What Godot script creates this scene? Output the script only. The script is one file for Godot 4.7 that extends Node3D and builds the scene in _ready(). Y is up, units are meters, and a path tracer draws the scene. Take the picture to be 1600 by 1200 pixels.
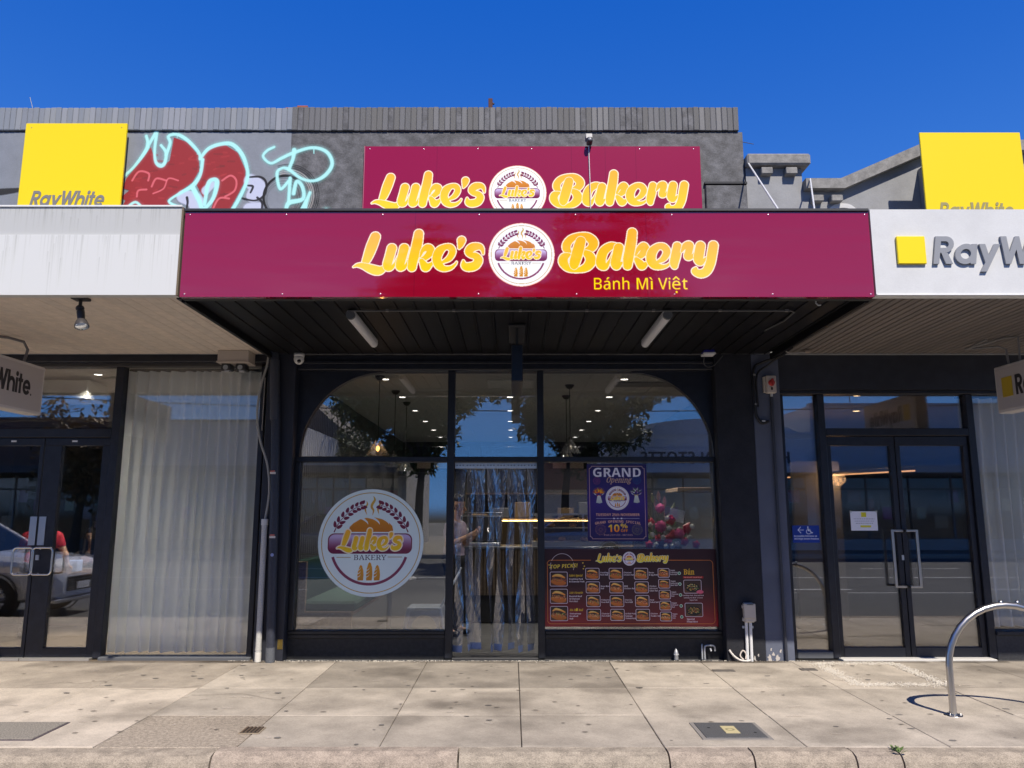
extends Node3D

# ---------------------------------------------------------------- shapes
class Shape:
	var v := PackedVector3Array()
	var n := PackedVector3Array()
	var t := PackedVector2Array()
	var c := PackedColorArray()
	var i := PackedInt32Array()
	var tint := Color(1, 1, 1)

	func put(p: Vector3, nn: Vector3, uv := Vector2.ZERO) -> int:
		v.append(p); n.append(nn); t.append(uv); c.append(tint)
		return v.size() - 1

	func tri(a: Vector3, b: Vector3, d: Vector3) -> void: # a, b, d run counter-clockwise seen from outside
		var nn := (b - a).cross(d - a).normalized()
		var k := put(a, nn); put(b, nn); put(d, nn)
		i.append_array([k, k + 2, k + 1])

	func quad(a: Vector3, b: Vector3, d: Vector3, e: Vector3, u0 := Vector2(0, 1), u1 := Vector2(1, 1), u2 := Vector2(1, 0), u3 := Vector2(0, 0)) -> void:
		var nn := (b - a).cross(e - a)
		if nn.length() < 1e-12:
			nn = (d - b).cross(e - b)
		nn = nn.normalized()
		var k := put(a, nn, u0); put(b, nn, u1); put(d, nn, u2); put(e, nn, u3)
		i.append_array([k, k + 2, k + 1, k, k + 3, k + 2])

	func face(pts: Array, mid: Vector3) -> void: # a convex face turned away from mid
		var nn: Vector3 = (pts[1] - pts[0]).cross(pts[2] - pts[0])
		var p := pts.duplicate()
		if nn.dot(pts[0] - mid) < 0:
			p.reverse()
		if p.size() == 4:
			quad(p[0], p[1], p[2], p[3])
		else:
			tri(p[0], p[1], p[2])

	func box(lo: Vector3, hi: Vector3, b := 0.0) -> Shape:
		var m := (lo + hi) / 2
		var h := (hi - lo) / 2
		b = min(b, min(h.x, min(h.y, h.z)) * 0.49)
		if b <= 0.0:
			for ax in 3:
				var a1 := (ax + 1) % 3
				var a2 := (ax + 2) % 3
				for s in [-1.0, 1.0]:
					var p := []
					for q in [[-1, -1], [1, -1], [1, 1], [-1, 1]]:
						var w := Vector3.ZERO
						w[ax] = s * h[ax]; w[a1] = q[0] * h[a1]; w[a2] = q[1] * h[a2]
						p.append(m + w)
					face(p, m)
			return self
		var at := func(sg: Vector3, ax: int) -> Vector3:
			var w := Vector3(sg.x * (h.x - b), sg.y * (h.y - b), sg.z * (h.z - b))
			w[ax] = sg[ax] * h[ax]
			return m + w
		for ax in 3:
			var a1 := (ax + 1) % 3
			var a2 := (ax + 2) % 3
			for s in [-1.0, 1.0]:
				var p := []
				for q in [[-1, -1], [1, -1], [1, 1], [-1, 1]]:
					var sg := Vector3.ZERO
					sg[ax] = s; sg[a1] = q[0]; sg[a2] = q[1]
					p.append(at.call(sg, ax))
				face(p, m)
			for s1 in [-1.0, 1.0]: # edges along ax
				for s2 in [-1.0, 1.0]:
					var e0 := Vector3.ZERO
					e0[ax] = -1; e0[a1] = s1; e0[a2] = s2
					var e1 := e0
					e1[ax] = 1
					face([at.call(e0, a1), at.call(e1, a1), at.call(e1, a2), at.call(e0, a2)], m)
		for x in [-1.0, 1.0]:
			for y in [-1.0, 1.0]:
				for z in [-1.0, 1.0]:
					var sg := Vector3(x, y, z)
					face([at.call(sg, 0), at.call(sg, 1), at.call(sg, 2)], m)
		return self

	func prism(pts: PackedVector2Array, z0: float, z1: float) -> Shape:
		if pts.size() < 3:
			return self
		if Geometry2D.is_polygon_clockwise(pts):
			pts = pts.duplicate()
			pts.reverse()
		var idx := Geometry2D.triangulate_polygon(pts)
		for k in range(0, idx.size(), 3):
			var a := pts[idx[k]]
			var b := pts[idx[k + 1]]
			var d := pts[idx[k + 2]]
			if (b - a).cross(d - a) < 0:
				var w := b
				b = d
				d = w
			tri(Vector3(a.x, a.y, z1), Vector3(b.x, b.y, z1), Vector3(d.x, d.y, z1))
			tri(Vector3(a.x, a.y, z0), Vector3(d.x, d.y, z0), Vector3(b.x, b.y, z0))
		for k in pts.size():
			var a := pts[k]
			var b := pts[(k + 1) % pts.size()]
			quad(Vector3(a.x, a.y, z0), Vector3(b.x, b.y, z0), Vector3(b.x, b.y, z1), Vector3(a.x, a.y, z1))
		return self

	func tube(path: Array, r, seg := 10, closed_ends := true) -> Shape: # r: a number or one per point
		var up := Vector3.UP
		var first := v.size()
		var cnt := path.size()
		var side := Vector3.ZERO
		for k in cnt:
			var dir: Vector3 = (path[min(k + 1, cnt - 1)] - path[max(k - 1, 0)]).normalized()
			if k == 0:
				side = dir.cross(up if abs(dir.y) < 0.9 else Vector3.RIGHT).normalized()
			else:
				side = (side - dir * side.dot(dir)).normalized()
			var other := dir.cross(side)
			var rr: float = r[k] if r is Array else r
			for j in seg + 1:
				var a := TAU * j / seg
				var o := side * cos(a) + other * sin(a)
				put(path[k] + o * rr, o, Vector2(float(j) / seg, float(k) / cnt))
		for k in cnt - 1:
			for j in seg:
				var a := first + k * (seg + 1) + j
				var b := a + seg + 1
				i.append_array([a, b, a + 1, a + 1, b, b + 1])
		if closed_ends:
			for e in [0, cnt - 1]:
				var dir: Vector3 = (path[1] - path[0]).normalized() * -1.0 if e == 0 else (path[cnt - 1] - path[cnt - 2]).normalized()
				var mid := put(path[e], dir)
				var ring := []
				for j in seg + 1:
					ring.append(put(v[first + e * (seg + 1) + j], dir))
				for j in seg:
					i.append_array([mid, ring[j + 1], ring[j]] if e != 0 else [mid, ring[j], ring[j + 1]])
		return self

	func lathe(profile: Array, at: Vector3, seg := 20, turn := Basis()) -> Shape: # profile: Vector2(radius, height)
		var first := v.size()
		var cnt := profile.size()
		for k in cnt:
			var d: Vector2 = profile[min(k + 1, cnt - 1)] - profile[max(k - 1, 0)]
			var nn := Vector2(d.y, -d.x).normalized()
			for j in seg + 1:
				var a := TAU * j / seg
				put(at + turn * Vector3(profile[k].x * cos(a), profile[k].y, profile[k].x * sin(a)), turn * Vector3(nn.x * cos(a), nn.y, nn.x * sin(a)), Vector2(float(j) / seg, float(k) / cnt))
		for k in cnt - 1:
			for j in seg:
				var a := first + k * (seg + 1) + j
				var b := a + seg + 1
				i.append_array([a, a + 1, b, a + 1, b + 1, b])
		return self

	func blob(at: Vector3, rad: Vector3, seg := 12, turn := Basis()) -> Shape:
		var first := v.size()
		var rows := seg / 2 + 1
		for k in rows + 1:
			var p := PI * k / rows
			for j in seg + 1:
				var a := TAU * j / seg
				var o := Vector3(sin(p) * cos(a), cos(p), sin(p) * sin(a))
				put(at + turn * (o * rad), (turn * (o / rad)).normalized(), Vector2(float(j) / seg, float(k) / rows))
		for k in rows:
			for j in seg:
				var a := first + k * (seg + 1) + j
				var b := a + seg + 1
				i.append_array([a, b, a + 1, a + 1, b, b + 1])
		return self

	func grid(f: Callable, nu: int, nv: int) -> Shape: # f(u, v) -> Vector3, u along x, v up
		var first := v.size()
		for b in nv + 1:
			for a in nu + 1:
				var u := float(a) / nu
				var w := float(b) / nv
				var p: Vector3 = f.call(u, w)
				var du: Vector3 = f.call(u + 0.001, w) - f.call(u - 0.001, w)
				var dv: Vector3 = f.call(u, w + 0.001) - f.call(u, w - 0.001)
				put(p, du.cross(dv).normalized(), Vector2(u, 1.0 - w))
		for b in nv:
			for a in nu:
				var k := first + b * (nu + 1) + a
				i.append_array([k, k + nu + 2, k + 1, k, k + nu + 1, k + nu + 2])
		return self

	func disc(at: Vector3, r: float, seg := 32, facing := Vector3.BACK) -> Shape:
		var side := facing.cross(Vector3.UP if abs(facing.y) < 0.9 else Vector3.RIGHT).normalized() * -1.0
		var upw := facing.cross(side)
		var mid := put(at, facing, Vector2(0.5, 0.5))
		for j in seg + 1:
			var a := TAU * j / seg
			put(at + (side * cos(a) + upw * sin(a)) * r, facing, Vector2(0.5 + 0.5 * cos(a), 0.5 - 0.5 * sin(a)))
		for j in seg:
			i.append_array([mid, mid + 2 + j, mid + 1 + j])
		return self

	func moved(x: Transform3D) -> Shape:
		for k in v.size():
			v[k] = x * v[k]
			n[k] = (x.basis * n[k]).normalized()
		return self

	func join(o: Shape, x := Transform3D()) -> Shape:
		var k := v.size()
		for j in o.v.size():
			v.append(x * o.v[j]); n.append((x.basis * o.n[j]).normalized())
		t.append_array(o.t); c.append_array(o.c)
		for j in o.i:
			i.append(j + k)
		return self

	func low() -> Vector3:
		var lo := Vector3.ONE * 1e9
		var hi := -lo
		for p in v:
			lo = lo.min(p)
			hi = hi.max(p)
		return Vector3((lo.x + hi.x) / 2, lo.y, (lo.z + hi.z) / 2)

	func mesh(off := Vector3.ZERO, colours := false) -> ArrayMesh:
		var a := []
		a.resize(Mesh.ARRAY_MAX)
		var w := v.duplicate()
		if off != Vector3.ZERO:
			for k in w.size():
				w[k] -= off
		a[Mesh.ARRAY_VERTEX] = w
		a[Mesh.ARRAY_NORMAL] = n
		a[Mesh.ARRAY_TEX_UV] = t
		if colours:
			a[Mesh.ARRAY_COLOR] = c
		a[Mesh.ARRAY_INDEX] = i
		var m := ArrayMesh.new()
		m.add_surface_from_arrays(Mesh.PRIMITIVE_TRIANGLES, a)
		return m

# ---------------------------------------------------------------- naming and tagging
var used := {}
var mats := {}
var noises := {}
var rng := RandomNumberGenerator.new()

func numbered(nm: String, parent: Node) -> String:
	var key := str(parent.get_instance_id()) + nm
	used[key] = used.get(key, -1) + 1
	return nm if used[key] == 0 else "%s_%03d" % [nm, used[key]]

func tag(o: Node3D, label := "", category := "", group := "", kind := "") -> Node3D:
	if label: o.set_meta("label", label)
	if category: o.set_meta("category", category)
	if group: o.set_meta("group", group)
	if kind: o.set_meta("kind", kind)
	return o

func thing(nm: String, at: Vector3, label: String, category: String, group := "") -> Node3D:
	var o := Node3D.new()
	o.name = numbered(nm, self)
	o.position = at
	add_child(o, true)
	return tag(o, label, category, group)

func origin_of(o: Node) -> Vector3:
	var p := Vector3.ZERO
	while o != self and o is Node3D:
		p += o.position
		o = o.get_parent()
	return p

func part(nm: String, s: Shape, m: Material, parent: Node3D, label := "", colours := false) -> MeshInstance3D:
	var o := MeshInstance3D.new()
	o.name = numbered(nm, parent)
	var p := origin_of(parent)
	var base := s.low()
	o.mesh = s.mesh(base, colours)
	o.position = base - p
	o.material_override = m
	parent.add_child(o, true)
	if label: o.set_meta("label", label)
	return o

func piece(nm: String, mesh: Mesh, at: Vector3, m: Material, parent: Node3D) -> MeshInstance3D:
	var o := MeshInstance3D.new()
	o.name = numbered(nm, parent)
	o.mesh = mesh
	o.position = at - origin_of(parent)
	o.material_override = m
	parent.add_child(o, true)
	return o

func solo(nm: String, s: Shape, m: Material, label: String, category: String, group := "", colours := false) -> MeshInstance3D:
	return tag(part(nm, s, m, self, "", colours), label, category, group) as MeshInstance3D

func setting(nm: String, s: Shape, m: Material) -> MeshInstance3D:
	return tag(part(nm, s, m, self), "", "", "", "structure") as MeshInstance3D

# ---------------------------------------------------------------- materials
func noise_tex(key: String, freq: float, oct: int, lo: float, hi: float, px := 512, kind := FastNoiseLite.TYPE_SIMPLEX_SMOOTH) -> NoiseTexture2D:
	var k := "%s %s %s %s %s %s" % [key, freq, oct, lo, hi, px]
	if noises.has(k):
		return noises[k]
	var f := FastNoiseLite.new()
	f.noise_type = kind
	f.frequency = freq
	f.fractal_octaves = oct
	f.seed = key.hash() % 1000
	var t := NoiseTexture2D.new()
	t.width = px
	t.height = px
	t.seamless = true
	t.noise = f
	var g := Gradient.new()
	g.set_color(0, Color(lo, lo, lo))
	g.set_color(1, Color(hi, hi, hi))
	t.color_ramp = g
	noises[k] = t
	return t

# clouds of tone with fine grit over them, seamless
func speckled(freq: float, lo: float, hi: float, grit: float) -> ImageTexture:
	var key := "speck %s %s %s %s" % [freq, lo, hi, grit]
	if not noises.has(key):
		var f := FastNoiseLite.new()
		f.noise_type = FastNoiseLite.TYPE_SIMPLEX_SMOOTH
		f.frequency = freq
		f.fractal_octaves = 6
		f.fractal_gain = 0.6
		f.seed = int(freq * 1000 + grit * 100)
		var img := f.get_seamless_image(768, 768)
		img.convert(Image.FORMAT_L8)
		var d := img.get_data()
		var r := RandomNumberGenerator.new()
		r.seed = 3
		var last := 0.0
		for k in d.size():
			last = last * 0.45 + r.randfn() * grit
			var pit := -0.35 * grit * 4.0 if r.randf() < 0.006 else 0.0
			d[k] = clampi(int(255.0 * (lerpf(lo, hi, d[k] / 255.0) + last + pit)), 0, 255)
		noises[key] = ImageTexture.create_from_image(Image.create_from_data(768, 768, false, Image.FORMAT_L8, d))
	return noises[key]

# linear base colour; o: grain [freq, lo, hi, metres per repeat], bump [freq, cm, metres per repeat], coat, spec
func M(r: float, g: float, b: float, rough := 0.8, o := {}) -> StandardMaterial3D:
	var key := "%s %s %s %s %s" % [r, g, b, rough, o]
	if mats.has(key):
		return mats[key]
	var m := StandardMaterial3D.new()
	m.albedo_color = Color(r, g, b).linear_to_srgb()
	m.roughness = rough
	m.metallic = o.get("metal", 0.0)
	m.metallic_specular = o.get("spec", 0.5)
	if o.has("grain") or o.has("bump"):
		m.uv1_triplanar = true
		m.uv1_world_triplanar = true
		m.uv1_triplanar_sharpness = 4.0
		var per: float = o.grain[3] if o.has("grain") else o.bump[2]
		m.uv1_scale = Vector3.ONE / per
	if o.has("speck"):
		m.albedo_texture = speckled(o.grain[0], o.grain[1], o.grain[2], o.speck)
	elif o.has("grain"):
		m.albedo_texture = noise_tex("grain", o.grain[0], 4, o.grain[1], o.grain[2])
	if o.has("bump"):
		m.heightmap_enabled = true
		m.heightmap_scale = o.bump[1]
		m.heightmap_texture = noise_tex("bump", o.bump[0], 3, 0.0, 1.0)
	if o.has("coat"):
		m.clearcoat_enabled = true
		m.clearcoat = o.coat
		m.clearcoat_roughness = o.get("coat_rough", 0.03)
	if o.has("rim"):
		m.rim_enabled = true
		m.rim = o.rim
	if o.has("back"):
		m.backlight_enabled = true
		m.backlight = Color(o.back, o.back, o.back)
	if o.has("sss"):
		m.subsurf_scatter_enabled = true
		m.subsurf_scatter_strength = o.sss
	if o.get("vc", false):
		m.vertex_color_use_as_albedo = true
	mats[key] = m
	return m

func glass(alpha := 0.03, rough := 0.0, tint := Color(0.05, 0.08, 0.08)) -> StandardMaterial3D:
	var key := "glass %s %s %s" % [alpha, rough, tint]
	if mats.has(key):
		return mats[key]
	var m := StandardMaterial3D.new()
	m.transparency = BaseMaterial3D.TRANSPARENCY_ALPHA
	m.albedo_color = Color(tint.r, tint.g, tint.b, alpha)
	m.roughness = rough
	m.metallic_specular = 0.5
	mats[key] = m
	return m

func printed(img: Image, rough := 0.3, coat := 0.0, alpha := false) -> StandardMaterial3D:
	var m := StandardMaterial3D.new()
	m.albedo_texture = ImageTexture.create_from_image(img)
	m.roughness = rough
	if coat > 0:
		m.clearcoat_enabled = true
		m.clearcoat = coat
		m.clearcoat_roughness = 0.02
	if alpha:
		m.transparency = BaseMaterial3D.TRANSPARENCY_ALPHA
	return m

func glow(c: Color, e: float) -> StandardMaterial3D:
	var m := StandardMaterial3D.new()
	m.albedo_color = Color(0.8, 0.8, 0.8)
	m.emission_enabled = true
	m.emission = c
	m.emission_energy_multiplier = e
	return m

# ---------------------------------------------------------------- drawing print
var ink0 := Color.WHITE
var ink1 := Color.WHITE
var ink_top := 0.0
var ink_low := 1.0

func ink(a: Color, b = null, top := 0.0, low := 1.0) -> void:
	ink0 = a
	ink1 = a if b == null else b
	ink_top = top
	ink_low = low

func row(img: Image, y: int, x0: float, x1: float) -> void:
	if y < 0 or y >= img.get_height():
		return
	var a := maxi(0, roundi(x0))
	var b := mini(img.get_width(), roundi(x1))
	if b > a:
		var c := ink0 if ink0 == ink1 else ink0.lerp(ink1, clampf((y - ink_top) / (ink_low - ink_top), 0, 1))
		img.fill_rect(Rect2i(a, y, b - a, 1), c)

func dot(img: Image, p: Vector2, r: float, squash := 1.0) -> void:
	if r * squash < 0.7:
		row(img, floori(p.y), floorf(p.x), floorf(p.x) + 1)
		return
	for y in range(floori(p.y - r * squash), ceili(p.y + r * squash) + 1):
		var d := (y + 0.5 - p.y) / squash
		if abs(d) < r:
			var w := sqrt(r * r - d * d)
			row(img, y, p.x - w, p.x + w)

func poly(img: Image, pts: PackedVector2Array) -> void:
	var lo := 1e9
	var hi := -1e9
	for p in pts:
		lo = min(lo, p.y)
		hi = max(hi, p.y)
	for y in range(maxi(0, floori(lo)), mini(img.get_height(), ceili(hi)) + 1):
		var yy := y + 0.5
		var xs := []
		for k in pts.size():
			var a := pts[k]
			var b := pts[(k + 1) % pts.size()]
			if (a.y <= yy) != (b.y <= yy):
				xs.append(a.x + (yy - a.y) / (b.y - a.y) * (b.x - a.x))
		xs.sort()
		for k in range(0, xs.size() - 1, 2):
			row(img, y, xs[k], xs[k + 1])

func smooth(pts: Array, steps := 8) -> Array: # Catmull-Rom through [x, y, r] triples
	var out := []
	for k in pts.size() - 1:
		var p0: Array = pts[max(k - 1, 0)]
		var p1: Array = pts[k]
		var p2: Array = pts[k + 1]
		var p3: Array = pts[min(k + 2, pts.size() - 1)]
		for s in steps:
			var f := float(s) / steps
			var q := []
			for d in 3:
				q.append(cubic_interpolate(p1[d], p2[d], p0[d], p3[d], f))
			out.append(q)
	out.append(pts[-1])
	return out

func brush(img: Image, pts: Array, at: Vector2, k: float, grow := 0.0) -> void:
	for q in smooth(pts, 10):
		dot(img, at + Vector2(q[0], q[1]) * k, maxf(0.5, q[2] * k + grow))

var text_cache := {}
func fonts(nm: String, bold: bool) -> SystemFont:
	var f := SystemFont.new()
	f.font_names = PackedStringArray([nm])
	f.font_weight = 700 if bold else 400
	return f

func text_points(s: String, nm: String, bold: bool) -> PackedVector2Array: # triangles, baseline at 0, cap height about 1
	var key := "%s|%s|%s" % [s, nm, bold]
	if text_cache.has(key):
		return text_cache[key]
	var m := TextMesh.new()
	m.font = fonts(nm, bold)
	m.font_size = 64
	m.pixel_size = 1.0 / 46.0
	m.depth = 0.0
	m.curve_step = 1.0
	m.text = s
	m.horizontal_alignment = HORIZONTAL_ALIGNMENT_LEFT
	m.vertical_alignment = VERTICAL_ALIGNMENT_BOTTOM
	var out := PackedVector2Array()
	for k in m.get_surface_count():
		var a := m.surface_get_arrays(k)
		var vv: PackedVector3Array = a[Mesh.ARRAY_VERTEX]
		var ii: PackedInt32Array = a[Mesh.ARRAY_INDEX] if a[Mesh.ARRAY_INDEX] != null else PackedInt32Array(range(vv.size()))
		for j in ii:
			out.append(Vector2(vv[j].x, vv[j].y))
	text_cache[key] = out
	return out

# writes s so that it fills the width w (or keeps its shape when w is 0) at cap height h pixels, centre or left edge at x, baseline at y
func write(img: Image, s: String, x: float, y: float, h: float, w := 0.0, centred := true, nm := "Droid Sans", bold := true, slant := 0.0, rise := 0.0) -> void:
	var pts := text_points(s, nm, bold)
	if pts.is_empty():
		return
	var lo := Vector2(1e9, 1e9)
	var hi := -lo
	for p in pts:
		lo = lo.min(p)
		hi = hi.max(p)
	var base := text_points("H", nm, bold)
	var zero := 1e9
	var top := -1e9
	for p in base:
		zero = min(zero, p.y)
		top = max(top, p.y)
	var ky := h / (top - zero)
	var kx := w / (hi.x - lo.x) if w > 0 else ky
	var mid := (lo.x + hi.x) / 2 if centred else lo.x
	for k in range(0, pts.size(), 3):
		var tri := PackedVector2Array()
		for j in 3:
			var p := pts[k + j]
			var xx := (p.x - mid) * kx
			tri.append(Vector2(x + xx + slant * (p.y - zero) * ky, y - (p.y - zero) * ky - rise * xx))
		poly(img, tri)

# ---------------------------------------------------------------- the bakery's script lettering: [x, y, r] in tenths of the drawn sign, from the roundel's centre
var script_first := [
	[[300, 186, 50], [262, 300, 54], [218, 430, 42], [185, 482, 20]],
	[[80, 514, 4], [125, 496, 18], [185, 504, 31], [250, 530, 43], [315, 552, 48], [362, 552, 40], [410, 520, 22]],
	[[476, 312, 48], [455, 400, 46], [434, 485, 45], [440, 520, 38], [475, 522, 24], [510, 480, 12], [540, 400, 7]],
	[[606, 312, 48], [586, 400, 46], [566, 490, 45], [576, 520, 38], [618, 510, 17], [650, 440, 7]],
	[[755, 152, 46], [742, 250, 51], [722, 350, 52], [700, 440, 49], [690, 518, 44]],
	[[775, 400, 9], [800, 335, 20], [845, 304, 36], [878, 320, 40], [872, 365, 36], [830, 412, 28], [778, 440, 18]],
	[[790, 448, 24], [818, 496, 38], [836, 520, 42], [880, 492, 22], [910, 460, 9]],
	[[1012, 462, 13], [1078, 420, 29], [1112, 352, 33], [1090, 302, 33], [1030, 298, 30], [972, 345, 45], [948, 420, 45], [968, 490, 44], [1020, 532, 30], [1090, 526, 20], [1138, 490, 11], [1155, 462, 6]],
	[[1205, 224, 42], [1196, 270, 29], [1180, 312, 9]],
	[[1432, 372, 8], [1422, 322, 20], [1388, 292, 33], [1320, 302, 44], [1284, 345, 42], [1302, 382, 30], [1355, 398, 36], [1384, 440, 42], [1350, 498, 45], [1280, 516, 44], [1236, 500, 32], [1226, 448, 8]]]
var script_second := [
	[[178, 300, 12], [150, 275, 34], [150, 230, 36], [190, 178, 32], [262, 148, 25], [340, 160, 36], [388, 210, 42], [372, 262, 36], [310, 298, 22]],
	[[300, 300, 20], [350, 336, 40], [362, 390, 45], [320, 445, 36], [240, 470, 22], [160, 455, 28], [118, 400, 40], [126, 350, 36], [172, 326, 13]],
	[[275, 200, 43], [255, 270, 48], [235, 340, 48], [215, 410, 43], [212, 436, 28]],
	[[606, 240, 16], [545, 246, 33], [484, 290, 40], [456, 360, 42], [456, 418, 42], [492, 440, 24], [530, 380, 9], [562, 310, 5]],
	[[615, 262, 42], [597, 340, 42], [582, 408, 42], [598, 436, 28], [640, 400, 9]],
	[[740, 120, 41], [730, 200, 44], [715, 280, 45], [697, 370, 44], [690, 428, 38]],
	[[765, 330, 9], [795, 272, 20], [838, 246, 34], [852, 282, 36], [815, 332, 27], [770, 357, 15]],
	[[772, 370, 20], [800, 408, 34], [820, 432, 34], [858, 410, 16], [880, 388, 7]],
	[[948, 400, 9], [1012, 365, 25], [1046, 302, 32], [1022, 256, 32], [970, 250, 29], [916, 300, 40], [902, 370, 42], [930, 420, 38], [985, 440, 23], [1040, 430, 13], [1080, 396, 7]],
	[[1142, 248, 38], [1126, 330, 42], [1108, 400, 38], [1110, 432, 28]],
	[[1176, 300, 7], [1212, 244, 25], [1252, 238, 34], [1242, 300, 32], [1232, 345, 32], [1266, 346, 17], [1296, 306, 7]],
	[[1350, 244, 41], [1336, 310, 43], [1326, 370, 41], [1346, 400, 26], [1394, 360, 9]],
	[[1466, 240, 41], [1450, 320, 42], [1430, 410, 40], [1394, 480, 38], [1340, 504, 36], [1290, 482, 28], [1302, 452, 10]]]

const GOLD0 := Color(1.0, 0.71, 0.18)
const GOLD1 := Color(1.0, 0.84, 0.12)
const CREAM := Color(1.0, 0.93, 0.80)

# letters in drawn-sign units: k pixels for each tenth
func script_word(img: Image, word: Array, at: Vector2, k: float, edge: float, gap := false) -> void:
	for st in word: # the gold strokes stand on cream rims, stroke after stroke
		ink(CREAM)
		brush(img, st, at, k, edge)
	for st in word:
		ink(CREAM)
		brush(img, st, at, k, edge * 0.55)
		ink(GOLD0, GOLD1, at.y + 130 * k, at.y + 560 * k)
		brush(img, st, at, k, 0.0)

func words_round(img: Image, mid: Vector2, s: float, edge: float) -> void: # s: pixels for one unit of the sign, 51 units the roundel's radius
	script_word(img, script_first, mid + Vector2(-275, -57) * s, s / 6.667, edge)
	script_word(img, script_second, mid + Vector2(45, -57) * s, s / 5.714, edge)

func arc_points(mid: Vector2, r: float, a0: float, a1: float, seg := 24) -> PackedVector2Array:
	var p := PackedVector2Array()
	for k in seg + 1:
		var a := lerpf(a0, a1, float(k) / seg)
		p.append(mid + Vector2(cos(a), sin(a)) * r)
	return p

func rounded(lo: Vector2, hi: Vector2, r: float) -> PackedVector2Array:
	var p := PackedVector2Array()
	p.append_array(arc_points(Vector2(hi.x - r, lo.y + r), r, -PI / 2, 0, 6))
	p.append_array(arc_points(Vector2(hi.x - r, hi.y - r), r, 0, PI / 2, 6))
	p.append_array(arc_points(Vector2(lo.x + r, hi.y - r), r, PI / 2, PI, 6))
	p.append_array(arc_points(Vector2(lo.x + r, lo.y + r), r, PI, PI * 1.5, 6))
	return p

func band(img: Image, mid: Vector2, r0: float, r1: float, a0: float, a1: float, seg := 40) -> void:
	var p := arc_points(mid, r0, a0, a1, seg)
	var q := arc_points(mid, r1, a0, a1, seg)
	q.reverse()
	p.append_array(q)
	poly(img, p)

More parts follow.
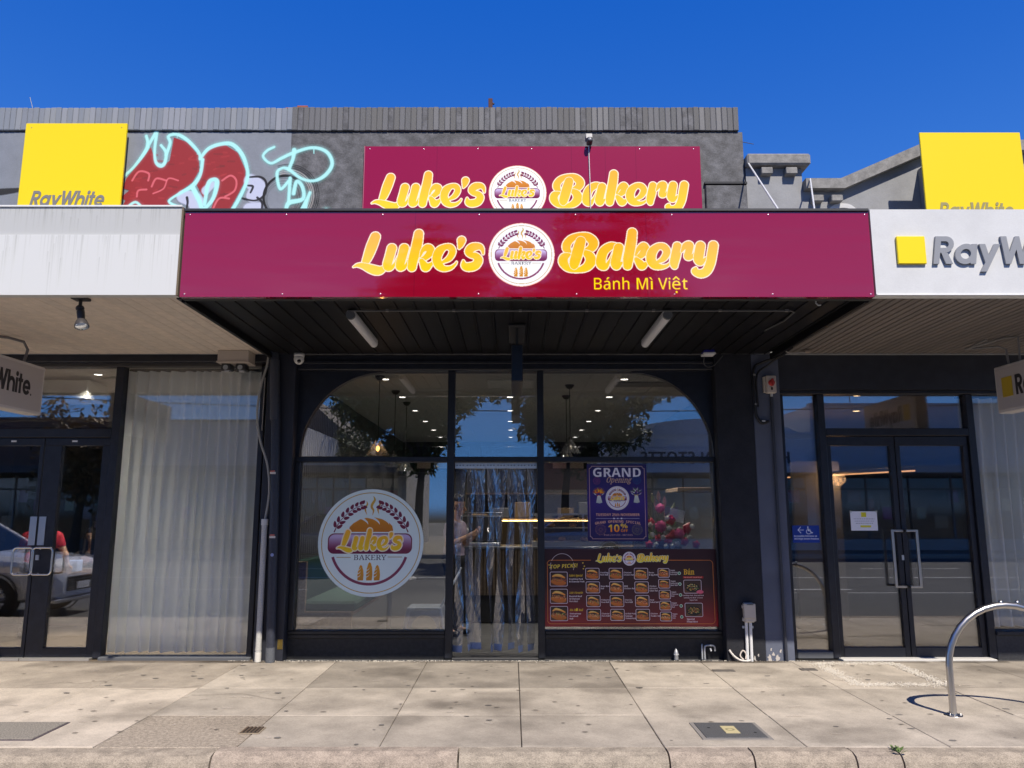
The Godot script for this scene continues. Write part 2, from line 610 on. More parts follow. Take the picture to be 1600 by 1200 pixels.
func roundel(img: Image, mid: Vector2, R: float, paper := Color(0.97, 0.97, 0.95), rim := true) -> void:
	var maroon := Color(0.46, 0.09, 0.23)
	var bread := Color(0.86, 0.56, 0.12)
	if rim:
		ink(Color(1.0, 0.78, 0.62))
		dot(img, mid, R * 1.02)
	ink(paper)
	dot(img, mid, R)
	ink(Color(0.78, 0.63, 0.25))
	band(img, mid, R * 0.925, R * 0.94, 0, TAU, 96)
	ink(Color(0.80, 0.68, 0.28), Color(0.85, 0.62, 0.2), mid.y - R * 0.85, mid.y - R * 0.5)
	brush(img, [[0.03, -0.865, 0.006], [0.055, -0.80, 0.02], [0.01, -0.72, 0.024], [0.0, -0.66, 0.022], [0.035, -0.60, 0.016], [0.02, -0.515, 0.004]], mid, R)
	brush(img, [[-0.10, -0.77, 0.004], [-0.085, -0.72, 0.014], [-0.115, -0.66, 0.017], [-0.12, -0.61, 0.015], [-0.09, -0.52, 0.003]], mid, R)
	brush(img, [[0.14, -0.77, 0.004], [0.155, -0.72, 0.014], [0.125, -0.66, 0.017], [0.12, -0.61, 0.015], [0.14, -0.53, 0.003]], mid, R)
	for sd in [-1.0, 1.0]: # two ears of wheat
		ink(maroon)
		var stem := smooth([[0.70, -0.20, 0.012], [0.62, -0.36, 0.011], [0.47, -0.53, 0.010], [0.31, -0.645, 0.009], [0.17, -0.70, 0.008]], 8)
		for q in stem:
			dot(img, mid + Vector2(q[0] * sd, q[1]) * R, maxf(0.6, q[2] * R))
		for k in 8:
			var q: Array = stem[mini(stem.size() - 1, 5 + k * 4)]
			var o: Array = stem[mini(stem.size() - 1, 6 + k * 4)]
			var d: Vector2 = Vector2(o[0] - q[0], o[1] - q[1]).normalized() if k < 7 else Vector2(-0.9, -0.35)
			for s2 in [-1.0, 1.0]:
				var out: Vector2 = Vector2(-d.y, d.x) * s2
				var c: Vector2 = Vector2(q[0], q[1]) + out * 0.052 + d * 0.03
				var ax: Vector2 = (d * 0.8 + out * 0.5).normalized()
				var len: float = 0.062 - 0.003 * k
				var leaf := PackedVector2Array()
				for j in 12:
					var a := TAU * j / 12
					var w: Vector2 = ax * cos(a) * len + Vector2(-ax.y, ax.x) * sin(a) * 0.03 * (1.0 - 0.3 * cos(a))
					leaf.append(mid + Vector2((c.x + w.x) * sd, c.y + w.y) * R)
				poly(img, leaf)
	ink(bread, Color(0.80, 0.48, 0.08), mid.y - R * 0.45, mid.y - R * 0.2)
	var loaf := PackedVector2Array()
	for q in [[-0.42, -0.22], [-0.41, -0.29], [-0.34, -0.36], [-0.22, -0.43], [-0.10, -0.46], [0.05, -0.47], [0.19, -0.45], [0.32, -0.39], [0.40, -0.31], [0.42, -0.23], [0.40, -0.195], [-0.40, -0.195]]:
		loaf.append(mid + Vector2(q[0], q[1]) * R)
	poly(img, loaf)
	ink(paper)
	for x in [-0.16, 0.06, 0.24]:
		brush(img, [[x - 0.14, -0.465, 0.006], [x - 0.02, -0.45, 0.020], [x + 0.07, -0.39, 0.014], [x + 0.1, -0.34, 0.003]], mid, R)
	ink(maroon)
	poly(img, rounded(mid + Vector2(-0.815, -0.17) * R, mid + Vector2(0.785, 0.21) * R, 0.12 * R))
	ink(Color(0.80, 0.72, 0.86), Color(0.46, 0.12, 0.26), mid.y - R * 0.10, mid.y + R * 0.14)
	poly(img, rounded(mid + Vector2(-0.795, -0.15) * R, mid + Vector2(0.765, 0.195) * R, 0.11 * R))
	script_word(img, script_first, mid + Vector2(-0.017, -0.04) * R - Vector2(762, 352) * 0.00091 * R, 0.00091 * R, 0.022 * R)
	ink(Color(0.18, 0.2, 0.28))
	write(img, "BAKERY", mid.x - 0.005 * R, mid.y + 0.325 * R, 0.095 * R, 0.62 * R, true, "Droid Serif", false)
	ink(Color(0.7, 0.6, 0.35))
	img.fill_rect(Rect2i(roundi(mid.x - 0.64 * R), roundi(mid.y + 0.27 * R), roundi(0.27 * R), maxi(1, roundi(0.012 * R))), ink0)
	img.fill_rect(Rect2i(roundi(mid.x + 0.33 * R), roundi(mid.y + 0.265 * R), roundi(0.27 * R), maxi(1, roundi(0.012 * R))), ink0)
	ink(maroon.lightened(0.12))
	band(img, mid + Vector2(-0.02, 0.04) * R, 0.705 * R, 0.755 * R, 0.32, PI - 0.32)
	for q in [[-0.175, 0.415], [-0.01, 0.365], [0.135, 0.415]]:
		ink(Color(0.9, 0.62, 0.14), Color(0.82, 0.55, 0.12), mid.y + q[1] * R, mid.y + 0.7 * R)
		var b := PackedVector2Array()
		for p in [[-0.055, 0.70], [-0.06, 0.6], [-0.05, q[1] + 0.12], [-0.02, q[1] + 0.02], [0.0, q[1]], [0.025, q[1] + 0.02], [0.05, q[1] + 0.1], [0.058, 0.6], [0.05, 0.70]]:
			b.append(mid + Vector2(q[0] + p[0], p[1]) * R)
		poly(img, b)
		ink(paper)
		for k in 3:
			brush(img, [[q[0] - 0.06, 0.52 + k * 0.06, 0.008], [q[0] - 0.02, 0.50 + k * 0.06, 0.005], [q[0] + 0.0, 0.47 + k * 0.06, 0.002]], mid, R)

func fascia_print() -> Image:
	var img := Image.create(2048, 264, false, Image.FORMAT_RGB8)
	img.fill(Color(0.57, 0.03, 0.15))
	ink(Color(0.40, 0.02, 0.14)) # the panel joints
	for x in [690, 1380]:
		img.fill_rect(Rect2i(x, 0, 1, 264), ink0)
	var s := 2048.0 / 1080.0 # pixels for one unit
	var mid := Vector2(1008, 134)
	words_round(img, mid, s, 3.4)
	roundel(img, mid, 51 * s)
	ink(Color(0.72, 0.30, 0.05))
	viet_line(img, Vector2(1224, 243))
	ink(Color(1.0, 0.88, 0.05))
	viet_line(img, Vector2(1222, 241))
	return img

func viet_line(img: Image, at: Vector2) -> void:
	write(img, "Bánh Mì Vi", at.x, at.y, 35, 226, false, "Droid Sans", false)
	write(img, "e", at.x + 231, at.y, 35, 24, false, "Droid Sans", false)
	brush(img, [[235, -31, 2.2], [243, -38, 2.2]], at, 1)
	brush(img, [[243, -38, 2.2], [251, -31, 2.2]], at, 1)
	dot(img, at + Vector2(243, 8), 3.2)
	write(img, "t", at.x + 260, at.y, 35, 16, false, "Droid Sans", false)

func upper_print() -> Image:
	var img := Image.create(1536, 440, false, Image.FORMAT_RGB8)
	img.fill(Color(0.57, 0.06, 0.23))
	ink(Color(0.38, 0.03, 0.15))
	for x in [330, 945, 1100, 1240]:
		img.fill_rect(Rect2i(x, 0, 1, 440), ink0)
	var k := 1536.0 / 525.0
	var mid := Vector2((809 - 570) * k, 77 * k)
	words_round(img, mid, k * 0.86, 4.6)
	roundel(img, mid, 44 * k)
	return img

func decal_print() -> Image:
	var img := Image.create(1024, 1024, false, Image.FORMAT_RGB8)
	img.fill(Color(0.90, 0.96, 0.95))
	roundel(img, Vector2(512, 512), 511, Color(0.90, 0.96, 0.95), false)
	return img

func burst(img: Image, mid: Vector2, r: float, n: int, a: Color, b: Color) -> void:
	for k in n:
		ink(a if k % 2 else b)
		var d := Vector2.from_angle(TAU * k / n + 0.13)
		for s in 12:
			dot(img, mid + d * r * (0.2 + 0.8 * s / 11.0), 1.3 if s < 9 else 2.4)

func bouquet(img: Image, mid: Vector2, petals: Array, ribbon: Color) -> void:
	ink(Color(0.93, 0.93, 0.88), Color(0.75, 0.78, 0.75), mid.y, mid.y + 130)
	poly(img, PackedVector2Array([mid + Vector2(-18, 30), mid + Vector2(18, 30), mid + Vector2(44, 128), mid + Vector2(10, 140), mid + Vector2(-38, 130)]))
	poly(img, PackedVector2Array([mid + Vector2(-78, -8), mid + Vector2(0, 52), mid + Vector2(80, -6), mid + Vector2(50, 26), mid + Vector2(0, 34), mid + Vector2(-52, 26)]))
	ink(ribbon)
	poly(img, PackedVector2Array([mid + Vector2(-26, 22), mid + Vector2(26, 44), mid + Vector2(28, 20), mid + Vector2(-28, 46)]))
	for k in 26:
		ink(petals[k % petals.size()])
		var a := PI + PI * rng.randf()
		dot(img, mid + Vector2(cos(a) * 60, sin(a) * 48) * sqrt(rng.randf()), rng.randf_range(7, 13))
	for k in 13:
		ink(petals[k % petals.size()].darkened(0.15))
		var a := PI + PI * k / 12.0
		brush(img, [[cos(a) * 48, sin(a) * 40, 5], [cos(a) * 72, sin(a) * 62, 3], [cos(a) * 88, sin(a) * 76, 1]], mid, 1.0)

func poster_print() -> Image:
	var img := Image.create(800, 1020, false, Image.FORMAT_RGB8)
	for y in 1020:
		var f := absf(y / 1020.0 - 0.5) * 2.0
		img.fill_rect(Rect2i(0, y, 800, 1), Color(0.25, 0.16, 0.48).lerp(Color(0.15, 0.12, 0.33), f))
	ink(Color(0.90, 0.74, 0.66))
	for e in [[28, 60, 5, 900], [767, 60, 5, 900], [60, 28, 680, 5], [60, 987, 680, 5]]:
		img.fill_rect(Rect2i(e[0], e[1], e[2], e[3]), ink0)
	for q in [[28, 28, 0.0], [772, 28, PI / 2], [772, 992, PI], [28, 992, PI * 1.5]]:
		band(img, Vector2(q[0], q[1]), 30, 35, q[2], q[2] + PI / 2, 10)
	ink(Color(0.93, 0.92, 0.94))
	write(img, "GRAND", 402, 172, 118, 640, true, "Droid Sans", true)
	ink(Color(0.17, 0.12, 0.42))
	for k in 40:
		img.fill_rect(Rect2i(rng.randi_range(85, 700), rng.randi_range(60, 170), rng.randi_range(2, 16), 2), Color(0.70, 0.68, 0.78))
	ink(Color(0.92, 0.76, 0.60))
	write(img, "Opening", 420, 248, 70, 330, true, "Droid Serif", false, 0.28)
	burst(img, Vector2(128, 225), 48, 18, Color(0.62, 0.28, 0.5), Color(0.75, 0.35, 0.5))
	burst(img, Vector2(668, 215), 56, 20, Color(0.1, 0.5, 0.62), Color(0.15, 0.4, 0.7))
	bouquet(img, Vector2(155, 385), [Color(0.98, 0.6, 0.12), Color(0.95, 0.42, 0.1), Color(0.98, 0.8, 0.25)], Color(0.75, 0.15, 0.3))
	bouquet(img, Vector2(655, 380), [Color(0.45, 0.2, 0.5), Color(0.85, 0.85, 0.8), Color(0.3, 0.45, 0.3)], Color(0.75, 0.62, 0.3))
	roundel(img, Vector2(402, 455), 158, Color(0.93, 0.92, 0.95), false)
	ink(Color(0.93, 0.72, 0.60))
	write(img, "TUESDAY 25th NOVEMBER", 402, 690, 34, 580)
	ink(Color(0.92, 0.90, 0.94))
	img.fill_rect(Rect2i(112, 722, 576, 3), ink0)
	for k in 3:
		dot(img, Vector2(350 + k * 50, 723), 12 if k != 1 else 9, 0.8)
	ink(Color(0.93, 0.72, 0.60))
	var arched := "GRAND OPENING SPECIAL"
	for k in arched.length():
		var u := (k - 10.0) / 10.0
		if arched[k] != " ":
			write(img, arched[k], 402 + u * 292, 786 + u * u * 24 - 8, 32, 0, true, "Droid Sans", true, 0.0, -u * 0.16)
	ink(Color(1.0, 0.86, 0.35), Color(0.98, 0.50, 0.05), 805, 905)
	write(img, "10", 345, 900, 96, 150)
	write(img, "%", 482, 852, 60, 92)
	write(img, "OFF", 484, 900, 34, 92)
	ink(Color(0.90, 0.72, 0.62))
	write(img, "from 25/11/25 - 08/12/25", 402, 950, 22, 380, true, "Droid Sans", false)
	burst(img, Vector2(170, 870), 72, 26, Color(0.85, 0.62, 0.45), Color(0.7, 0.45, 0.4))
	burst(img, Vector2(655, 870), 70, 30, Color(0.72, 0.66, 0.35), Color(0.5, 0.5, 0.4))
	return img

func dish(img: Image, lo: Vector2, hi: Vector2, kind: int) -> void: # a framed picture of a filled roll (or of a bowl)
	ink(Color(0.86, 0.80, 0.84))
	poly(img, rounded(lo - Vector2(4, 4), hi + Vector2(4, 4), 12))
	ink(Color(0.22, 0.15, 0.13), Color(0.40, 0.25, 0.17), lo.y, hi.y)
	poly(img, rounded(lo, hi, 9))
	var w := hi - lo
	var m := (lo + hi) / 2
	if kind >= 10:
		ink(Color(0.10, 0.08, 0.08))
		dot(img, m + Vector2(0, w.y * 0.08), w.x * 0.42, 0.62)
		for k in 90:
			var cs := [Color(0.80, 0.66, 0.40), Color(0.72, 0.40, 0.18), Color(0.35, 0.5, 0.15), Color(0.85, 0.78, 0.6)]
			ink(cs[rng.randi() % (4 if kind == 10 else 3)])
			var a := rng.randf() * TAU
			dot(img, m + Vector2(cos(a) * w.x * 0.35, sin(a) * w.y * 0.26 + w.y * 0.05) * sqrt(rng.randf()), rng.randf_range(2, 5), 0.7)
		return
	ink(Color(0.88, 0.56, 0.24), Color(0.72, 0.40, 0.16), m.y - w.y * 0.3, m.y + w.y * 0.4)
	brush(img, [[-0.40, 0.14, 0.10], [-0.15, 0.18, 0.17], [0.15, 0.22, 0.17], [0.38, 0.24, 0.08]], m, w.x * 0.95)
	var fill := [[0.45, 0.16, 0.08], [0.55, 0.30, 0.12], [0.70, 0.22, 0.14], [0.80, 0.62, 0.35], [0.38, 0.52, 0.14], [0.85, 0.45, 0.30]]
	for k in 90:
		var f: Array = fill[(kind + (k % 3) * (1 if k % 2 else 2)) % 6]
		ink(Color(f[0], f[1], f[2]).lightened(rng.randf() * 0.25))
		var u := rng.randf_range(-0.42, 0.42)
		dot(img, m + Vector2(u, 0.06 + u * 0.10 + rng.randf_range(-0.10, 0.09)) * w.x, rng.randf_range(2.0, 4.5), 0.7)
	ink(Color(1.0, 0.76, 0.40), Color(0.84, 0.50, 0.20), m.y - w.y * 0.4, m.y)
	brush(img, [[-0.38, -0.16, 0.04], [-0.2, -0.22 - 0.02 * (kind % 3), 0.07], [0.1, -0.20, 0.08 - 0.012 * (kind % 4)], [0.36, -0.08, 0.045]], m, w.x * 0.95)
	ink(Color(1.0, 0.88, 0.58))
	brush(img, [[-0.25, -0.25, 0.008], [0.0, -0.25, 0.015], [0.2, -0.21, 0.008]], m, w.x * 0.95)

func menu_print() -> Image:
	var img := Image.create(1440, 615, false, Image.FORMAT_RGB8)
	for y in 615:
		for x in range(0, 1440, 8):
			var f := y / 615.0
			var side := absf(x / 1440.0 - 0.5) * 2.0
			var red := clampf((f - 0.45) * 1.7 * (0.55 + 0.6 * side), 0, 1)
			img.fill_rect(Rect2i(x, y, 8, 1), Color(0.20, 0.09, 0.11).lerp(Color(0.62, 0.07, 0.14), red))
	ink(Color(0.86, 0.52, 0.24))
	for e in [[22, 120, 4, 440], [1412, 120, 4, 440], [50, 590, 1336, 4], [50, 88, 340, 4], [1040, 88, 350, 4]]:
		img.fill_rect(Rect2i(e[0], e[1], e[2], e[3]), ink0)
	for q in [[52, 120, PI], [1384, 120, -PI / 2], [1384, 562, 0.0], [52, 562, PI / 2]]:
		band(img, Vector2(q[0], q[1]), 28, 32, q[2], q[2] + PI / 2, 10)
	words_round(img, Vector2(713, 76), 1.07, 2.5)
	roundel(img, Vector2(713, 78), 56, Color(0.85, 0.83, 0.87), false)
	ink(Color(0.9, 0.85, 0.85))
	band(img, Vector2(148, 136), 97, 100, 0, TAU, 40)
	img.fill_rect(Rect2i(40, 95, 220, 14), Color(0.20, 0.09, 0.11))
	img.fill_rect(Rect2i(30, 168, 240, 80), Color(0.20, 0.09, 0.11))
	ink(Color(1.0, 0.80, 0.30))
	write(img, "TOP PICKS!", 160, 152, 30, 228, true, "Droid Sans", true, 0.1, 0.05)
	for q in [[38, 128], [46, 150], [322, 112], [334, 138], [326, 158]]:
		dot(img, Vector2(q[0], q[1]), 5)
	var first := [["Luke's Special", "Crackling Pork", "& Charcoal Pork"], ["Luke's Favourite", "Roasted Beef", "& Charcoal", "Pork Roll"], ["Xíu Mại Roll", "Vietnamese", "Meatball", "Roll"]]
	for k in 3:
		var y := 186 + k * 136
		dish(img, Vector2(48, y), Vector2(188, y + 108), k)
		ink(Color(0.95, 0.78, 0.20))
		write(img, first[k][0], 204, y + 34, 17, 112, false, "Droid Serif", true, 0.25)
		ink(Color(0.92, 0.88, 0.88))
		for j in range(1, first[k].size()):
			write(img, first[k][j], 206, y + 40 + j * 20, 12, 0, false)
	var names := [["Crackling|Pork Roll", "Roast Beef|Roll", "Vietnamese|Ham Roll", "Charcoal|Pork Roll"], ["Charcoal|Chicken Roll", "BBQ|Chicken Roll", "Char Siu|Pork Roll", "Grilled Pork|Sausage|Vietnamese Roll"], ["Bacon|& Egg Roll", "Chicken|Schnitzel|Salad Roll", "Ham|Salad Roll", "Chicken|Tender Roll"]]
	for cx in 3:
		for k in 4:
			var lo := Vector2([346, 543, 754][cx] + k * 2, 156 + k * 108)
			dish(img, lo, lo + Vector2(110, 84), cx * 4 + k if cx < 2 else 3 + k)
			ink(Color(0.92, 0.88, 0.88))
			var ls: PackedStringArray = names[cx][k].split("|")
			for j in ls.size():
				write(img, ls[j], lo.x + 121, lo.y + 38 + j * 18, 11, 0, false)
	var vegan := ["Crackling|Pork Roll", "Lemongrass|Beef Roll", "Charcoal|Roll", "Chicken|Roll", "Tofu|Roll"]
	for k in 5:
		var lo := Vector2(954 + k * 2, 158 + k * 86)
		dish(img, lo, lo + Vector2(90, 66), 5 + k)
		ink(Color(0.92, 0.88, 0.88))
		var ls: PackedStringArray = ("Vegan|" + vegan[k]).split("|")
		for j in ls.size():
			write(img, ls[j], lo.x + 100, lo.y + 18 + j * 16, 10, 0, false)
		ink(Color(0.75, 0.85, 0.78))
		dot(img, Vector2(lo.x + 176, lo.y + 36), 13)
		ink(Color(0.2, 0.45, 0.3))
		dot(img, Vector2(lo.x + 176, lo.y + 36), 8)
	ink(Color(0.98, 0.72, 0.20))
	write(img, "Bún", 1212, 205, 44, 90, true, "Droid Serif", true)
	img.fill_rect(Rect2i(1160, 218, 170, 16), Color(0.62, 0.10, 0.12))
	ink(Color(0.95, 0.7, 0.6))
	write(img, "Vermicelli Salad Bowl", 1242, 231, 10, 150)
	dish(img, Vector2(1166, 250), Vector2(1308, 350), 10)
	ink(Color(0.85, 0.40, 0.50))
	dot(img, Vector2(1298, 342), 30, 0.5)
	ink(Color(0.92, 0.88, 0.88))
	for k in 3:
		write(img, ["Crackling Pork  Charcoal Pork", "Lemongrass Beef  Chicken", "Vegan Tofu"][k], 1240, 374 + k * 18, 9, 0)
	dish(img, Vector2(1170, 432), Vector2(1312, 534), 11)
	ink(Color(0.92, 0.88, 0.88))
	write(img, "Special", 1180, 562, 14, 0, false)
	write(img, "Fried Rice", 1180, 582, 14, 0, false)
	return img

func brighter(img: Image, k: float) -> Image:
	img.adjust_bcs(k, 1.02, 1.05)
	return img

func stain_print() -> Image: # old stains, drips and hairline cracks in the paving
	var img := Image.create(1020, 300, false, Image.FORMAT_RGBA8)
	img.fill(Color(0.25, 0.22, 0.19, 0.0))
	var r := RandomNumberGenerator.new()
	r.seed = 41
	for k in 46: # spills
		var p := Vector2(r.randf_range(20, 1000), r.randf_range(20, 285))
		var w := r.randf_range(3, 15)
		spray(img, [[p.x, p.y, w], [p.x + r.randf_range(-30, 30), p.y + r.randf_range(-8, 8), w * 0.7], [p.x + r.randf_range(-40, 40), p.y + r.randf_range(-14, 14), w * 0.4]], Color(0.26, 0.23, 0.20), 16, r.randf_range(0.06, 0.20))
	for k in 40: # dirt in the angle of the shop fronts
		var x := r.randf_range(0, 1020)
		spray(img, [[x, 2, 3], [x + r.randf_range(20, 90), 3, r.randf_range(1, 4)]], Color(0.25, 0.21, 0.17), 7, r.randf_range(0.05, 0.3))
	for k in 3: # cracks
		var p := Vector2(r.randf_range(60, 960), r.randf_range(40, 250))
		var line := [[p.x, p.y, 0.3]]
		for j in 7:
			p += Vector2(r.randf_range(4, 16), r.randf_range(-9, 9))
			line.append([p.x, p.y, 0.3])
		spray(img, line, Color(0.20, 0.17, 0.14), 1.0, 0.3)
	for k in 60: # small pale scuffs
		var p := Vector2(r.randf_range(10, 1010), r.randf_range(10, 290))
		spray(img, [[p.x, p.y, 0.6], [p.x + r.randf_range(-9, 9), p.y + r.randf_range(-2, 2), 0.5]], Color(0.80, 0.76, 0.70), 2, 0.35)
	for k in 70:
		var p := Vector2(r.randf_range(10, 1010), r.randf_range(10, 290))
		spray(img, [[p.x, p.y, 0.5], [p.x + r.randf_range(-2, 2), p.y, 0.6]], Color(0.18, 0.16, 0.14), 1.5, 0.6)
	return img

func access_print() -> Image:
	var img := Image.create(480, 300, false, Image.FORMAT_RGB8)
	img.fill(Color(0.05, 0.22, 0.62))
	ink(Color(0.95, 0.97, 1.0))
	brush(img, [[100, 80, 6], [200, 80, 6]], Vector2.ZERO, 1)
	brush(img, [[150, 28, 6], [102, 80, 6]], Vector2.ZERO, 1)
	brush(img, [[102, 80, 6], [150, 132, 6]], Vector2.ZERO, 1)
	dot(img, Vector2(280, 28), 11)
	brush(img, [[281, 44, 7], [284, 90, 7]], Vector2.ZERO, 1)
	brush(img, [[284, 66, 5], [318, 68, 5]], Vector2.ZERO, 1)
	brush(img, [[284, 92, 7], [322, 94, 7]], Vector2.ZERO, 1)
	brush(img, [[322, 94, 7], [340, 130, 7], [360, 124, 6]], Vector2.ZERO, 1)
	band(img, Vector2(290, 108), 36, 45, 0.5, 4.2)
	write(img, "Accessible Entrance at", 24, 198, 28, 410, false)
	write(img, "363 High Street Preston", 24, 246, 28, 438, false)
	return img

func notice_print() -> Image:
	var img := Image.create(420, 300, false, Image.FORMAT_RGB8)
	img.fill(Color(0.92, 0.92, 0.96))
	img.fill_rect(Rect2i(170, 14, 80, 74), Color(0.86, 0.82, 0.12))
	for k in 3:
		var x := 50 + k * 14
		while x < 370 - k * 18:
			var w := rng.randi_range(10, 34)
			img.fill_rect(Rect2i(x, 114 + k * 34, w, 8), Color(0.55, 0.55, 0.60))
			x += w + 8
	img.fill_rect(Rect2i(148, 218, 166, 32), Color(0.86, 0.84, 0.25))
	return img

# paint sprayed with a soft edge on a clear sheet
func spray(img: Image, pts: Array, c: Color, soft: float, full := 1.0) -> void:
	var path := smooth(pts, 6)
	var lo := Vector2(1e9, 1e9)
	var hi := -lo
	for q in path:
		lo = lo.min(Vector2(q[0], q[1]) - Vector2.ONE * (q[2] + soft))
		hi = hi.max(Vector2(q[0], q[1]) + Vector2.ONE * (q[2] + soft))
	var w := img.get_width()
	var h := img.get_height()
	var done := {}
	for k in path.size() - 1:
		var a := Vector2(path[k][0], path[k][1])
		var b := Vector2(path[k + 1][0], path[k + 1][1])
		var r: float = (path[k][2] + path[k + 1][2]) / 2
		var reach := r + soft
		for y in range(maxi(0, int(min(a.y, b.y) - reach)), mini(h, int(max(a.y, b.y) + reach) + 1)):
			for x in range(maxi(0, int(min(a.x, b.x) - reach)), mini(w, int(max(a.x, b.x) + reach) + 1)):
				var d := Geometry2D.get_closest_point_to_segment(Vector2(x, y), a, b).distance_to(Vector2(x, y))
				if d < reach:
					var f := clampf((reach - d) / soft, 0, 1)
					f = f * f * (3 - 2 * f) * full
					var key := y * w + x
					if f > done.get(key, 0.0):
						done[key] = f
	for key in done:
		var x: int = key % w
		var y: int = key / w
		var o := img.get_pixel(x, y)
		var f: float = done[key]
		var al := f + o.a * (1 - f)
		var m := (c * f + o * (o.a * (1 - f))) / maxf(al, 1e-4)
		img.set_pixel(x, y, Color(m.r, m.g, m.b, al))

func fill_clear(img: Image, pts: Array, c: Color, rough := 0.12) -> void:
	var p := PackedVector2Array()
	for q in pts:
		p.append(Vector2(q[0], q[1]))
	ink(c)
	poly(img, p)

func graffiti_print() -> Image: # a clear sheet, 3.24 pixels a unit
	var img := Image.create(1100, 470, false, Image.FORMAT_RGBA8)
	img.fill(Color(0.5, 0.85, 0.85, 0.0))
	var red := Color(0.56, 0.13, 0.16)
	var aqua := Color(0.66, 0.90, 0.89)
	fill_clear(img, [[40, 290], [110, 195], [150, 130], [165, 170], [200, 215], [225, 222], [250, 200], [262, 82], [330, 105], [395, 175], [402, 250], [372, 310], [320, 350], [250, 400], [330, 460], [20, 460], [45, 400], [20, 385], [60, 350], [28, 340]], red)
	fill_clear(img, [[410, 180], [450, 128], [520, 118], [590, 160], [635, 250], [632, 310], [560, 462], [470, 462], [500, 330], [470, 290], [440, 400], [395, 325], [410, 250]], red)
	for k in 70:
		var x := rng.randf_range(40, 620)
		var y := rng.randf_range(150, 450)
		var b := Color(0.68, 0.20, 0.22) if k % 3 else Color(0.42, 0.13, 0.15)
		if img.get_pixel(int(x), int(y)).a > 0.5:
			spray(img, [[x, y, 2], [x + rng.randf_range(10, 40), y - rng.randf_range(-6, 12), 2]], b, 5, 0.4)
	for q in [[[330, 380, 26], [390, 400, 34], [400, 440, 26]], [[660, 300, 26], [700, 340, 38], [680, 375, 30]], [[440, 350, 16], [470, 320, 12]], [[660, 440, 22], [710, 430, 16]]]:
		spray(img, q, Color(0.72, 0.74, 0.82), 12)
	for q in [[[70, 300, 3], [100, 255, 3], [150, 265, 3], [150, 300, 3]], [[170, 330, 3], [190, 290, 3], [240, 300, 3]], [[100, 380, 3], [105, 350, 3], [145, 345, 3]], [[520, 300, 3], [560, 275, 3], [590, 300, 3], [585, 350, 3], [540, 380, 3]], [[180, 365, 2], [230, 340, 2], [250, 290, 2], [300, 300, 2]], [[480, 450, 3], [510, 390, 3], [560, 390, 3]]]:
		spray(img, q, Color(0.86, 0.42, 0.46), 4, 0.8)
	for q in [[[655, 283, 3], [710, 282, 4], [740, 310, 4], [735, 370, 4], [690, 400, 3], [625, 388, 3]], [[650, 325, 3], [675, 330, 4], [665, 360, 3]], [[700, 385, 4], [725, 410, 4], [725, 455, 3]], [[350, 385, 5], [355, 410, 4], [352, 440, 3]]]:
		spray(img, q, Color(0.10, 0.10, 0.13), 3, 0.9)
	for k in 4:
		var r := 104.0 - k * 9
		var ring := []
		for j in 25:
			var a := TAU * j / 24
			ring.append([833 + cos(a) * r * 0.98 - k * 3, 379 + sin(a) * r + k * 4, 4.0 if k == 0 else 0.7])
		spray(img, ring, Color(0.05, 0.05, 0.07), 3 if k == 0 else 1.5, 0.95 if k == 0 else 0.3)
	for k in 6:
		var arc := []
		for j in 12:
			var a := -1.9 + 2.6 * j / 11
			arc.append([846 + cos(a) * (116 + k * 9), 379 + sin(a) * (116 + k * 9), 0.8])
		spray(img, arc, Color(0.75, 0.72, 0.70) if k < 3 else Color(0.06, 0.06, 0.08), 2, 0.6)
	for q in [
		[[6, 296, 5], [70, 235, 6], [125, 150, 7], [132, 110, 7], [122, 75, 5]],
		[[135, 125, 5], [165, 65, 6], [172, 54, 6], [170, 150, 6], [180, 205, 8], [205, 226, 9], [225, 212, 8], [228, 160, 7], [200, 122, 4]],
		[[230, 170, 6], [245, 110, 6], [234, 76, 6], [275, 66, 7], [330, 95, 7], [390, 155, 7], [402, 190, 6]],
		[[402, 190, 5], [440, 140, 6], [500, 116, 7], [560, 118, 8], [615, 175, 9], [645, 260, 9], [638, 320, 8], [605, 400, 8], [570, 462, 7]],
		[[415, 195, 6], [408, 270, 8], [375, 325, 8], [320, 360, 5], [262, 405, 4], [330, 440, 5], [345, 460, 5]],
		[[375, 335, 11], [410, 395, 11], [435, 440, 9], [480, 390, 12], [495, 310, 10], [472, 295, 8], [450, 320, 9], [440, 420, 8]],
		[[50, 440, 5], [95, 408, 4], [135, 440, 4]],
		[[770, 131, 4], [735, 150, 4], [718, 180, 5], [758, 213, 5], [810, 188, 5], [867, 161, 6], [961, 134, 7], [1035, 155, 8], [1066, 214, 9], [1037, 270, 8], [980, 301, 6], [916, 290, 6], [848, 243, 6], [815, 238, 6], [792, 265, 5], [812, 342, 6], [850, 305, 7]],
		[[872, 146, 8], [868, 190, 6], [850, 243, 6]],
		[[859, 288, 7], [857, 405, 7]], [[880, 365, 8], [893, 304, 7], [923, 334, 8], [927, 392, 9], [859, 412, 9], [845, 455, 8]],
		[[961, 361, 7], [945, 410, 8], [940, 460, 8]], [[945, 400, 7], [915, 460, 7]],
		[[1020, 465, 5], [1045, 445, 5], [1075, 462, 5]]]:
		var uneven := []
		for w in q:
			uneven.append([w[0], w[1], w[2] * rng.randf_range(0.45, 0.9)])
		spray(img, uneven, aqua, 22, 0.22)
		spray(img, uneven, aqua, 8, 0.96)
	for k in 9: # runs below the lines
		var x := rng.randf_range(40, 1000)
		for y in range(60, 430, 5):
			if img.get_pixel(int(x), y).g > 0.8 and img.get_pixel(int(x), y).a > 0.9:
				spray(img, [[x, y, 1.2], [x + 1, y + rng.randf_range(15, 45), 0.8]], aqua.darkened(0.05), 2, 0.8)
				break
	return img

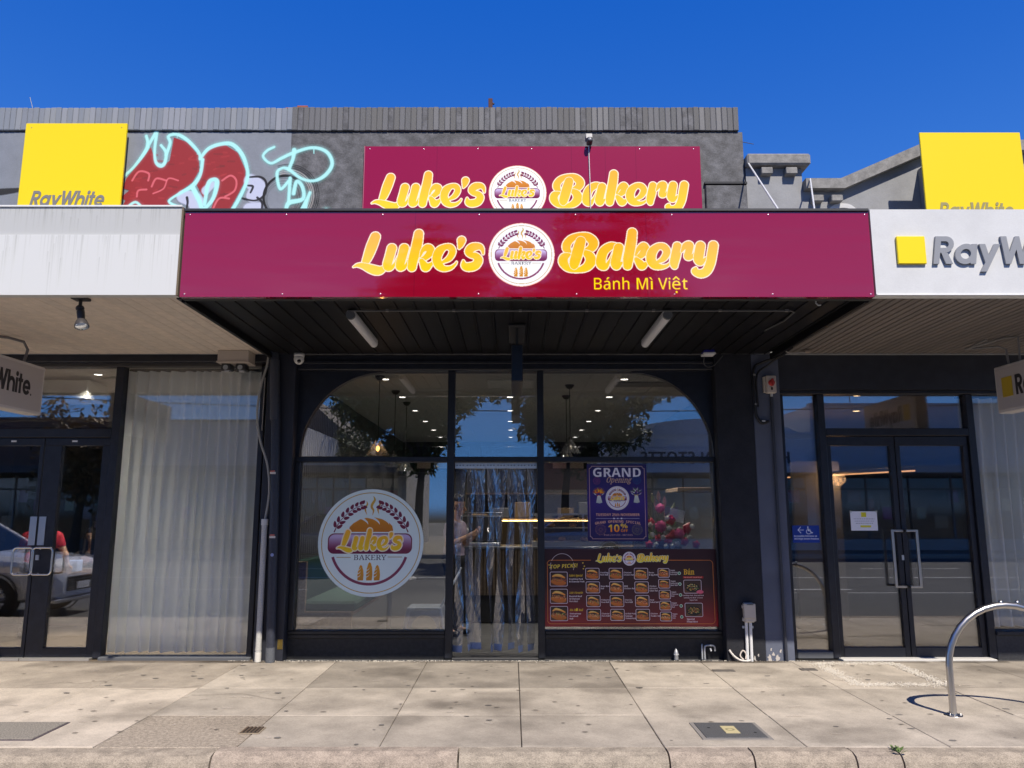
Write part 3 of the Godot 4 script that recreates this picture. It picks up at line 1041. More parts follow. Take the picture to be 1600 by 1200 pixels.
# ---------------------------------------------------------------- lettering cut from sheet: upright cap height 1, leaning by slant
func pts(a: Array) -> PackedVector2Array:
	var p := PackedVector2Array()
	for k in range(0, a.size(), 2):
		p.append(Vector2(a[k], a[k + 1]))
	return p

func ring_half(mid: Vector2, r0: float, r1: float, a0: float, a1: float) -> PackedVector2Array:
	var p := arc_points(mid, r1, a0, a1, 14)
	var q := arc_points(mid, r0, a0, a1, 14)
	q.reverse()
	p.append_array(q)
	return p

func glyph(ch: String) -> Array: # [advance, polygons]
	match ch:
		"R": return [0.74, [pts([0, 0, 0.2, 0, 0.2, 1, 0, 1]), pts([0.2, 0.82, 0.36, 0.82, 0.36, 1, 0.2, 1]), pts([0.2, 0.4, 0.36, 0.4, 0.36, 0.58, 0.2, 0.58]), ring_half(Vector2(0.36, 0.7), 0.12, 0.3, -PI / 2, PI / 2), pts([0.44, 0, 0.68, 0, 0.46, 0.4, 0.24, 0.4])]]
		"a": return [0.80, [ring_half(Vector2(0.36, 0.36), 0.18, 0.37, PI / 2, PI * 1.5), ring_half(Vector2(0.36, 0.36), 0.18, 0.37, -PI / 2, PI / 2), pts([0.55, 0, 0.74, 0, 0.74, 0.72, 0.55, 0.72])]]
		"y": return [0.72, [pts([0, 0.72, 0.21, 0.72, 0.37, 0.31, 0.53, 0.72, 0.74, 0.72, 0.34, -0.28, 0.13, -0.28, 0.26, 0.05])]]
		"W": return [1.20, [pts([0, 1, 0.21, 1, 0.36, 0.42, 0.52, 1, 0.66, 1, 0.82, 0.42, 0.97, 1, 1.18, 1, 0.92, 0, 0.74, 0, 0.59, 0.52, 0.44, 0, 0.26, 0])]]
		"h": return [0.76, [pts([0, 0, 0.19, 0, 0.19, 1, 0, 1]), ring_half(Vector2(0.37, 0.38), 0.15, 0.34, 0, PI), pts([0.52, 0, 0.71, 0, 0.71, 0.38, 0.52, 0.38])]]
		"i": return [0.26, [pts([0.01, 0, 0.2, 0, 0.2, 0.72, 0.01, 0.72]), arc_points(Vector2(0.105, 0.9), 0.12, 0, TAU * 0.95, 12)]]
		"t": return [0.46, [pts([0.1, 0, 0.29, 0, 0.29, 0.95, 0.1, 0.95]), pts([0, 0.55, 0.42, 0.55, 0.42, 0.72, 0, 0.72])]]
		"e": return [0.80, [ring_half(Vector2(0.37, 0.36), 0.19, 0.37, 0, PI), ring_half(Vector2(0.37, 0.36), 0.19, 0.37, PI, TAU * 0.90), pts([0.16, 0.28, 0.735, 0.28, 0.735, 0.43, 0.16, 0.43])]]
		".": return [0.2, [arc_points(Vector2(0.05, 0.05), 0.05, 0, TAU * 0.92, 10)]]
	return [0.3, []]

# one mesh part per letter, from at along `along`, `up` up, standing `deep` out of the face
func letters(text: String, parent: Node3D, at: Vector3, h: float, squeeze: float, deep: float, m: Material, slant := 0.2, frame := Basis()) -> void:
	var x := 0.0
	for ch in text:
		var g := glyph(ch)
		var s := Shape.new()
		var laid := []
		for p: PackedVector2Array in g[1]:
			var bits := [p]
			for o in laid:
				var next := []
				for b in bits:
					for c in Geometry2D.clip_polygons(b, o):
						if not Geometry2D.is_polygon_clockwise(c):
							next.append(c)
				bits = next
			laid.append(p)
			for b: PackedVector2Array in bits:
				var q := PackedVector2Array()
				for w in b:
					q.append(Vector2((x + w.x) * squeeze + w.y * slant, w.y) * h)
				s.prism(q, 0.0, deep)
		x += g[0]
		if s.v.size():
			s.moved(Transform3D(frame, at))
			part("letter", s, m, parent)

# ---------------------------------------------------------------- bodies as one skin round a skeleton
func skin(bones: Array, cell: float, blend: float) -> Shape:
	var s := Shape.new()
	var lo := Vector3.ONE * 1e9
	var hi := -lo
	for b in bones:
		var r: float = max(b[2], b[3])
		lo = lo.min(b[0].min(b[1]) - Vector3.ONE * (r + cell * 3))
		hi = hi.max(b[0].max(b[1]) + Vector3.ONE * (r + cell * 3))
	var nx := int((hi.x - lo.x) / cell) + 2
	var ny := int((hi.y - lo.y) / cell) + 2
	var nz := int((hi.z - lo.z) / cell) + 2
	var f := PackedFloat32Array()
	f.resize(nx * ny * nz)
	f.fill(1.0)
	for b in bones:
		var a: Vector3 = b[0]
		var ab: Vector3 = b[1] - a
		var l2 := maxf(ab.length_squared(), 1e-9)
		var r: float = max(b[2], b[3]) + blend + cell * 1.5
		var p0: Vector3 = (b[0].min(b[1]) - Vector3.ONE * r - lo) / cell
		var p1: Vector3 = (b[0].max(b[1]) + Vector3.ONE * r - lo) / cell
		for z in range(maxi(0, int(p0.z)), mini(nz, int(p1.z) + 2)):
			for y in range(maxi(0, int(p0.y)), mini(ny, int(p1.y) + 2)):
				var k := (z * ny + y) * nx
				for x in range(maxi(0, int(p0.x)), mini(nx, int(p1.x) + 2)):
					var p := lo + Vector3(x, y, z) * cell - a
					var t := clampf(p.dot(ab) / l2, 0, 1)
					var d := (p - ab * t).length() - lerpf(b[2], b[3], t)
					var o := f[k + x]
					var h := clampf(0.5 + 0.5 * (o - d) / blend, 0, 1)
					f[k + x] = lerpf(o, d, h) - blend * h * (1 - h)
	var at := PackedInt32Array()
	at.resize(nx * ny * nz)
	at.fill(-1)
	var sx := 1
	var sy := nx
	var sz := nx * ny
	var corner := [0, sx, sy, sx + sy, sz, sx + sz, sy + sz, sx + sy + sz]
	var off := [Vector3(0, 0, 0), Vector3(1, 0, 0), Vector3(0, 1, 0), Vector3(1, 1, 0), Vector3(0, 0, 1), Vector3(1, 0, 1), Vector3(0, 1, 1), Vector3(1, 1, 1)]
	var edges := [[0, 1], [2, 3], [4, 5], [6, 7], [0, 2], [1, 3], [4, 6], [5, 7], [0, 4], [1, 5], [2, 6], [3, 7]]
	for z in nz - 1:
		for y in ny - 1:
			for x in nx - 1:
				var k := z * sz + y * sy + x
				if absf(f[k]) > cell * 2.0:
					continue
				var inside := 0
				for c in 8:
					if f[k + corner[c]] < 0:
						inside += 1
				if inside == 0 or inside == 8:
					continue
				var sum := Vector3.ZERO
				var cnt := 0
				for e in edges:
					var fa := f[k + corner[e[0]]]
					var fb := f[k + corner[e[1]]]
					if (fa < 0) != (fb < 0):
						sum += (off[e[0]] as Vector3).lerp(off[e[1]], fa / (fa - fb))
						cnt += 1
				var g := Vector3(f[k + 1] - f[k] + f[k + 1 + sy] - f[k + sy], f[k + sy] - f[k] + f[k + sy + sz] - f[k + sz], f[k + sz] - f[k] + f[k + sz + sx] - f[k + sx]).normalized()
				at[k] = s.put(lo + (Vector3(x, y, z) + sum / cnt) * cell, g)
	for z in range(1, nz - 1):
		for y in range(1, ny - 1):
			for x in range(1, nx - 1):
				var k := z * sz + y * sy + x
				var a := f[k]
				if absf(a) > cell * 2.0:
					continue
				for ax in 3:
					var d: int = [sx, sy, sz][ax]
					if (a < 0) == (f[k + d] < 0):
						continue
					var u: int = [sy, sz, sx][ax]
					var w: int = [sz, sx, sy][ax]
					var q := [at[k - u - w], at[k - w], at[k], at[k - u]]
					if q.min() < 0:
						continue
					if a < 0:
						s.i.append_array([q[0], q[2], q[1], q[0], q[3], q[2]])
					else:
						s.i.append_array([q[0], q[1], q[2], q[0], q[2], q[3]])
	return s

# joints in the person's own axes: x to their left, y up, z ahead
func hand_bones(w: Vector3, dir: Vector3, palm_down: Vector3, side: float) -> Array:
	var d := dir.normalized()
	var n := (palm_down - d * palm_down.dot(d)).normalized()
	var across := d.cross(n) * side
	var out := [[w, w + d * 0.045, 0.021, 0.024], [w + d * 0.045 + across * 0.02, w + d * 0.08 + across * 0.024, 0.017, 0.013], [w + d * 0.045 - across * 0.02, w + d * 0.078 - across * 0.024, 0.017, 0.012]]
	var lens := [0.072, 0.08, 0.074, 0.058]
	for k in 4:
		var o := across * (0.027 - 0.018 * k)
		var p0: Vector3 = w + d * 0.082 + o
		var p1: Vector3 = p0 + (d * 0.9 + n * 0.35).normalized() * lens[k] * 0.5
		var p2: Vector3 = p1 + (d * 0.6 + n * 0.8).normalized() * lens[k] * 0.3
		var p3: Vector3 = p2 + (d * 0.2 + n).normalized() * lens[k] * 0.25
		out.append_array([[p0, p1, 0.0095, 0.0088], [p1, p2, 0.0088, 0.008], [p2, p3, 0.008, 0.0072]])
	var t0 := w + d * 0.025 + across * 0.024
	var t1 := t0 + (d * 0.6 + across * 0.7 + n * 0.4).normalized() * 0.035
	out.append_array([[t0, t1, 0.013, 0.011], [t1, t1 + (d * 0.9 + n * 0.4).normalized() * 0.034, 0.010, 0.008]])
	return out

func person(label: String, at: Vector3, turn: float, j: Dictionary, look: Dictionary) -> Node3D:
	var o := thing("person", at, label, "person")
	o.rotation.y = turn
	var x := Transform3D.IDENTITY
	var hip: Vector3 = j.hip
	var neck: Vector3 = j.neck
	var head: Vector3 = j.head
	var spine := (neck - hip).normalized()
	var w: float = look.get("shoulder", 0.19)
	var body := []
	var shirt := []
	var legs := []
	var shoes := []
	var lean := Vector3.RIGHT
	body.append([hip - lean * 0.07, hip + lean * 0.07, 0.115, 0.115])
	body.append([hip + spine * 0.12 - lean * 0.05, hip + spine * 0.12 + lean * 0.05, 0.105, 0.105])
	body.append([hip + spine * 0.33 - lean * 0.08, hip + spine * 0.33 + lean * 0.08, 0.11, 0.11])
	body.append([neck - spine * 0.09 - lean * (w - 0.06), neck - spine * 0.09 + lean * (w - 0.06), 0.062, 0.062])
	body.append([neck - spine * 0.06, head - Vector3(0, 0.05, 0.01), 0.058, 0.052])
	for b in body.slice(0, 4):
		shirt.append([b[0], b[1], b[2] + 0.012, b[3] + 0.012])
	for sd in [1.0, -1.0]:
		var key := "l" if sd > 0 else "r"
		var sh: Vector3 = neck - spine * 0.09 + lean * sd * w
		var el: Vector3 = j[key + "elbow"]
		var wr: Vector3 = j[key + "wrist"]
		var kn: Vector3 = j[key + "knee"]
		var an: Vector3 = j[key + "ankle"]
		var hp: Vector3 = hip + lean * sd * 0.09
		body.append_array([[sh, el, 0.05, 0.038], [el, wr, 0.038, 0.026], [hp, kn, 0.085, 0.056], [kn, an, 0.056, 0.036], [an, an + Vector3(0, -0.05, 0.14), 0.038, 0.03]])
		var cut: float = look.get("sleeve", 1.0)
		shirt.append([sh, sh.lerp(el, minf(1.0, cut * 1.0)), 0.062, 0.054])
		if cut > 1.0:
			shirt.append([el, el.lerp(wr, cut - 1.0), 0.05, 0.04])
		legs.append_array([[hp, kn, 0.10, 0.074], [kn, kn.lerp(an, 0.94), 0.074, 0.06]])
		shoes.append_array([[an + Vector3(0, -0.045, -0.02), an + Vector3(0, -0.055, 0.15), 0.045, 0.038]])
		body.append_array(hand_bones(wr, wr - el, j.get("palm", Vector3.DOWN), sd).slice(0, 3))
	legs.append([hip - lean * 0.07, hip + lean * 0.07, 0.13, 0.13])
	# head on its own finer grid, then hands, all in the body's mesh
	var s := skin(body, 0.014, 0.03)
	var fwd: Vector3 = (j.get("gaze", Vector3(0, 0, 1)) as Vector3).normalized()
	var side := Vector3.UP.cross(fwd).normalized()
	var hb := [[head + Vector3(0, 0.045, 0) - fwd * 0.015, head + Vector3(0, 0.04, 0) + fwd * 0.012, 0.085, 0.08], [head + Vector3(0, -0.03, 0) + fwd * 0.02, head + Vector3(0, -0.075, 0) + fwd * 0.045, 0.062, 0.036],
		[head + fwd * 0.088 + Vector3(0, 0.02, 0), head + fwd * 0.108 + Vector3(0, -0.02, 0), 0.010, 0.014], [head + side * 0.083 + Vector3(0, 0.015, 0), head + side * 0.085 + Vector3(0, -0.02, 0), 0.014, 0.011], [head - side * 0.083 + Vector3(0, 0.015, 0), head - side * 0.085 + Vector3(0, -0.02, 0), 0.014, 0.011],
		[head + fwd * 0.078 + side * 0.018 + Vector3(0, -0.052, 0), head + fwd * 0.078 - side * 0.018 + Vector3(0, -0.052, 0), 0.012, 0.012]]
	s.join(skin(hb, 0.006, 0.02))
	for sd in [1.0, -1.0]:
		var key := "l" if sd > 0 else "r"
		s.join(skin(hand_bones(j[key + "wrist"], j[key + "wrist"] - j[key + "elbow"], j.get("palm", Vector3.DOWN), sd), 0.005, 0.006))
	var put_on := func(nm: String, sh: Shape, m: Material) -> void:
		var mi := MeshInstance3D.new()
		mi.name = numbered(nm, o)
		mi.mesh = sh.mesh()
		mi.material_override = m
		o.add_child(mi, true)
	put_on.call("body", s, look.skin)
	put_on.call("top", skin(shirt, 0.016, 0.03), look.top)
	put_on.call("trousers", skin(legs, 0.016, 0.03), look.legs)
	put_on.call("shoes", skin(shoes, 0.014, 0.01), M(0.02, 0.02, 0.022, 0.6))
	var hair := [[head + Vector3(0, 0.07, 0) - fwd * 0.025, head + Vector3(0, 0.075, 0) + fwd * 0.012, 0.088, 0.080], [head + Vector3(0, 0.03, 0) - fwd * 0.05, head + Vector3(0, -0.05, 0) - fwd * 0.05, 0.075, 0.055]]
	if look.get("long", false):
		for sd in [1.0, -1.0]:
			hair.append([head + side * sd * 0.075 + Vector3(0, 0.04, 0) + fwd * 0.01, head + side * sd * 0.095 + Vector3(0, -0.24, 0.02) + fwd * 0.02, 0.035, 0.03])
		hair.append([head - fwd * 0.05, head + Vector3(0, -0.26, 0) - fwd * 0.06, 0.08, 0.06])
	put_on.call("hair", skin(hair, 0.012, 0.02), look.hair)
	var eyes := Shape.new()
	for sd in [1.0, -1.0]:
		eyes.blob(head + fwd * 0.088 + side * sd * 0.031 + Vector3(0, 0.022, 0), Vector3(0.011, 0.008, 0.008), 8)
	put_on.call("eyes", eyes, M(0.03, 0.02, 0.02, 0.2))
	return o

# ---------------------------------------------------------------- trees across the road
func tree(label: String, at: Vector3, h: float, spread: Vector3, leaf: Array, seed_no: int, leaves := 5200) -> void:
	rng.seed = seed_no
	var o := thing("street_tree", at, label, "tree", "trees across the road")
	var bark := M(0.09, 0.07, 0.055, 0.9, {"grain": [0.03, 0.6, 1.0, 0.6], "bump": [0.05, 2.0, 0.6]})
	var st := Shape.new()
	var fork := at + Vector3(0.15, h * 0.30, 0.0)
	st.tube([at, at + Vector3(0.05, h * 0.2, 0.05), fork], [0.19, 0.15, 0.12], 10)
	part("trunk", st, bark, o)
	var tips := []
	for k in 9:
		var a := TAU * k / 9 + rng.randf() * 0.5
		var tip := fork + Vector3(cos(a) * spread.x * rng.randf_range(0.35, 0.8), rng.randf_range(0.10, 0.62) * h, sin(a) * spread.z * rng.randf_range(0.35, 0.8))
		var midp := fork.lerp(tip, 0.5) + Vector3(0, 0.25, 0)
		part("limb", Shape.new().tube([fork - Vector3(0, 0.1, 0), midp, tip], [0.085, 0.05, 0.018], 7), bark, o)
		tips.append_array([tip, midp])
	var lm := Shape.new() # one bent leaf
	lm.tri(Vector3(0, 0, 0), Vector3(0.065, 0.01, -0.12), Vector3(0, 0.02, -0.28))
	lm.tri(Vector3(0, 0, 0), Vector3(0, 0.02, -0.28), Vector3(-0.065, 0.01, -0.12))
	var mm := MultiMesh.new()
	mm.transform_format = MultiMesh.TRANSFORM_3D
	mm.use_colors = true
	mm.mesh = lm.mesh()
	mm.instance_count = leaves
	var clumps := []
	for k in 90:
		var t: Vector3 = tips[k % tips.size()]
		clumps.append([t + Vector3(rng.randfn() * spread.x * 0.22, rng.randfn() * h * 0.06, rng.randfn() * spread.z * 0.22), rng.randf_range(0.4, 0.95), rng.randf_range(0.7, 1.25)])
	for k in leaves:
		var c: Array = clumps[rng.randi() % clumps.size()]
		var d: Vector3 = Vector3(rng.randfn(), rng.randfn() * 0.7, rng.randfn()).normalized() * c[1] * pow(rng.randf(), 0.45)
		var b := Basis.from_euler(Vector3(rng.randf_range(-1.2, 0.9), rng.randf() * TAU, rng.randf_range(-0.6, 0.6))).scaled(Vector3.ONE * rng.randf_range(0.7, 1.3))
		mm.set_instance_transform(k, Transform3D(b, c[0] - at + d))
		var g: float = c[2] * rng.randf_range(0.8, 1.2)
		mm.set_instance_color(k, Color(leaf[0] * g, leaf[1] * g, leaf[2] * g))
	var mi := MultiMeshInstance3D.new()
	mi.name = "crown"
	mi.multimesh = mm
	mi.material_override = M(1, 1, 1, 0.6, {"vc": true, "back": 0.5})
	mi.set_meta("kind", "stuff")
	o.add_child(mi, true)

# ---------------------------------------------------------------- cars
func car(label: String, at: Vector3, turn: float, paint: Material, plate_on := true) -> void: # nose along +x, 4.6 m long
	var o := thing("parked_car", at, label, "car", "cars parked in the street")
	o.rotation.y = turn
	var put_on := func(nm: String, sh: Shape, m: Material, par: Node3D = o) -> MeshInstance3D:
		var mi := MeshInstance3D.new()
		mi.name = numbered(nm, par)
		mi.mesh = sh.mesh()
		mi.material_override = m
		par.add_child(mi, true)
		return mi
	# stations: x, half width, sill height, shoulder height, top height of the lower body
	var st := [[-2.28, 0.70, 0.48, 0.80, 0.92], [-2.2, 0.84, 0.34, 0.88, 1.02], [-1.8, 0.91, 0.27, 0.94, 1.08], [-0.9, 0.93, 0.25, 0.95, 1.06], [0.3, 0.93, 0.25, 0.94, 1.04], [1.1, 0.925, 0.25, 0.92, 1.02], [1.7, 0.90, 0.26, 0.88, 0.97], [2.1, 0.82, 0.28, 0.80, 0.90], [2.24, 0.70, 0.30, 0.70, 0.80], [2.30, 0.55, 0.34, 0.60, 0.68]]
	var ring := func(q: Array) -> Array:
		var w: float = q[1]
		var out := []
		for p in [[0.75, q[2]], [0.97, q[2] + 0.06], [1.0, (q[2] + q[3]) * 0.5], [0.985, q[3] - 0.04], [0.93, q[3] + 0.02], [0.78, q[4]], [0.4, q[4] + 0.035], [0.0, q[4] + 0.045]]:
			out.append(Vector3(q[0], p[1], w * p[0]))
		for k in range(6, -1, -1):
			out.append(Vector3(out[k].x, out[k].y, -out[k].z))
		return out
	var sh := Shape.new()
	var loft := func(s: Shape, list: Array, maker: Callable) -> void:
		for k in list.size() - 1:
			var a: Array = maker.call(list[k])
			var b: Array = maker.call(list[k + 1])
			for m in a.size():
				var n := (m + 1) % a.size()
				s.quad(a[m], b[m], b[n], a[n])
		for e in [0, list.size() - 1]:
			var a: Array = maker.call(list[e])
			var c := Vector3.ZERO
			for p in a: c += p / a.size()
			for m in a.size():
				if e == 0: s.tri(c, a[m], a[(m + 1) % a.size()])
				else: s.tri(c, a[(m + 1) % a.size()], a[m])
	loft.call(sh, st, ring)
	put_on.call("body", sh, paint)
	var cabin := Shape.new()
	var gl := [[-2.1, 0.74, 1.0, 1.10], [-1.75, 0.72, 1.0, 1.52], [-1.2, 0.68, 1.0, 1.60], [-0.2, 0.67, 1.0, 1.61], [0.35, 0.69, 1.0, 1.50], [1.15, 0.76, 1.0, 1.03]]
	loft.call(cabin, gl, func(q: Array) -> Array:
		return [Vector3(q[0], q[2], q[1] + 0.1), Vector3(q[0], lerpf(q[2], q[3], 0.5), q[1] + 0.05), Vector3(q[0], q[3] - 0.03, q[1] - 0.05), Vector3(q[0], q[3], q[1] - 0.15), Vector3(q[0], q[3], 0.15 - q[1]), Vector3(q[0], q[3] - 0.03, 0.05 - q[1]), Vector3(q[0], lerpf(q[2], q[3], 0.5), -q[1] - 0.05), Vector3(q[0], q[2], -q[1] - 0.1)])
	put_on.call("window", cabin, M(0.012, 0.015, 0.018, 0.05))
	var roof := Shape.new()
	roof.box(Vector3(-1.75, 1.575, -0.55), Vector3(0.1, 1.635, 0.55), 0.03)
	put_on.call("roof", roof, paint)
	for sd in [-1.0, 1.0]:
		var pil := Shape.new()
		for q in [[[0.98, 1.04, 0.86], [0.15, 1.585, 0.60]], [[-0.55, 1.03, 0.80], [-0.55, 1.6, 0.60]], [[-1.95, 1.05, 0.82], [-1.55, 1.585, 0.60]]]:
			pil.tube([Vector3(q[0][0], q[0][1], q[0][2] * sd), Vector3(q[1][0], q[1][1], q[1][2] * sd)], 0.045, 8)
		put_on.call("pillar", pil, paint)
		put_on.call("mirror", Shape.new().blob(Vector3(0.85, 1.05, 1.02 * sd), Vector3(0.09, 0.07, 0.11), 10), paint)
		put_on.call("headlight", Shape.new().box(Vector3(1.98, 0.70, sd * 0.62 - 0.17), Vector3(2.19, 0.78, sd * 0.62 + 0.17), 0.03), M(0.6, 0.65, 0.7, 0.05, {"metal": 0.6}))
		put_on.call("tail_light", Shape.new().box(Vector3(-2.29, 0.86, sd * 0.6 - 0.18), Vector3(-2.16, 0.96, sd * 0.6 + 0.18), 0.02), M(0.3, 0.01, 0.01, 0.15))
		for x in [-1.42, 1.42]:
			var c := Vector3(x, 0.34, sd * 0.82)
			var turned := Basis(Vector3.RIGHT, PI / 2)
			var wh := put_on.call("wheel", Shape.new().lathe([Vector2(0.20, -0.11), Vector2(0.33, -0.11), Vector2(0.345, -0.06), Vector2(0.345, 0.06), Vector2(0.33, 0.11), Vector2(0.20, 0.11)], c, 26, turned), M(0.015, 0.015, 0.016, 0.85)) as MeshInstance3D
			var rim := Shape.new()
			for k in 10:
				var a := TAU * k / 10
				rim.tube([c + Vector3(0, 0, sd * 0.10), c + Vector3(cos(a) * 0.21, sin(a) * 0.21, sd * 0.09)], 0.018, 6)
			rim.lathe([Vector2(0.2, -0.1), Vector2(0.23, 0.0), Vector2(0.2, 0.1)], c, 24, turned)
			put_on.call("rim", rim, M(0.5, 0.5, 0.52, 0.25, {"metal": 0.9}), wh)
			put_on.call("wheel_arch", Shape.new().lathe([Vector2(0.385, 0.03), Vector2(0.40, 0.0), Vector2(0.385, -0.03)], c + Vector3(0, 0, sd * 0.095), 28, turned), M(0.02, 0.02, 0.02, 0.6))
	var gr := Shape.new()
	gr.box(Vector3(2.20, 0.40, -0.46), Vector3(2.315, 0.66, 0.46), 0.03)
	put_on.call("grille", gr, M(0.02, 0.02, 0.022, 0.25))
	var bars := Shape.new()
	for k in 6:
		bars.box(Vector3(2.31, 0.43 + k * 0.04, -0.43), Vector3(2.322, 0.442 + k * 0.04, 0.43))
	put_on.call("grille_bars", bars, M(0.5, 0.5, 0.52, 0.15, {"metal": 1.0}))
	put_on.call("lower_bumper", Shape.new().box(Vector3(2.05, 0.24, -0.72), Vector3(2.30, 0.31, 0.72), 0.03), M(0.55, 0.55, 0.57, 0.2, {"metal": 0.9}))
	if plate_on:
		put_on.call("number_plate", Shape.new().box(Vector3(2.318, 0.44, -0.19), Vector3(2.332, 0.55, 0.19)), M(0.75, 0.75, 0.75, 0.4))
	for sd in [-1.0, 1.0]:
		for x in [-0.75, 0.32]:
			put_on.call("door_handle", Shape.new().box(Vector3(x - 0.1, 0.85, sd * 0.915 - 0.012), Vector3(x + 0.1, 0.875, sd * 0.915 + 0.025), 0.01), paint)

# ---------------------------------------------------------------- the scene
const ZG := -0.2 # the plane of the shop glass

func bx(x0: float, x1: float, y0: float, y1: float, z0: float, z1: float, b := 0.0) -> Shape:
	return Shape.new().box(Vector3(x0, y0, z0), Vector3(x1, y1, z1), b)

func pane(nm: String, x0: float, x1: float, y0: float, y1: float, parent: Node3D, z := ZG) -> void: # sealed double glazing of laminated sheets
	var g := glass()
	var p := part(nm, bx(x0, x1, y0, y1, z + 0.0015, z + 0.004).join(bx(x0, x1, y0, y1, z - 0.001, z + 0.0013)).join(bx(x0, x1, y0, y1, z - 0.004, z - 0.0012)), g, parent)
	part("inner_sheet", bx(x0, x1, y0, y1, z - 0.0185, z - 0.016).join(bx(x0, x1, y0, y1, z - 0.021, z - 0.0187)).join(bx(x0, x1, y0, y1, z - 0.024, z - 0.0212)), g, p)

func clear_pane(nm: String, x0: float, x1: float, y0: float, y1: float, parent: Node3D, z := ZG) -> void: # plain double glazing
	var p := part(nm, bx(x0, x1, y0, y1, z - 0.003, z + 0.003), glass(), parent)
	part("inner_sheet", bx(x0, x1, y0, y1, z - 0.022, z - 0.016), glass(), p)

func face_quad(x0: float, x1: float, y0: float, y1: float, z: float) -> Shape:
	var s := Shape.new()
	s.quad(Vector3(x0, y0, z), Vector3(x1, y0, z), Vector3(x1, y1, z), Vector3(x0, y1, z))
	return s

func _ready() -> void:
	rng.seed = 7
	# camera: standing in the road, looking a little upwards
	var cam := Camera3D.new()
	cam.name = "camera"
	cam.position = Vector3(0, 1.55, 8.46)
	cam.rotation.x = atan(200.0 / 1200.0)
	cam.fov = rad_to_deg(2.0 * atan(600.0 / 1200.0))
	cam.near = 0.05
	cam.far = 400
	cam.current = true
	add_child(cam)
	var sky := ProceduralSkyMaterial.new()
	sky.sky_top_color = Color(0.012, 0.295, 0.66)
	sky.sky_horizon_color = Color(0.43, 0.68, 0.97)
	sky.sky_curve = 0.175
	sky.ground_bottom_color = Color(0.30, 0.29, 0.27)
	sky.ground_horizon_color = Color(0.45, 0.47, 0.48)
	sky.sun_angle_max = 12
	sky.sun_curve = 0.1
	sky.sky_cover = clouds()
	var env := Environment.new()
	env.background_mode = Environment.BG_SKY
	env.sky = Sky.new()
	env.sky.sky_material = sky
	env.tonemap_mode = Environment.TONE_MAPPER_LINEAR
	env.tonemap_exposure = 1.36
	env.sdfgi_enabled = true
	env.ssao_enabled = true
	env.ssil_enabled = true
	var we := WorldEnvironment.new()
	we.name = "world_environment"
	we.environment = env
	add_child(we)
	var sun := DirectionalLight3D.new()
	sun.name = "sun"
	sun.light_energy = 1.35
	sun.light_color = Color(1.0, 0.965, 0.91)
	sun.light_angular_distance = 0.5
	sun.shadow_enabled = true
	add_child(sun)
	sun.look_at_from_position(Vector3.ZERO, Vector3(-0.25, -1.0, -0.82), Vector3.UP)
	build_ground()
	build_far_side()
	build_left_shop()
	build_right_shop()
	build_bakery()
	build_signs()
	build_fittings()
	build_inside()
	build_people()

func clouds() -> Texture2D: # thin wisps of cloud low in the sky
	var f := FastNoiseLite.new()
	f.seed = 11
	f.frequency = 0.9
	f.fractal_octaves = 5
	f.noise_type = FastNoiseLite.TYPE_SIMPLEX_SMOOTH
	var img := Image.create(512, 256, false, Image.FORMAT_RGBAF)
	for y in 128:
		var up := PI / 2 - PI * (y + 0.5) / 256.0
		for x in 512:
			var a := TAU * (x + 0.5) / 512.0
			var d := Vector3(cos(a) * cos(up), sin(up) * 2.6, sin(a) * cos(up))
			var v := f.get_noise_3dv(d * 2.2)
			var low := clampf(1.0 - (up - 0.12) * 5.0, 0, 1)
			var al := clampf((v - 0.20) * 2.4, 0, 0.75) * low
			img.set_pixel(x, y, Color(0.75, 0.78, 0.82, al))
	return ImageTexture.create_from_image(img)

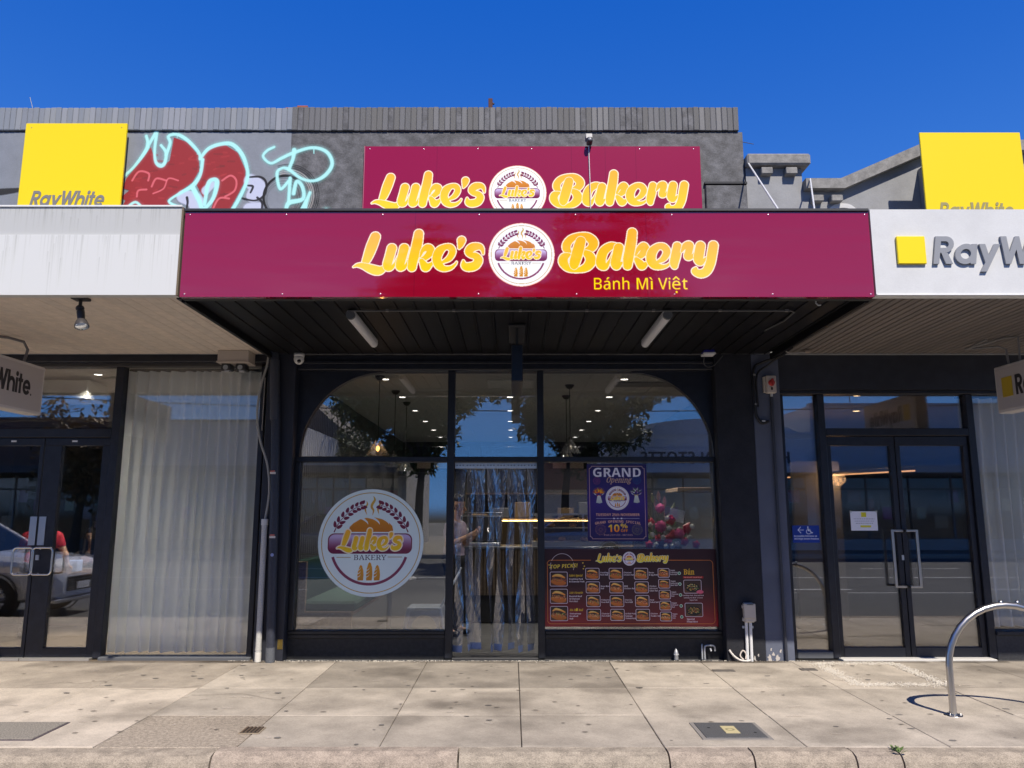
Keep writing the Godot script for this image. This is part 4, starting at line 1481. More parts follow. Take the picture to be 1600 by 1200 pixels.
# ---------------------------------------------------------------- footpath, kerb, road
func build_ground() -> void:
	var conc := func(k: float, warm: float, rough_stone := false) -> StandardMaterial3D:
		var o := {"grain": [0.006, 0.80, 1.0, 2.3], "speck": 0.035, "bump": [0.3, 0.16 if rough_stone else 0.02, 0.7]}
		if rough_stone:
			o.grain = [0.05, 0.70, 1.0, 1.6]
			o.speck = 0.11
		return M(0.585 * k * (1 + warm), 0.515 * k, 0.425 * k * (1 - warm), 0.85, o)
	var fp := setting("footpath", bx(-16, 16, -0.13, -0.03, 0.0, 3.0), M(0.16, 0.145, 0.125, 0.9, {"grain": [0.05, 0.6, 1.0, 1.0]}))
	var zs := [0.0, 1.25, 2.18, 3.0]
	# rows from the shops to the kerb: tone, warmth, rough, one entry for each flag from x = -2.8
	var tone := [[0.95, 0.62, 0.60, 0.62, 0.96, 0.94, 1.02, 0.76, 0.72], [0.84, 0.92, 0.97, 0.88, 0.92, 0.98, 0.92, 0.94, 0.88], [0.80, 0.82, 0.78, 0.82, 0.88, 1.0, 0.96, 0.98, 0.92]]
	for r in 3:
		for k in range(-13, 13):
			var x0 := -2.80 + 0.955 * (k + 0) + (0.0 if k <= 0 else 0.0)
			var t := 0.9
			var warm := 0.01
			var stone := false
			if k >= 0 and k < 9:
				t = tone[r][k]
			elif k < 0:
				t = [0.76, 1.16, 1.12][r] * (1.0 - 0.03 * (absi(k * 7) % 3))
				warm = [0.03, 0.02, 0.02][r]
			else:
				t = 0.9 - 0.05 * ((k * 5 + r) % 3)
			if r == 2 and k == 0:
				stone = true
				warm = 0.05
			var gap := 0.0032
			var dz := rng.randf_range(-0.0025, 0.0025)
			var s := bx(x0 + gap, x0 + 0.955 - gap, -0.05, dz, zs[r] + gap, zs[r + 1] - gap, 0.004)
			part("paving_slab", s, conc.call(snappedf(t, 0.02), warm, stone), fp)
	# gum spots and dark stains
	var gum := Shape.new()
	for k in 70:
		var p := Vector3(rng.randf_range(-4.6, 4.8), 0.0035, rng.randf_range(0.1, 2.95))
		var r := rng.randf_range(0.008, 0.026)
		var ring := PackedVector2Array()
		for j in 9:
			ring.append(Vector2.from_angle(TAU * j / 9) * r * rng.randf_range(0.7, 1.25) * Vector2(1.3, 0.8))
		for j in 9:
			var a := ring[j]
			var b := ring[(j + 1) % 9]
			gum.tri(p, p + Vector3(b.x, 0, b.y), p + Vector3(a.x, 0, a.y))
	var gs := part("gum_spots", gum, M(0.17, 0.155, 0.14, 0.8), fp)
	gs.set_meta("kind", "stuff")
	var st := part("stain_marks", Shape.new().grid(func(u: float, w: float) -> Vector3: return Vector3(lerpf(-5.0, 5.2, u), 0.0052, lerpf(2.97, 0.01, w)), 2, 2), printed(stain_print(), 0.9, 0.0, true), fp)
	st.set_meta("kind", "stuff")
	# broken pale mortar along the shop fronts and round the patched flag
	var crumbs := Shape.new()
	for k in 3600:
		var p := Vector3(rng.randf_range(-3.0, 3.1), 0.002, absf(rng.randfn()) * 0.03 - 0.02)
		if k > 900:
			var e := rng.randf() * 4.0
			p = Vector3(lerpf(3.14, 3.96, fmod(e, 1.0)), 0.004, 0.12 if e < 1 else 1.12) if e < 2 else Vector3(3.16 if e < 3 else 3.95, 0.004, lerpf(0.12, 1.12, fmod(e, 1.0)))
			p += Vector3(rng.randfn() * 0.04, 0, rng.randfn() * 0.04)
		var r := rng.randf_range(0.0015, 0.0065)
		crumbs.box(p - Vector3(r, 0.004, r * 0.8), p + Vector3(r, r * 0.5, r * 0.8), r * 0.3)
	part("mortar_crumbs", crumbs, M(0.62, 0.57, 0.49, 0.95), fp).set_meta("kind", "stuff")
	# kerb stones with worn round noses
	var kb := setting("kerb", bx(-16, 16, -0.30, -0.06, 3.01, 3.15), M(0.2, 0.17, 0.14, 0.9))
	var cuts := [-16.0, -13.0, -10.2, -7.4, -4.6, -1.95, -0.35, 1.02, 1.57, 2.23, 2.53, 4.2, 7.0, 10.0, 13.0, 16.0]
	for k in cuts.size() - 1:
		var a: float = cuts[k] + 0.006
		var b: float = cuts[k + 1] - 0.006
		var wear := rng.randf_range(-0.008, 0.008)
		var prof := pts([3.0, -0.28, 3.20, -0.28, 3.185, -0.10, 3.17, -0.045, 3.145, -0.015, 3.10, wear, 3.0, wear])
		var s := Shape.new().prism(prof, 0, 1)
		# the drawn outline (z, y) is pushed along x
		var turn := Basis(Vector3(0, 0, 1), Vector3(0, 1, 0), Vector3(-1, 0, 0))
		s.moved(Transform3D(turn, Vector3.ZERO))
		for j in s.v.size():
			s.v[j].x = a if s.v[j].x < -0.5 else b
		var warm := 0.02 + 0.03 * (k % 3)
		part("kerb_stone", s, M(0.48 * (1 + warm * 0.3), 0.41 * (1 - 0.02 * (k % 2)), 0.32, 0.9, {"grain": [0.010, 0.66, 1.0, 1.5], "speck": 0.09, "bump": [0.25, 0.16, 0.6]}), kb)
	setting("road", bx(-60, 60, -0.6, -0.14, 3.16, 20.0), M(0.135, 0.139, 0.145, 0.9, {"grain": [0.16, 0.6, 1.0, 1.6], "bump": [0.2, 0.8, 0.5]}))
	setting("ground", bx(-150, 150, -1.2, -0.62, -150, 150), M(0.16, 0.15, 0.12, 0.95))
	var lanes := Shape.new()
	for z in [8.6, 14.9]:
		for k in range(-9, 10):
			lanes.box(Vector3(k * 6.0 - 1.5, -0.139, z - 0.06), Vector3(k * 6.0 + 1.5, -0.136, z + 0.06))
	lanes.box(Vector3(-60, -0.139, 11.68), Vector3(60, -0.136, 11.80))
	part("lane_marking", lanes, M(0.6, 0.6, 0.58, 0.7), get_node("road") as Node3D).set_meta("kind", "stuff")
	# covers set into the flags
	var iron := M(0.17, 0.17, 0.172, 0.55, {"grain": [0.08, 0.6, 1.0, 0.4], "bump": [0.3, 0.25, 0.25]})
	var pc := thing("pit_cover", Vector3(1.55, 0, 2.63), "grey rectangular pit cover with small yellow plate, set in the footpath near the kerb", "pit cover")
	part("rim", bx(1.315, 1.805, 0.0, 0.0075, 2.415, 2.845, 0.002), M(0.24, 0.22, 0.2, 0.7), pc)
	part("lid", bx(1.345, 1.775, 0.004, 0.0125, 2.44, 2.82, 0.004), iron, pc)
	part("plate", bx(1.51, 1.61, 0.008, 0.0155, 2.54, 2.72), M(0.55, 0.47, 0.26, 0.5), pc)
	var pl := Shape.new()
	pl.lathe([Vector2(0.018, 0), Vector2(0.026, 0.002), Vector2(0.034, 0)], Vector3(1.56, 0.0155, 2.63), 20)
	part("emblem", pl, M(0.3, 0.26, 0.14, 0.5), pc)
	for k in 2:
		part("lifting_hole", Shape.new().disc(Vector3(1.42 + k * 0.3, 0.0135, 2.58 + k * 0.12), 0.012, 12, Vector3.UP), M(0.01, 0.01, 0.01, 0.9), pc)
	var gr := thing("drain_grate", Vector3(-1.86, 0, 2.61), "small rusty drain grate sunk beside the rough aggregate slab", "drain grate")
	part("rim", bx(-1.94, -1.79, 0.0, 0.006, 2.53, 2.695, 0.002), M(0.30, 0.24, 0.17, 0.9), gr)
	part("well", bx(-1.93, -1.80, 0.0, 0.0075, 2.54, 2.685), M(0.02, 0.017, 0.014, 0.9), gr)
	for k in 5:
		part("bar", bx(-1.925 + k * 0.027, -1.911 + k * 0.027, 0.004, 0.013, 2.54, 2.685, 0.002), M(0.10, 0.065, 0.04, 0.8), gr)
	var p2 := thing("concrete_pit_lid", Vector3(-3.6, 0, 2.63), "wide concrete pit lid framed by a dark steel edge, near the kerb", "pit lid")
	part("frame", bx(-3.92, -3.29, 0.0, 0.006, 2.40, 2.86, 0.002), M(0.09, 0.07, 0.08, 0.6), p2)
	part("lid", bx(-3.905, -3.305, 0.003, 0.011, 2.415, 2.845, 0.003), M(0.40, 0.36, 0.30, 0.85, {"grain": [0.1, 0.6, 1.0, 0.8]}), p2)
	solo("metal_plate", bx(1.985, 2.20, 0.0, 0.007, 0.46, 0.55, 0.002), M(0.13, 0.115, 0.10, 0.6), "small brown metal access plate by the joint, before the black pier", "access plate", "small plates in the footpath")
	solo("metal_plate", bx(2.87, 3.03, 0.0, 0.007, 0.40, 0.50, 0.002), M(0.13, 0.115, 0.10, 0.6), "small brown metal access plate before the estate agent's narrow side window", "access plate", "small plates in the footpath")
	for q in [[2.53, 3.02, 6]]:
		var weed := Shape.new()
		for k in int(q[2]) * 3:
			var a := rng.randf() * TAU
			var l := rng.randf_range(0.02, 0.06)
			var b := Vector3(q[0] + rng.randfn() * 0.012, 0.0, q[1] + rng.randf() * 0.12)
			var tip := b + Vector3(cos(a) * l, rng.randf_range(0.01, 0.035), sin(a) * l)
			var sd := Vector3(-sin(a), 0, cos(a)) * l * 0.25
			weed.tri(b, b.lerp(tip, 0.6) + sd, tip)
			weed.tri(b, tip, b.lerp(tip, 0.6) - sd)
		part("foliage", weed, M(0.10, 0.16, 0.035, 0.7, {"back": 0.4}), thing("weed", Vector3(q[0], 0, q[1]), "small green weed growing from the kerb joint before the bike hoop", "weed"))
	# the bike hoop
	var hoop := thing("bike_hoop", Vector3(3.9, 0, 2.19), "brushed steel bike hoop bolted to the footpath, casting a thin shadow", "bike hoop")
	var path := [Vector3(3.41, 0, 2.19), Vector3(3.41, 0.2, 2.19), Vector3(3.41, 0.36, 2.19)]
	for k in 19:
		var a := PI - PI * k / 18
		path.append(Vector3(3.89 + cos(a) * 0.48, 0.36 + sin(a) * 0.465, 2.19))
	path.append_array([Vector3(4.37, 0.36, 2.19), Vector3(4.37, 0.2, 2.19), Vector3(4.37, 0, 2.19)])
	var steel := M(0.62, 0.60, 0.57, 0.32, {"metal": 1.0, "grain": [0.2, 0.85, 1.0, 0.2]})
	part("tube", Shape.new().tube(path, 0.0255, 16), steel, hoop)
	for x in [3.41, 4.37]:
		var fl := part("base_plate", Shape.new().lathe([Vector2(0.0, 0.007), Vector2(0.062, 0.007), Vector2(0.066, 0.0)], Vector3(x, 0.002, 2.19), 22), steel, hoop)
		for k in 3:
			part("bolt", Shape.new().lathe([Vector2(0, 0.018), Vector2(0.007, 0.018), Vector2(0.008, 0.006)], Vector3(x + cos(k * 2.1 + 0.5) * 0.048, 0.002, 2.19 + sin(k * 2.1 + 0.5) * 0.048), 8), steel, fl)
	for x in [3.86, 3.99]:
		part("lug", Shape.new().lathe([Vector2(0.0, 0.016), Vector2(0.014, 0.014), Vector2(0.016, 0.0)], Vector3(x, 0.845, 2.19), 10), steel, hoop)

# ---------------------------------------------------------------- what the glass reflects: the other side of the street
func far_shop(nm: String, label: String, x0: float, x1: float, h: float, wall: Material, trim: Material, hump := 0.0) -> Node3D:
	var o := thing(nm, Vector3((x0 + x1) / 2, 0, 24.0), label, "shop building", "shops across the road")
	var z := 23.4
	part("wall", bx(x0, x1, 3.3, h, z, z + 9.0), wall, o)
	if hump > 0:
		var p := PackedVector2Array([Vector2(x0, h), Vector2(x1, h)])
		for k in 13:
			var u := 1.0 - k / 12.0
			p.append(Vector2(lerpf(x0 + 0.3, x1 - 0.3, u), h + hump * pow(sin(PI * u), 0.6)))
		part("parapet", Shape.new().prism(p, z, z + 0.3), wall, o)
	part("coping", bx(x0 - 0.02, x1 + 0.02, h, h + 0.10, z - 0.06, z + 0.3), trim, o)
	part("canopy", bx(x0 + 0.02, x1 - 0.02, 3.05, 3.32, z - 2.6, z + 0.1), trim, o)
	part("pier", bx(x0, x0 + 0.35, -0.02, 3.3, z, z + 9.0), wall, o)
	part("pier", bx(x1 - 0.35, x1, -0.02, 3.3, z, z + 9.0), wall, o)
	part("back_wall", bx(x0, x1, 0, 3.3, z + 8.7, z + 9.0), wall, o)
	var n := 3
	var w := (x1 - x0 - 0.7) / n
	for k in n:
		var a := x0 + 0.35 + k * w
		for j in 4:
			var px := a + w * (0.12 + 0.2 * j)
			var py := 0.9 + 0.35 * ((j * 3 + k) % 4)
			part("display_panel", bx(px, px + 0.35 + 0.2 * (j % 2), py, py + 0.5, z + 0.3, z + 0.33), M(0.5, 0.5 - 0.12 * j, 0.45 - 0.1 * ((k + j) % 3), 0.7), o)
		part("mullion", bx(a + w * 0.5, a + w * 0.5 + 0.06, 0.45, 3.05, z + 0.03, z + 0.13), M(0.25, 0.25, 0.25, 0.5), o)
		part("window_head", bx(a, a + w, 2.45, 2.53, z + 0.03, z + 0.13), M(0.25, 0.25, 0.25, 0.5), o)
		part("stall_riser", bx(a, a + w, -0.02, 0.45, z + 0.02, z + 0.16), trim, o)
		var win := part("window_frame", bx(a, a + 0.06, 0.45, 3.05, z + 0.04, z + 0.12), M(0.03, 0.03, 0.03, 0.4), o)
		part("pane", bx(a + 0.06, a + w, 0.45, 3.05, z + 0.07, z + 0.08), glass(), win)
	return o

func build_far_side() -> void:
	setting("far_footpath", bx(-60, 60, -0.6, 0.0, 20.2, 42), M(0.36, 0.33, 0.28, 0.9, {"grain": [0.05, 0.7, 1.0, 2.0]}))
	setting("far_kerb", bx(-60, 60, -0.6, 0.01, 20.0, 20.2, 0.03), M(0.34, 0.31, 0.26, 0.9))
	var cream := M(0.60, 0.56, 0.48, 0.8)
	var brick := M(0.34, 0.17, 0.12, 0.9, {"grain": [0.1, 0.6, 1.0, 1.0]})
	var grey := M(0.46, 0.47, 0.49, 0.8)
	var dark := M(0.06, 0.06, 0.07, 0.6)
	far_shop("far_shop", "brick shop with dark awning, seen reflected past the glazed doors", -26, -15.5, 5.4, brick, dark)
	far_shop("far_shop", "long grey shop with flat parapet, seen reflected in the sheer curtain window", -15.5, -9.2, 5.3, grey, dark)
	far_shop("far_shop", "low cream shop with dark eaves beside the side street, seen reflected", -9.2, -4.4, 3.75, cream, M(0.09, 0.08, 0.08, 0.7))
	var hs := far_shop("far_shop", "white shop with curved parapet and lettered name band, seen reflected", 4.2, 12.6, 4.75, M(0.66, 0.66, 0.66, 0.7), M(0.6, 0.61, 0.63, 0.6), 0.7)
	far_shop("far_shop", "grey stepped shop with tall parapet at the end of the row, seen reflected", 12.6, 24, 6.0, grey, M(0.4, 0.4, 0.4, 0.7))
	part("name_band", bx(4.6, 12.4, 3.36, 4.2, 23.28, 23.38, 0.01), M(0.62, 0.63, 0.66, 0.5), hs)
	var tm := TextMesh.new()
	tm.font = fonts("Droid Sans", true)
	tm.text = "HAUGHTON STOTTS"
	tm.font_size = 64
	tm.pixel_size = 0.0106
	tm.depth = 0.02
	var mi := MeshInstance3D.new()
	mi.name = "lettering"
	mi.mesh = tm
	mi.rotation.y = PI
	mi.position = Vector3(8.5, 3.78, 23.27) - hs.position
	mi.material_override = M(0.07, 0.07, 0.08, 0.6)
	hs.add_child(mi, true)
	part("vent", bx(-6.2, -5.2, 3.85, 4.5, 26, 27), M(0.12, 0.12, 0.12, 0.8), get_node("far_shop_002") as Node3D)
	var mast := Shape.new()
	mast.tube([Vector3(14.6, 6.0, 24), Vector3(14.6, 7.1, 24)], 0.02, 6)
	mast.tube([Vector3(14.2, 7.05, 24), Vector3(14.7, 7.05, 24)], 0.012, 6)
	part("antenna", mast, M(0.2, 0.2, 0.2, 0.5), get_node("far_shop_004") as Node3D)
	# a gabled house down the side street
	var hz := thing("gabled_house", Vector3(-11.5, 0, 38), "gabled house behind a bushy tree down the side street, seen reflected", "house")
	part("wall", bx(-16, -9, 0, 5.0, 36, 46), cream, hz)
	part("roof", Shape.new().prism(pts([-16.5, 5.0, -8.4, 5.0, -12.5, 8.6]), 35.4, 46.4), M(0.16, 0.13, 0.11, 0.8), hz)
	var hb := thing("corner_house", Vector3(1.5, 0, 46), "low tiled house at the far end of the side street, seen reflected", "house")
	part("wall", bx(-1.0, 8, 0, 3.0, 42, 52), cream, hb)
	part("roof", Shape.new().prism(pts([-1.5, 3.0, 8.5, 3.0, 6.5, 4.9, 0.5, 4.9]), 41.5, 52.5), brick, hb)
	tree("leafy street tree with a leaning trunk by the side street, seen reflected", Vector3(-3.6, 0, 20.9), 11.5, Vector3(3.1, 1, 2.8), [0.07, 0.11, 0.035], 21, 34000)
	tree("broad dark street tree before the white shop, seen reflected over the poster", Vector3(2.0, 0, 20.9), 11.0, Vector3(3.3, 1, 2.8), [0.055, 0.085, 0.03], 22, 38000)
	tree("rusty leaved street tree before the brick shop, seen reflected in the glazed doors", Vector3(-16.6, 0, 20.8), 6.5, Vector3(2.2, 1, 2.0), [0.16, 0.09, 0.03], 23, 3500)
	tree("bushy tree growing over the gabled house, seen reflected", Vector3(-9.4, 0, 33.5), 7.6, Vector3(2.4, 1, 2.2), [0.075, 0.10, 0.05], 24, 5500)
	var pole := thing("power_pole", Vector3(-24, 0, 20.7), "timber power pole with crossarm carrying wires along the street, seen reflected", "power pole")
	part("pole", Shape.new().tube([Vector3(-24, 0, 20.7), Vector3(-24, 9.2, 20.7)], [0.16, 0.11], 10), M(0.14, 0.10, 0.07, 0.9), pole)
	part("crossarm", bx(-24.06, -23.94, 8.5, 8.62, 19.6, 21.8), M(0.14, 0.10, 0.07, 0.9), pole)
	for q in [[6.55, 20.2], [5.35, 20.3]]:
		var w := []
		for k in 25:
			var u := k / 24.0
			w.append(Vector3(lerpf(-24, 30, u), q[0] + 0.9 * pow(u * 2 - 1, 2) * 1.0, q[1]))
		part("wire", Shape.new().tube(w, 0.022, 6), dark, pole)
	var white := M(0.82, 0.83, 0.84, 0.25, {"coat": 1.0})
	car("white parked car with chrome grille at the near kerb, seen reflected in the glazed doors", Vector3(-9.55, -0.14, 4.45), 0.0, white)
	car("silver parked car across the road, seen reflected beside the poster", Vector3(1.9, -0.14, 18.7), PI, M(0.45, 0.46, 0.48, 0.25, {"coat": 1.0}))
	car("dark parked car across the road, seen reflected behind the round decal", Vector3(-6.6, -0.14, 18.7), PI, M(0.05, 0.06, 0.08, 0.25, {"coat": 1.0}))
	rng.seed = 99

# ---------------------------------------------------------------- coping of upright bricks
func coping_bricks(x0: float, x1: float, y0: float, y1: float, parent: Node3D, tones: Array) -> void:
	var vars := []
	for k in 4:
		var s := Shape.new().box(Vector3(-0.0316, 0, 0), Vector3(0.0316, y1 - y0, 0.10 + 0.002 * k), 0.006)
		for j in s.v.size():
			s.v[j].x += 0.0012 * sin(s.v[j].y * 17.0 + k * 2.0)
		vars.append(s.mesh())
	var x := x0 + 0.0335
	while x < x1 - 0.02:
		piece("brick", vars[rng.randi() % 4], Vector3(x, y0 + rng.randf_range(-0.003, 0.003), -0.078 + rng.randf_range(-0.001, 0.003)), tones[rng.randi() % tones.size()], parent)
		x += 0.0668

func room(o: Node3D, x0: float, x1: float, depth: float, h: float, wall: Material, floor_m: Material, ceil_m: Material) -> void:
	part("floor", bx(x0, x1, -0.15, -0.012, -depth, -0.02), floor_m, o)
	part("ceiling", bx(x0, x1, h, h + 0.12, -depth, -0.30), ceil_m, o)
	part("back_wall", bx(x0, x1, 0, h, -depth - 0.2, -depth), wall, o)
	part("roof", bx(x0, x1, 4.3, 4.5, -depth - 0.2, -0.3), M(0.3, 0.3, 0.3, 0.8), o)
	part("rear_upper_wall", bx(x0, x1, h + 0.12, 4.3, -depth - 0.2, -depth), wall, o)

# ---------------------------------------------------------------- the estate agent's shop with the sheer curtain
func build_left_shop() -> void:
	var o := thing("estate_agent_shop", Vector3(-6.0, 0, -3), "grey rendered shop with white canopy, glazed double doors and a tall sheer curtain", "shop building")
	var grey := M(0.225, 0.245, 0.285, 0.75, {"grain": [0.006, 0.90, 1.0, 2.2], "speck": 0.02, "bump": [0.08, 0.05, 0.7]})
	var navy := M(0.018, 0.020, 0.030, 0.45, {"grain": [0.012, 0.7, 1.0, 1.4], "speck": 0.06})
	part("wall", bx(-10, -2.602, 3.30, 5.975, -0.3, 0.0), grey, o)
	part("coping_bed", bx(-10, -2.602, 5.99, 6.262, -0.3, 0.017), M(0.13, 0.14, 0.16, 0.9), o)
	coping_bricks(-7.2, -2.60, 5.99, 6.275, o, [grey, M(0.25, 0.265, 0.30, 0.75), M(0.20, 0.22, 0.255, 0.8), M(0.235, 0.25, 0.275, 0.7)])
	part("coping_bricks_beyond", bx(-10, -7.21, 5.99, 6.27, -0.029, 0.025), grey, o)
	# canopy: deck, white fascia in two strips, boarded soffit
	part("canopy_deck", bx(-10, -2.72, 3.335, 3.42, 0.02, 2.40), M(0.4, 0.4, 0.4, 0.7), o)
	var white := printed(streaked(0.82), 0.45)
	part("fascia", face_box(-10, -2.70, 3.268, 3.775, 2.42, 2.50), white, o, "white fascia board streaked by rain")
	part("fascia_cap", face_box(-10, -2.70, 3.779, 4.012, 2.40, 2.488), printed(streaked(0.73), 0.45), o)
	part("fascia_top", bx(-10, -2.70, 4.013, 4.03, 2.36, 2.50, 0.003), M(0.7, 0.7, 0.68, 0.5), o)
	part("rusty_edge", bx(-2.70, -2.685, 3.268, 4.01, 2.41, 2.497), M(0.34, 0.26, 0.17, 0.9, {"grain": [0.1, 0.4, 1.0, 0.3]}), o)
	var bm := []
	for k in 4:
		bm.append(M(0.80 * (1 - 0.03 * k), 0.68 * (1 - 0.025 * k), 0.56 * (1 - 0.02 * k), 0.55, {"grain": [0.02, 0.9, 1.0, 1.3]}))
	part("soffit_backing", bx(-10, -2.72, 3.318, 3.332, 0.02, 2.41), M(0.12, 0.09, 0.07, 0.9), o)
	var board := Shape.new().box(Vector3(-0.0545, 0, 0.02), Vector3(0.0545, 0.016, 2.405), 0.0045).mesh()
	for k in 42:
		piece("soffit_board", board, Vector3(-2.785 - k * 0.1115, 3.298 + rng.randf_range(-0.0012, 0.0012), 0), bm[rng.randi() % 4], o)
	part("soffit_trim", bx(-2.735, -2.70, 3.262, 3.33, 0.03, 2.40), M(0.03, 0.03, 0.035, 0.6), o)
	# shop front
	part("head_beam", bx(-10, -2.73, 3.218, 3.30, -0.28, -0.02, 0.006), navy, o)
	part("head_rail", bx(-10, -2.84, 3.18, 3.222, -0.24, -0.12, 0.004), M(0.06, 0.055, 0.05, 0.5), o)
	var jamb := func(x0: float, x1: float, y0: float, y1: float, nm := "frame_post") -> void:
		part(nm, bx(x0, x1, y0, y1, -0.25, -0.13, 0.006), navy, o)
	jamb.call(-4.50, -4.41, 0.0, 3.19)
	jamb.call(-2.85, -2.79, 0.0, 3.19)
	jamb.call(-6.02, -5.93, 0.0, 3.19)
	part("transom", bx(-5.93, -4.50, 2.375, 2.475, -0.25, -0.13, 0.006), navy, o)
	part("curtain_sill", bx(-4.42, -2.79, -0.03, 0.022, -0.26, -0.09, 0.008), M(0.10, 0.105, 0.115, 0.5), o)
	pane("window_pane", -5.93, -4.50, 2.475, 3.19, o)
	clear_pane("window_pane", -4.41, -2.85, 0.022, 3.19, o)
	part("rear_window_wall", bx(-10, -6.02, 0, 3.19, -0.28, -0.1), navy, o)
	for sd in 2: # two door leaves
		var a: float = [-5.93, -5.245][sd]
		var b: float = [-5.255, -4.505][sd]
		var d := part("door", bx(a, b, 2.285, 2.37, -0.235, -0.165, 0.004), navy, o)
		part("stile", bx(a, a + (0.05 if sd == 0 else 0.19), 0.0, 2.285, -0.235, -0.165, 0.004), navy, d)
		part("stile", bx(b - (0.04 if sd == 0 else 0.09), b, 0.0, 2.285, -0.235, -0.165, 0.004), navy, d)
		part("bottom_rail", bx(a + 0.05, b - 0.04, 0.012, 0.105, -0.233, -0.167, 0.004), navy, d)
		pane("pane", a + 0.05, b - 0.04, 0.105, 2.285, o)
		part("floor_label", bx(a + 0.3, a + 0.36, 2.325, 2.345, -0.1645, -0.163), M(0.7, 0.7, 0.7, 0.6), d)
		var xh: float = [-5.30, -5.20][sd]
		var px: float = [-5.335, -5.235][sd]
		part("push_plate", bx(px + 0.01, px + 0.085, 1.19, 1.50, -0.164, -0.158), M(0.55, 0.55, 0.55, 0.35, {"metal": 1.0}), d)
		var steel := M(0.66, 0.64, 0.60, 0.25, {"metal": 1.0})
		var h := Shape.new()
		var x0 := xh if sd == 1 else xh - 0.11
		var ring := []
		for q in rounded(Vector2(x0 - 0.02, 0.88), Vector2(x0 + 0.20, 1.165), 0.04):
			ring.append(Vector3(q.x, q.y, -0.085))
		ring.append(ring[0])
		h.tube(ring, 0.011, 10)
		for y in [0.89, 1.155]:
			h.tube([Vector3(x0 + (0.03 if sd == 0 else 0.06), y, -0.165), Vector3(x0 + (0.03 if sd == 0 else 0.06), y, -0.09)], 0.010, 8)
		part("door_handle", h, steel, d)
		part("threshold", bx(a, b, -0.03, 0.010, -0.26, -0.08, 0.004), M(0.50, 0.48, 0.44, 0.4, {"metal": 0.6}), d)
	part("door_lock", bx(-5.225, -5.185, 1.03, 1.085, -0.164, -0.156), M(0.6, 0.6, 0.6, 0.3, {"metal": 1.0}), o)
	# inside
	room(o, -10, -2.74, 7.0, 3.24, M(0.22, 0.21, 0.20, 0.8), M(0.18, 0.14, 0.10, 0.5), M(0.62, 0.60, 0.55, 0.8))
	part("party_wall", bx(-2.74, -2.62, -0.02, 4.3, -7.2, -0.3), M(0.25, 0.24, 0.23, 0.8), o)
	part("outer_wall", bx(-10.2, -10, -0.02, 6.2, -7.2, 0), M(0.25, 0.24, 0.23, 0.8), o)
	part("partition", bx(-5.2, -2.74, 0, 3.24, -3.15, -3.05), M(0.13, 0.13, 0.135, 0.8), o)
	part("bulkhead", bx(-10, -2.74, 2.95, 3.24, -3.6, -3.5), M(0.5, 0.48, 0.44, 0.8), o)
	# the curtain
	var cur := thing("sheer_curtain", Vector3(-3.63, 0, -0.36), "tall pale sheer curtain in soft folds behind the wide window", "curtain", "sheer curtains in the estate agent's windows")
	curtain(cur, -4.46, -2.80, 0.03, 3.17, -0.38, 14)

func curtain(cur: Node3D, x0: float, x1: float, y0: float, y1: float, z: float, folds: int) -> void:
	var ph := []
	for k in folds + 2:
		ph.append(rng.randf_range(0.75, 1.25))
	var f := func(u: float, w: float) -> Vector3:
		var k := (u + 0.016 * sin(u * 11.0) + 0.010 * sin(u * 23.0 + 1.0) + 0.012 * sin(w * 2.2 + u * 6.0)) * folds
		var j := clampi(int(k), 0, folds)
		var amp: float = lerpf(ph[j], ph[j + 1], k - j) * lerpf(0.052, 0.040, w)
		var low := 1.0 - w
		return Vector3(lerpf(x0, x1, u) + 0.018 * sin(k * 2.1) * low, lerpf(y0, y1, w), z + amp * sin(k * TAU) + 0.02 * sin(k * 1.3) * low)
	part("fabric", Shape.new().grid(f, folds * 16, 24), M(0.84, 0.88, 0.85, 0.9, {"back": 0.5, "rim": 0.3}), cur)
	part("curtain_track", bx(x0, x1, y1, y1 + 0.025, z - 0.03, z + 0.03), M(0.05, 0.05, 0.05, 0.6), cur)

func streaked(k := 0.88) -> Image: # white paint with rain streaks
	var key := "streak %s" % k
	if not text_cache.has(key):
		var img := Image.create(1024, 256, false, Image.FORMAT_RGB8)
		img.fill(Color(k, k * 1.005, k * 0.995))
		for j in 420:
			var x := rng.randi_range(0, 1023)
			var top := 0 if rng.randf() < 0.8 else rng.randi_range(0, 120)
			var l := rng.randi_range(40, 256)
			var a := rng.randf_range(0.01, 0.055) * (1.6 if k < 0.85 else 0.8)
			for y in range(top, mini(256, top + l)):
				var c := img.get_pixel(x, y)
				var f := 1.0 - a * (1.0 - float(y - top) / l)
				img.set_pixel(x, y, Color(c.r * f, c.g * f, c.b * f * 0.995))
		text_cache[key] = img
	return text_cache[key]

func face_box(x0: float, x1: float, y0: float, y1: float, z0: float, z1: float) -> Shape: # a box whose front wears a print from corner to corner
	var s := Shape.new()
	s.quad(Vector3(x0, y0, z1), Vector3(x1, y0, z1), Vector3(x1, y1, z1), Vector3(x0, y1, z1))
	var e := Vector2(0.002, 0.002)
	for q in [[Vector3(x0, y1, z1), Vector3(x1, y1, z1), Vector3(x1, y1, z0), Vector3(x0, y1, z0)], [Vector3(x0, y0, z0), Vector3(x1, y0, z0), Vector3(x1, y0, z1), Vector3(x0, y0, z1)],
		[Vector3(x0, y0, z0), Vector3(x0, y0, z1), Vector3(x0, y1, z1), Vector3(x0, y1, z0)], [Vector3(x1, y0, z1), Vector3(x1, y0, z0), Vector3(x1, y1, z0), Vector3(x1, y1, z1)]]:
		s.quad(q[0], q[1], q[2], q[3], e, e, e, e)
	s.quad(Vector3(x1, y0, z0), Vector3(x0, y0, z0), Vector3(x0, y1, z0), Vector3(x1, y1, z0), e, e, e, e)
	return s

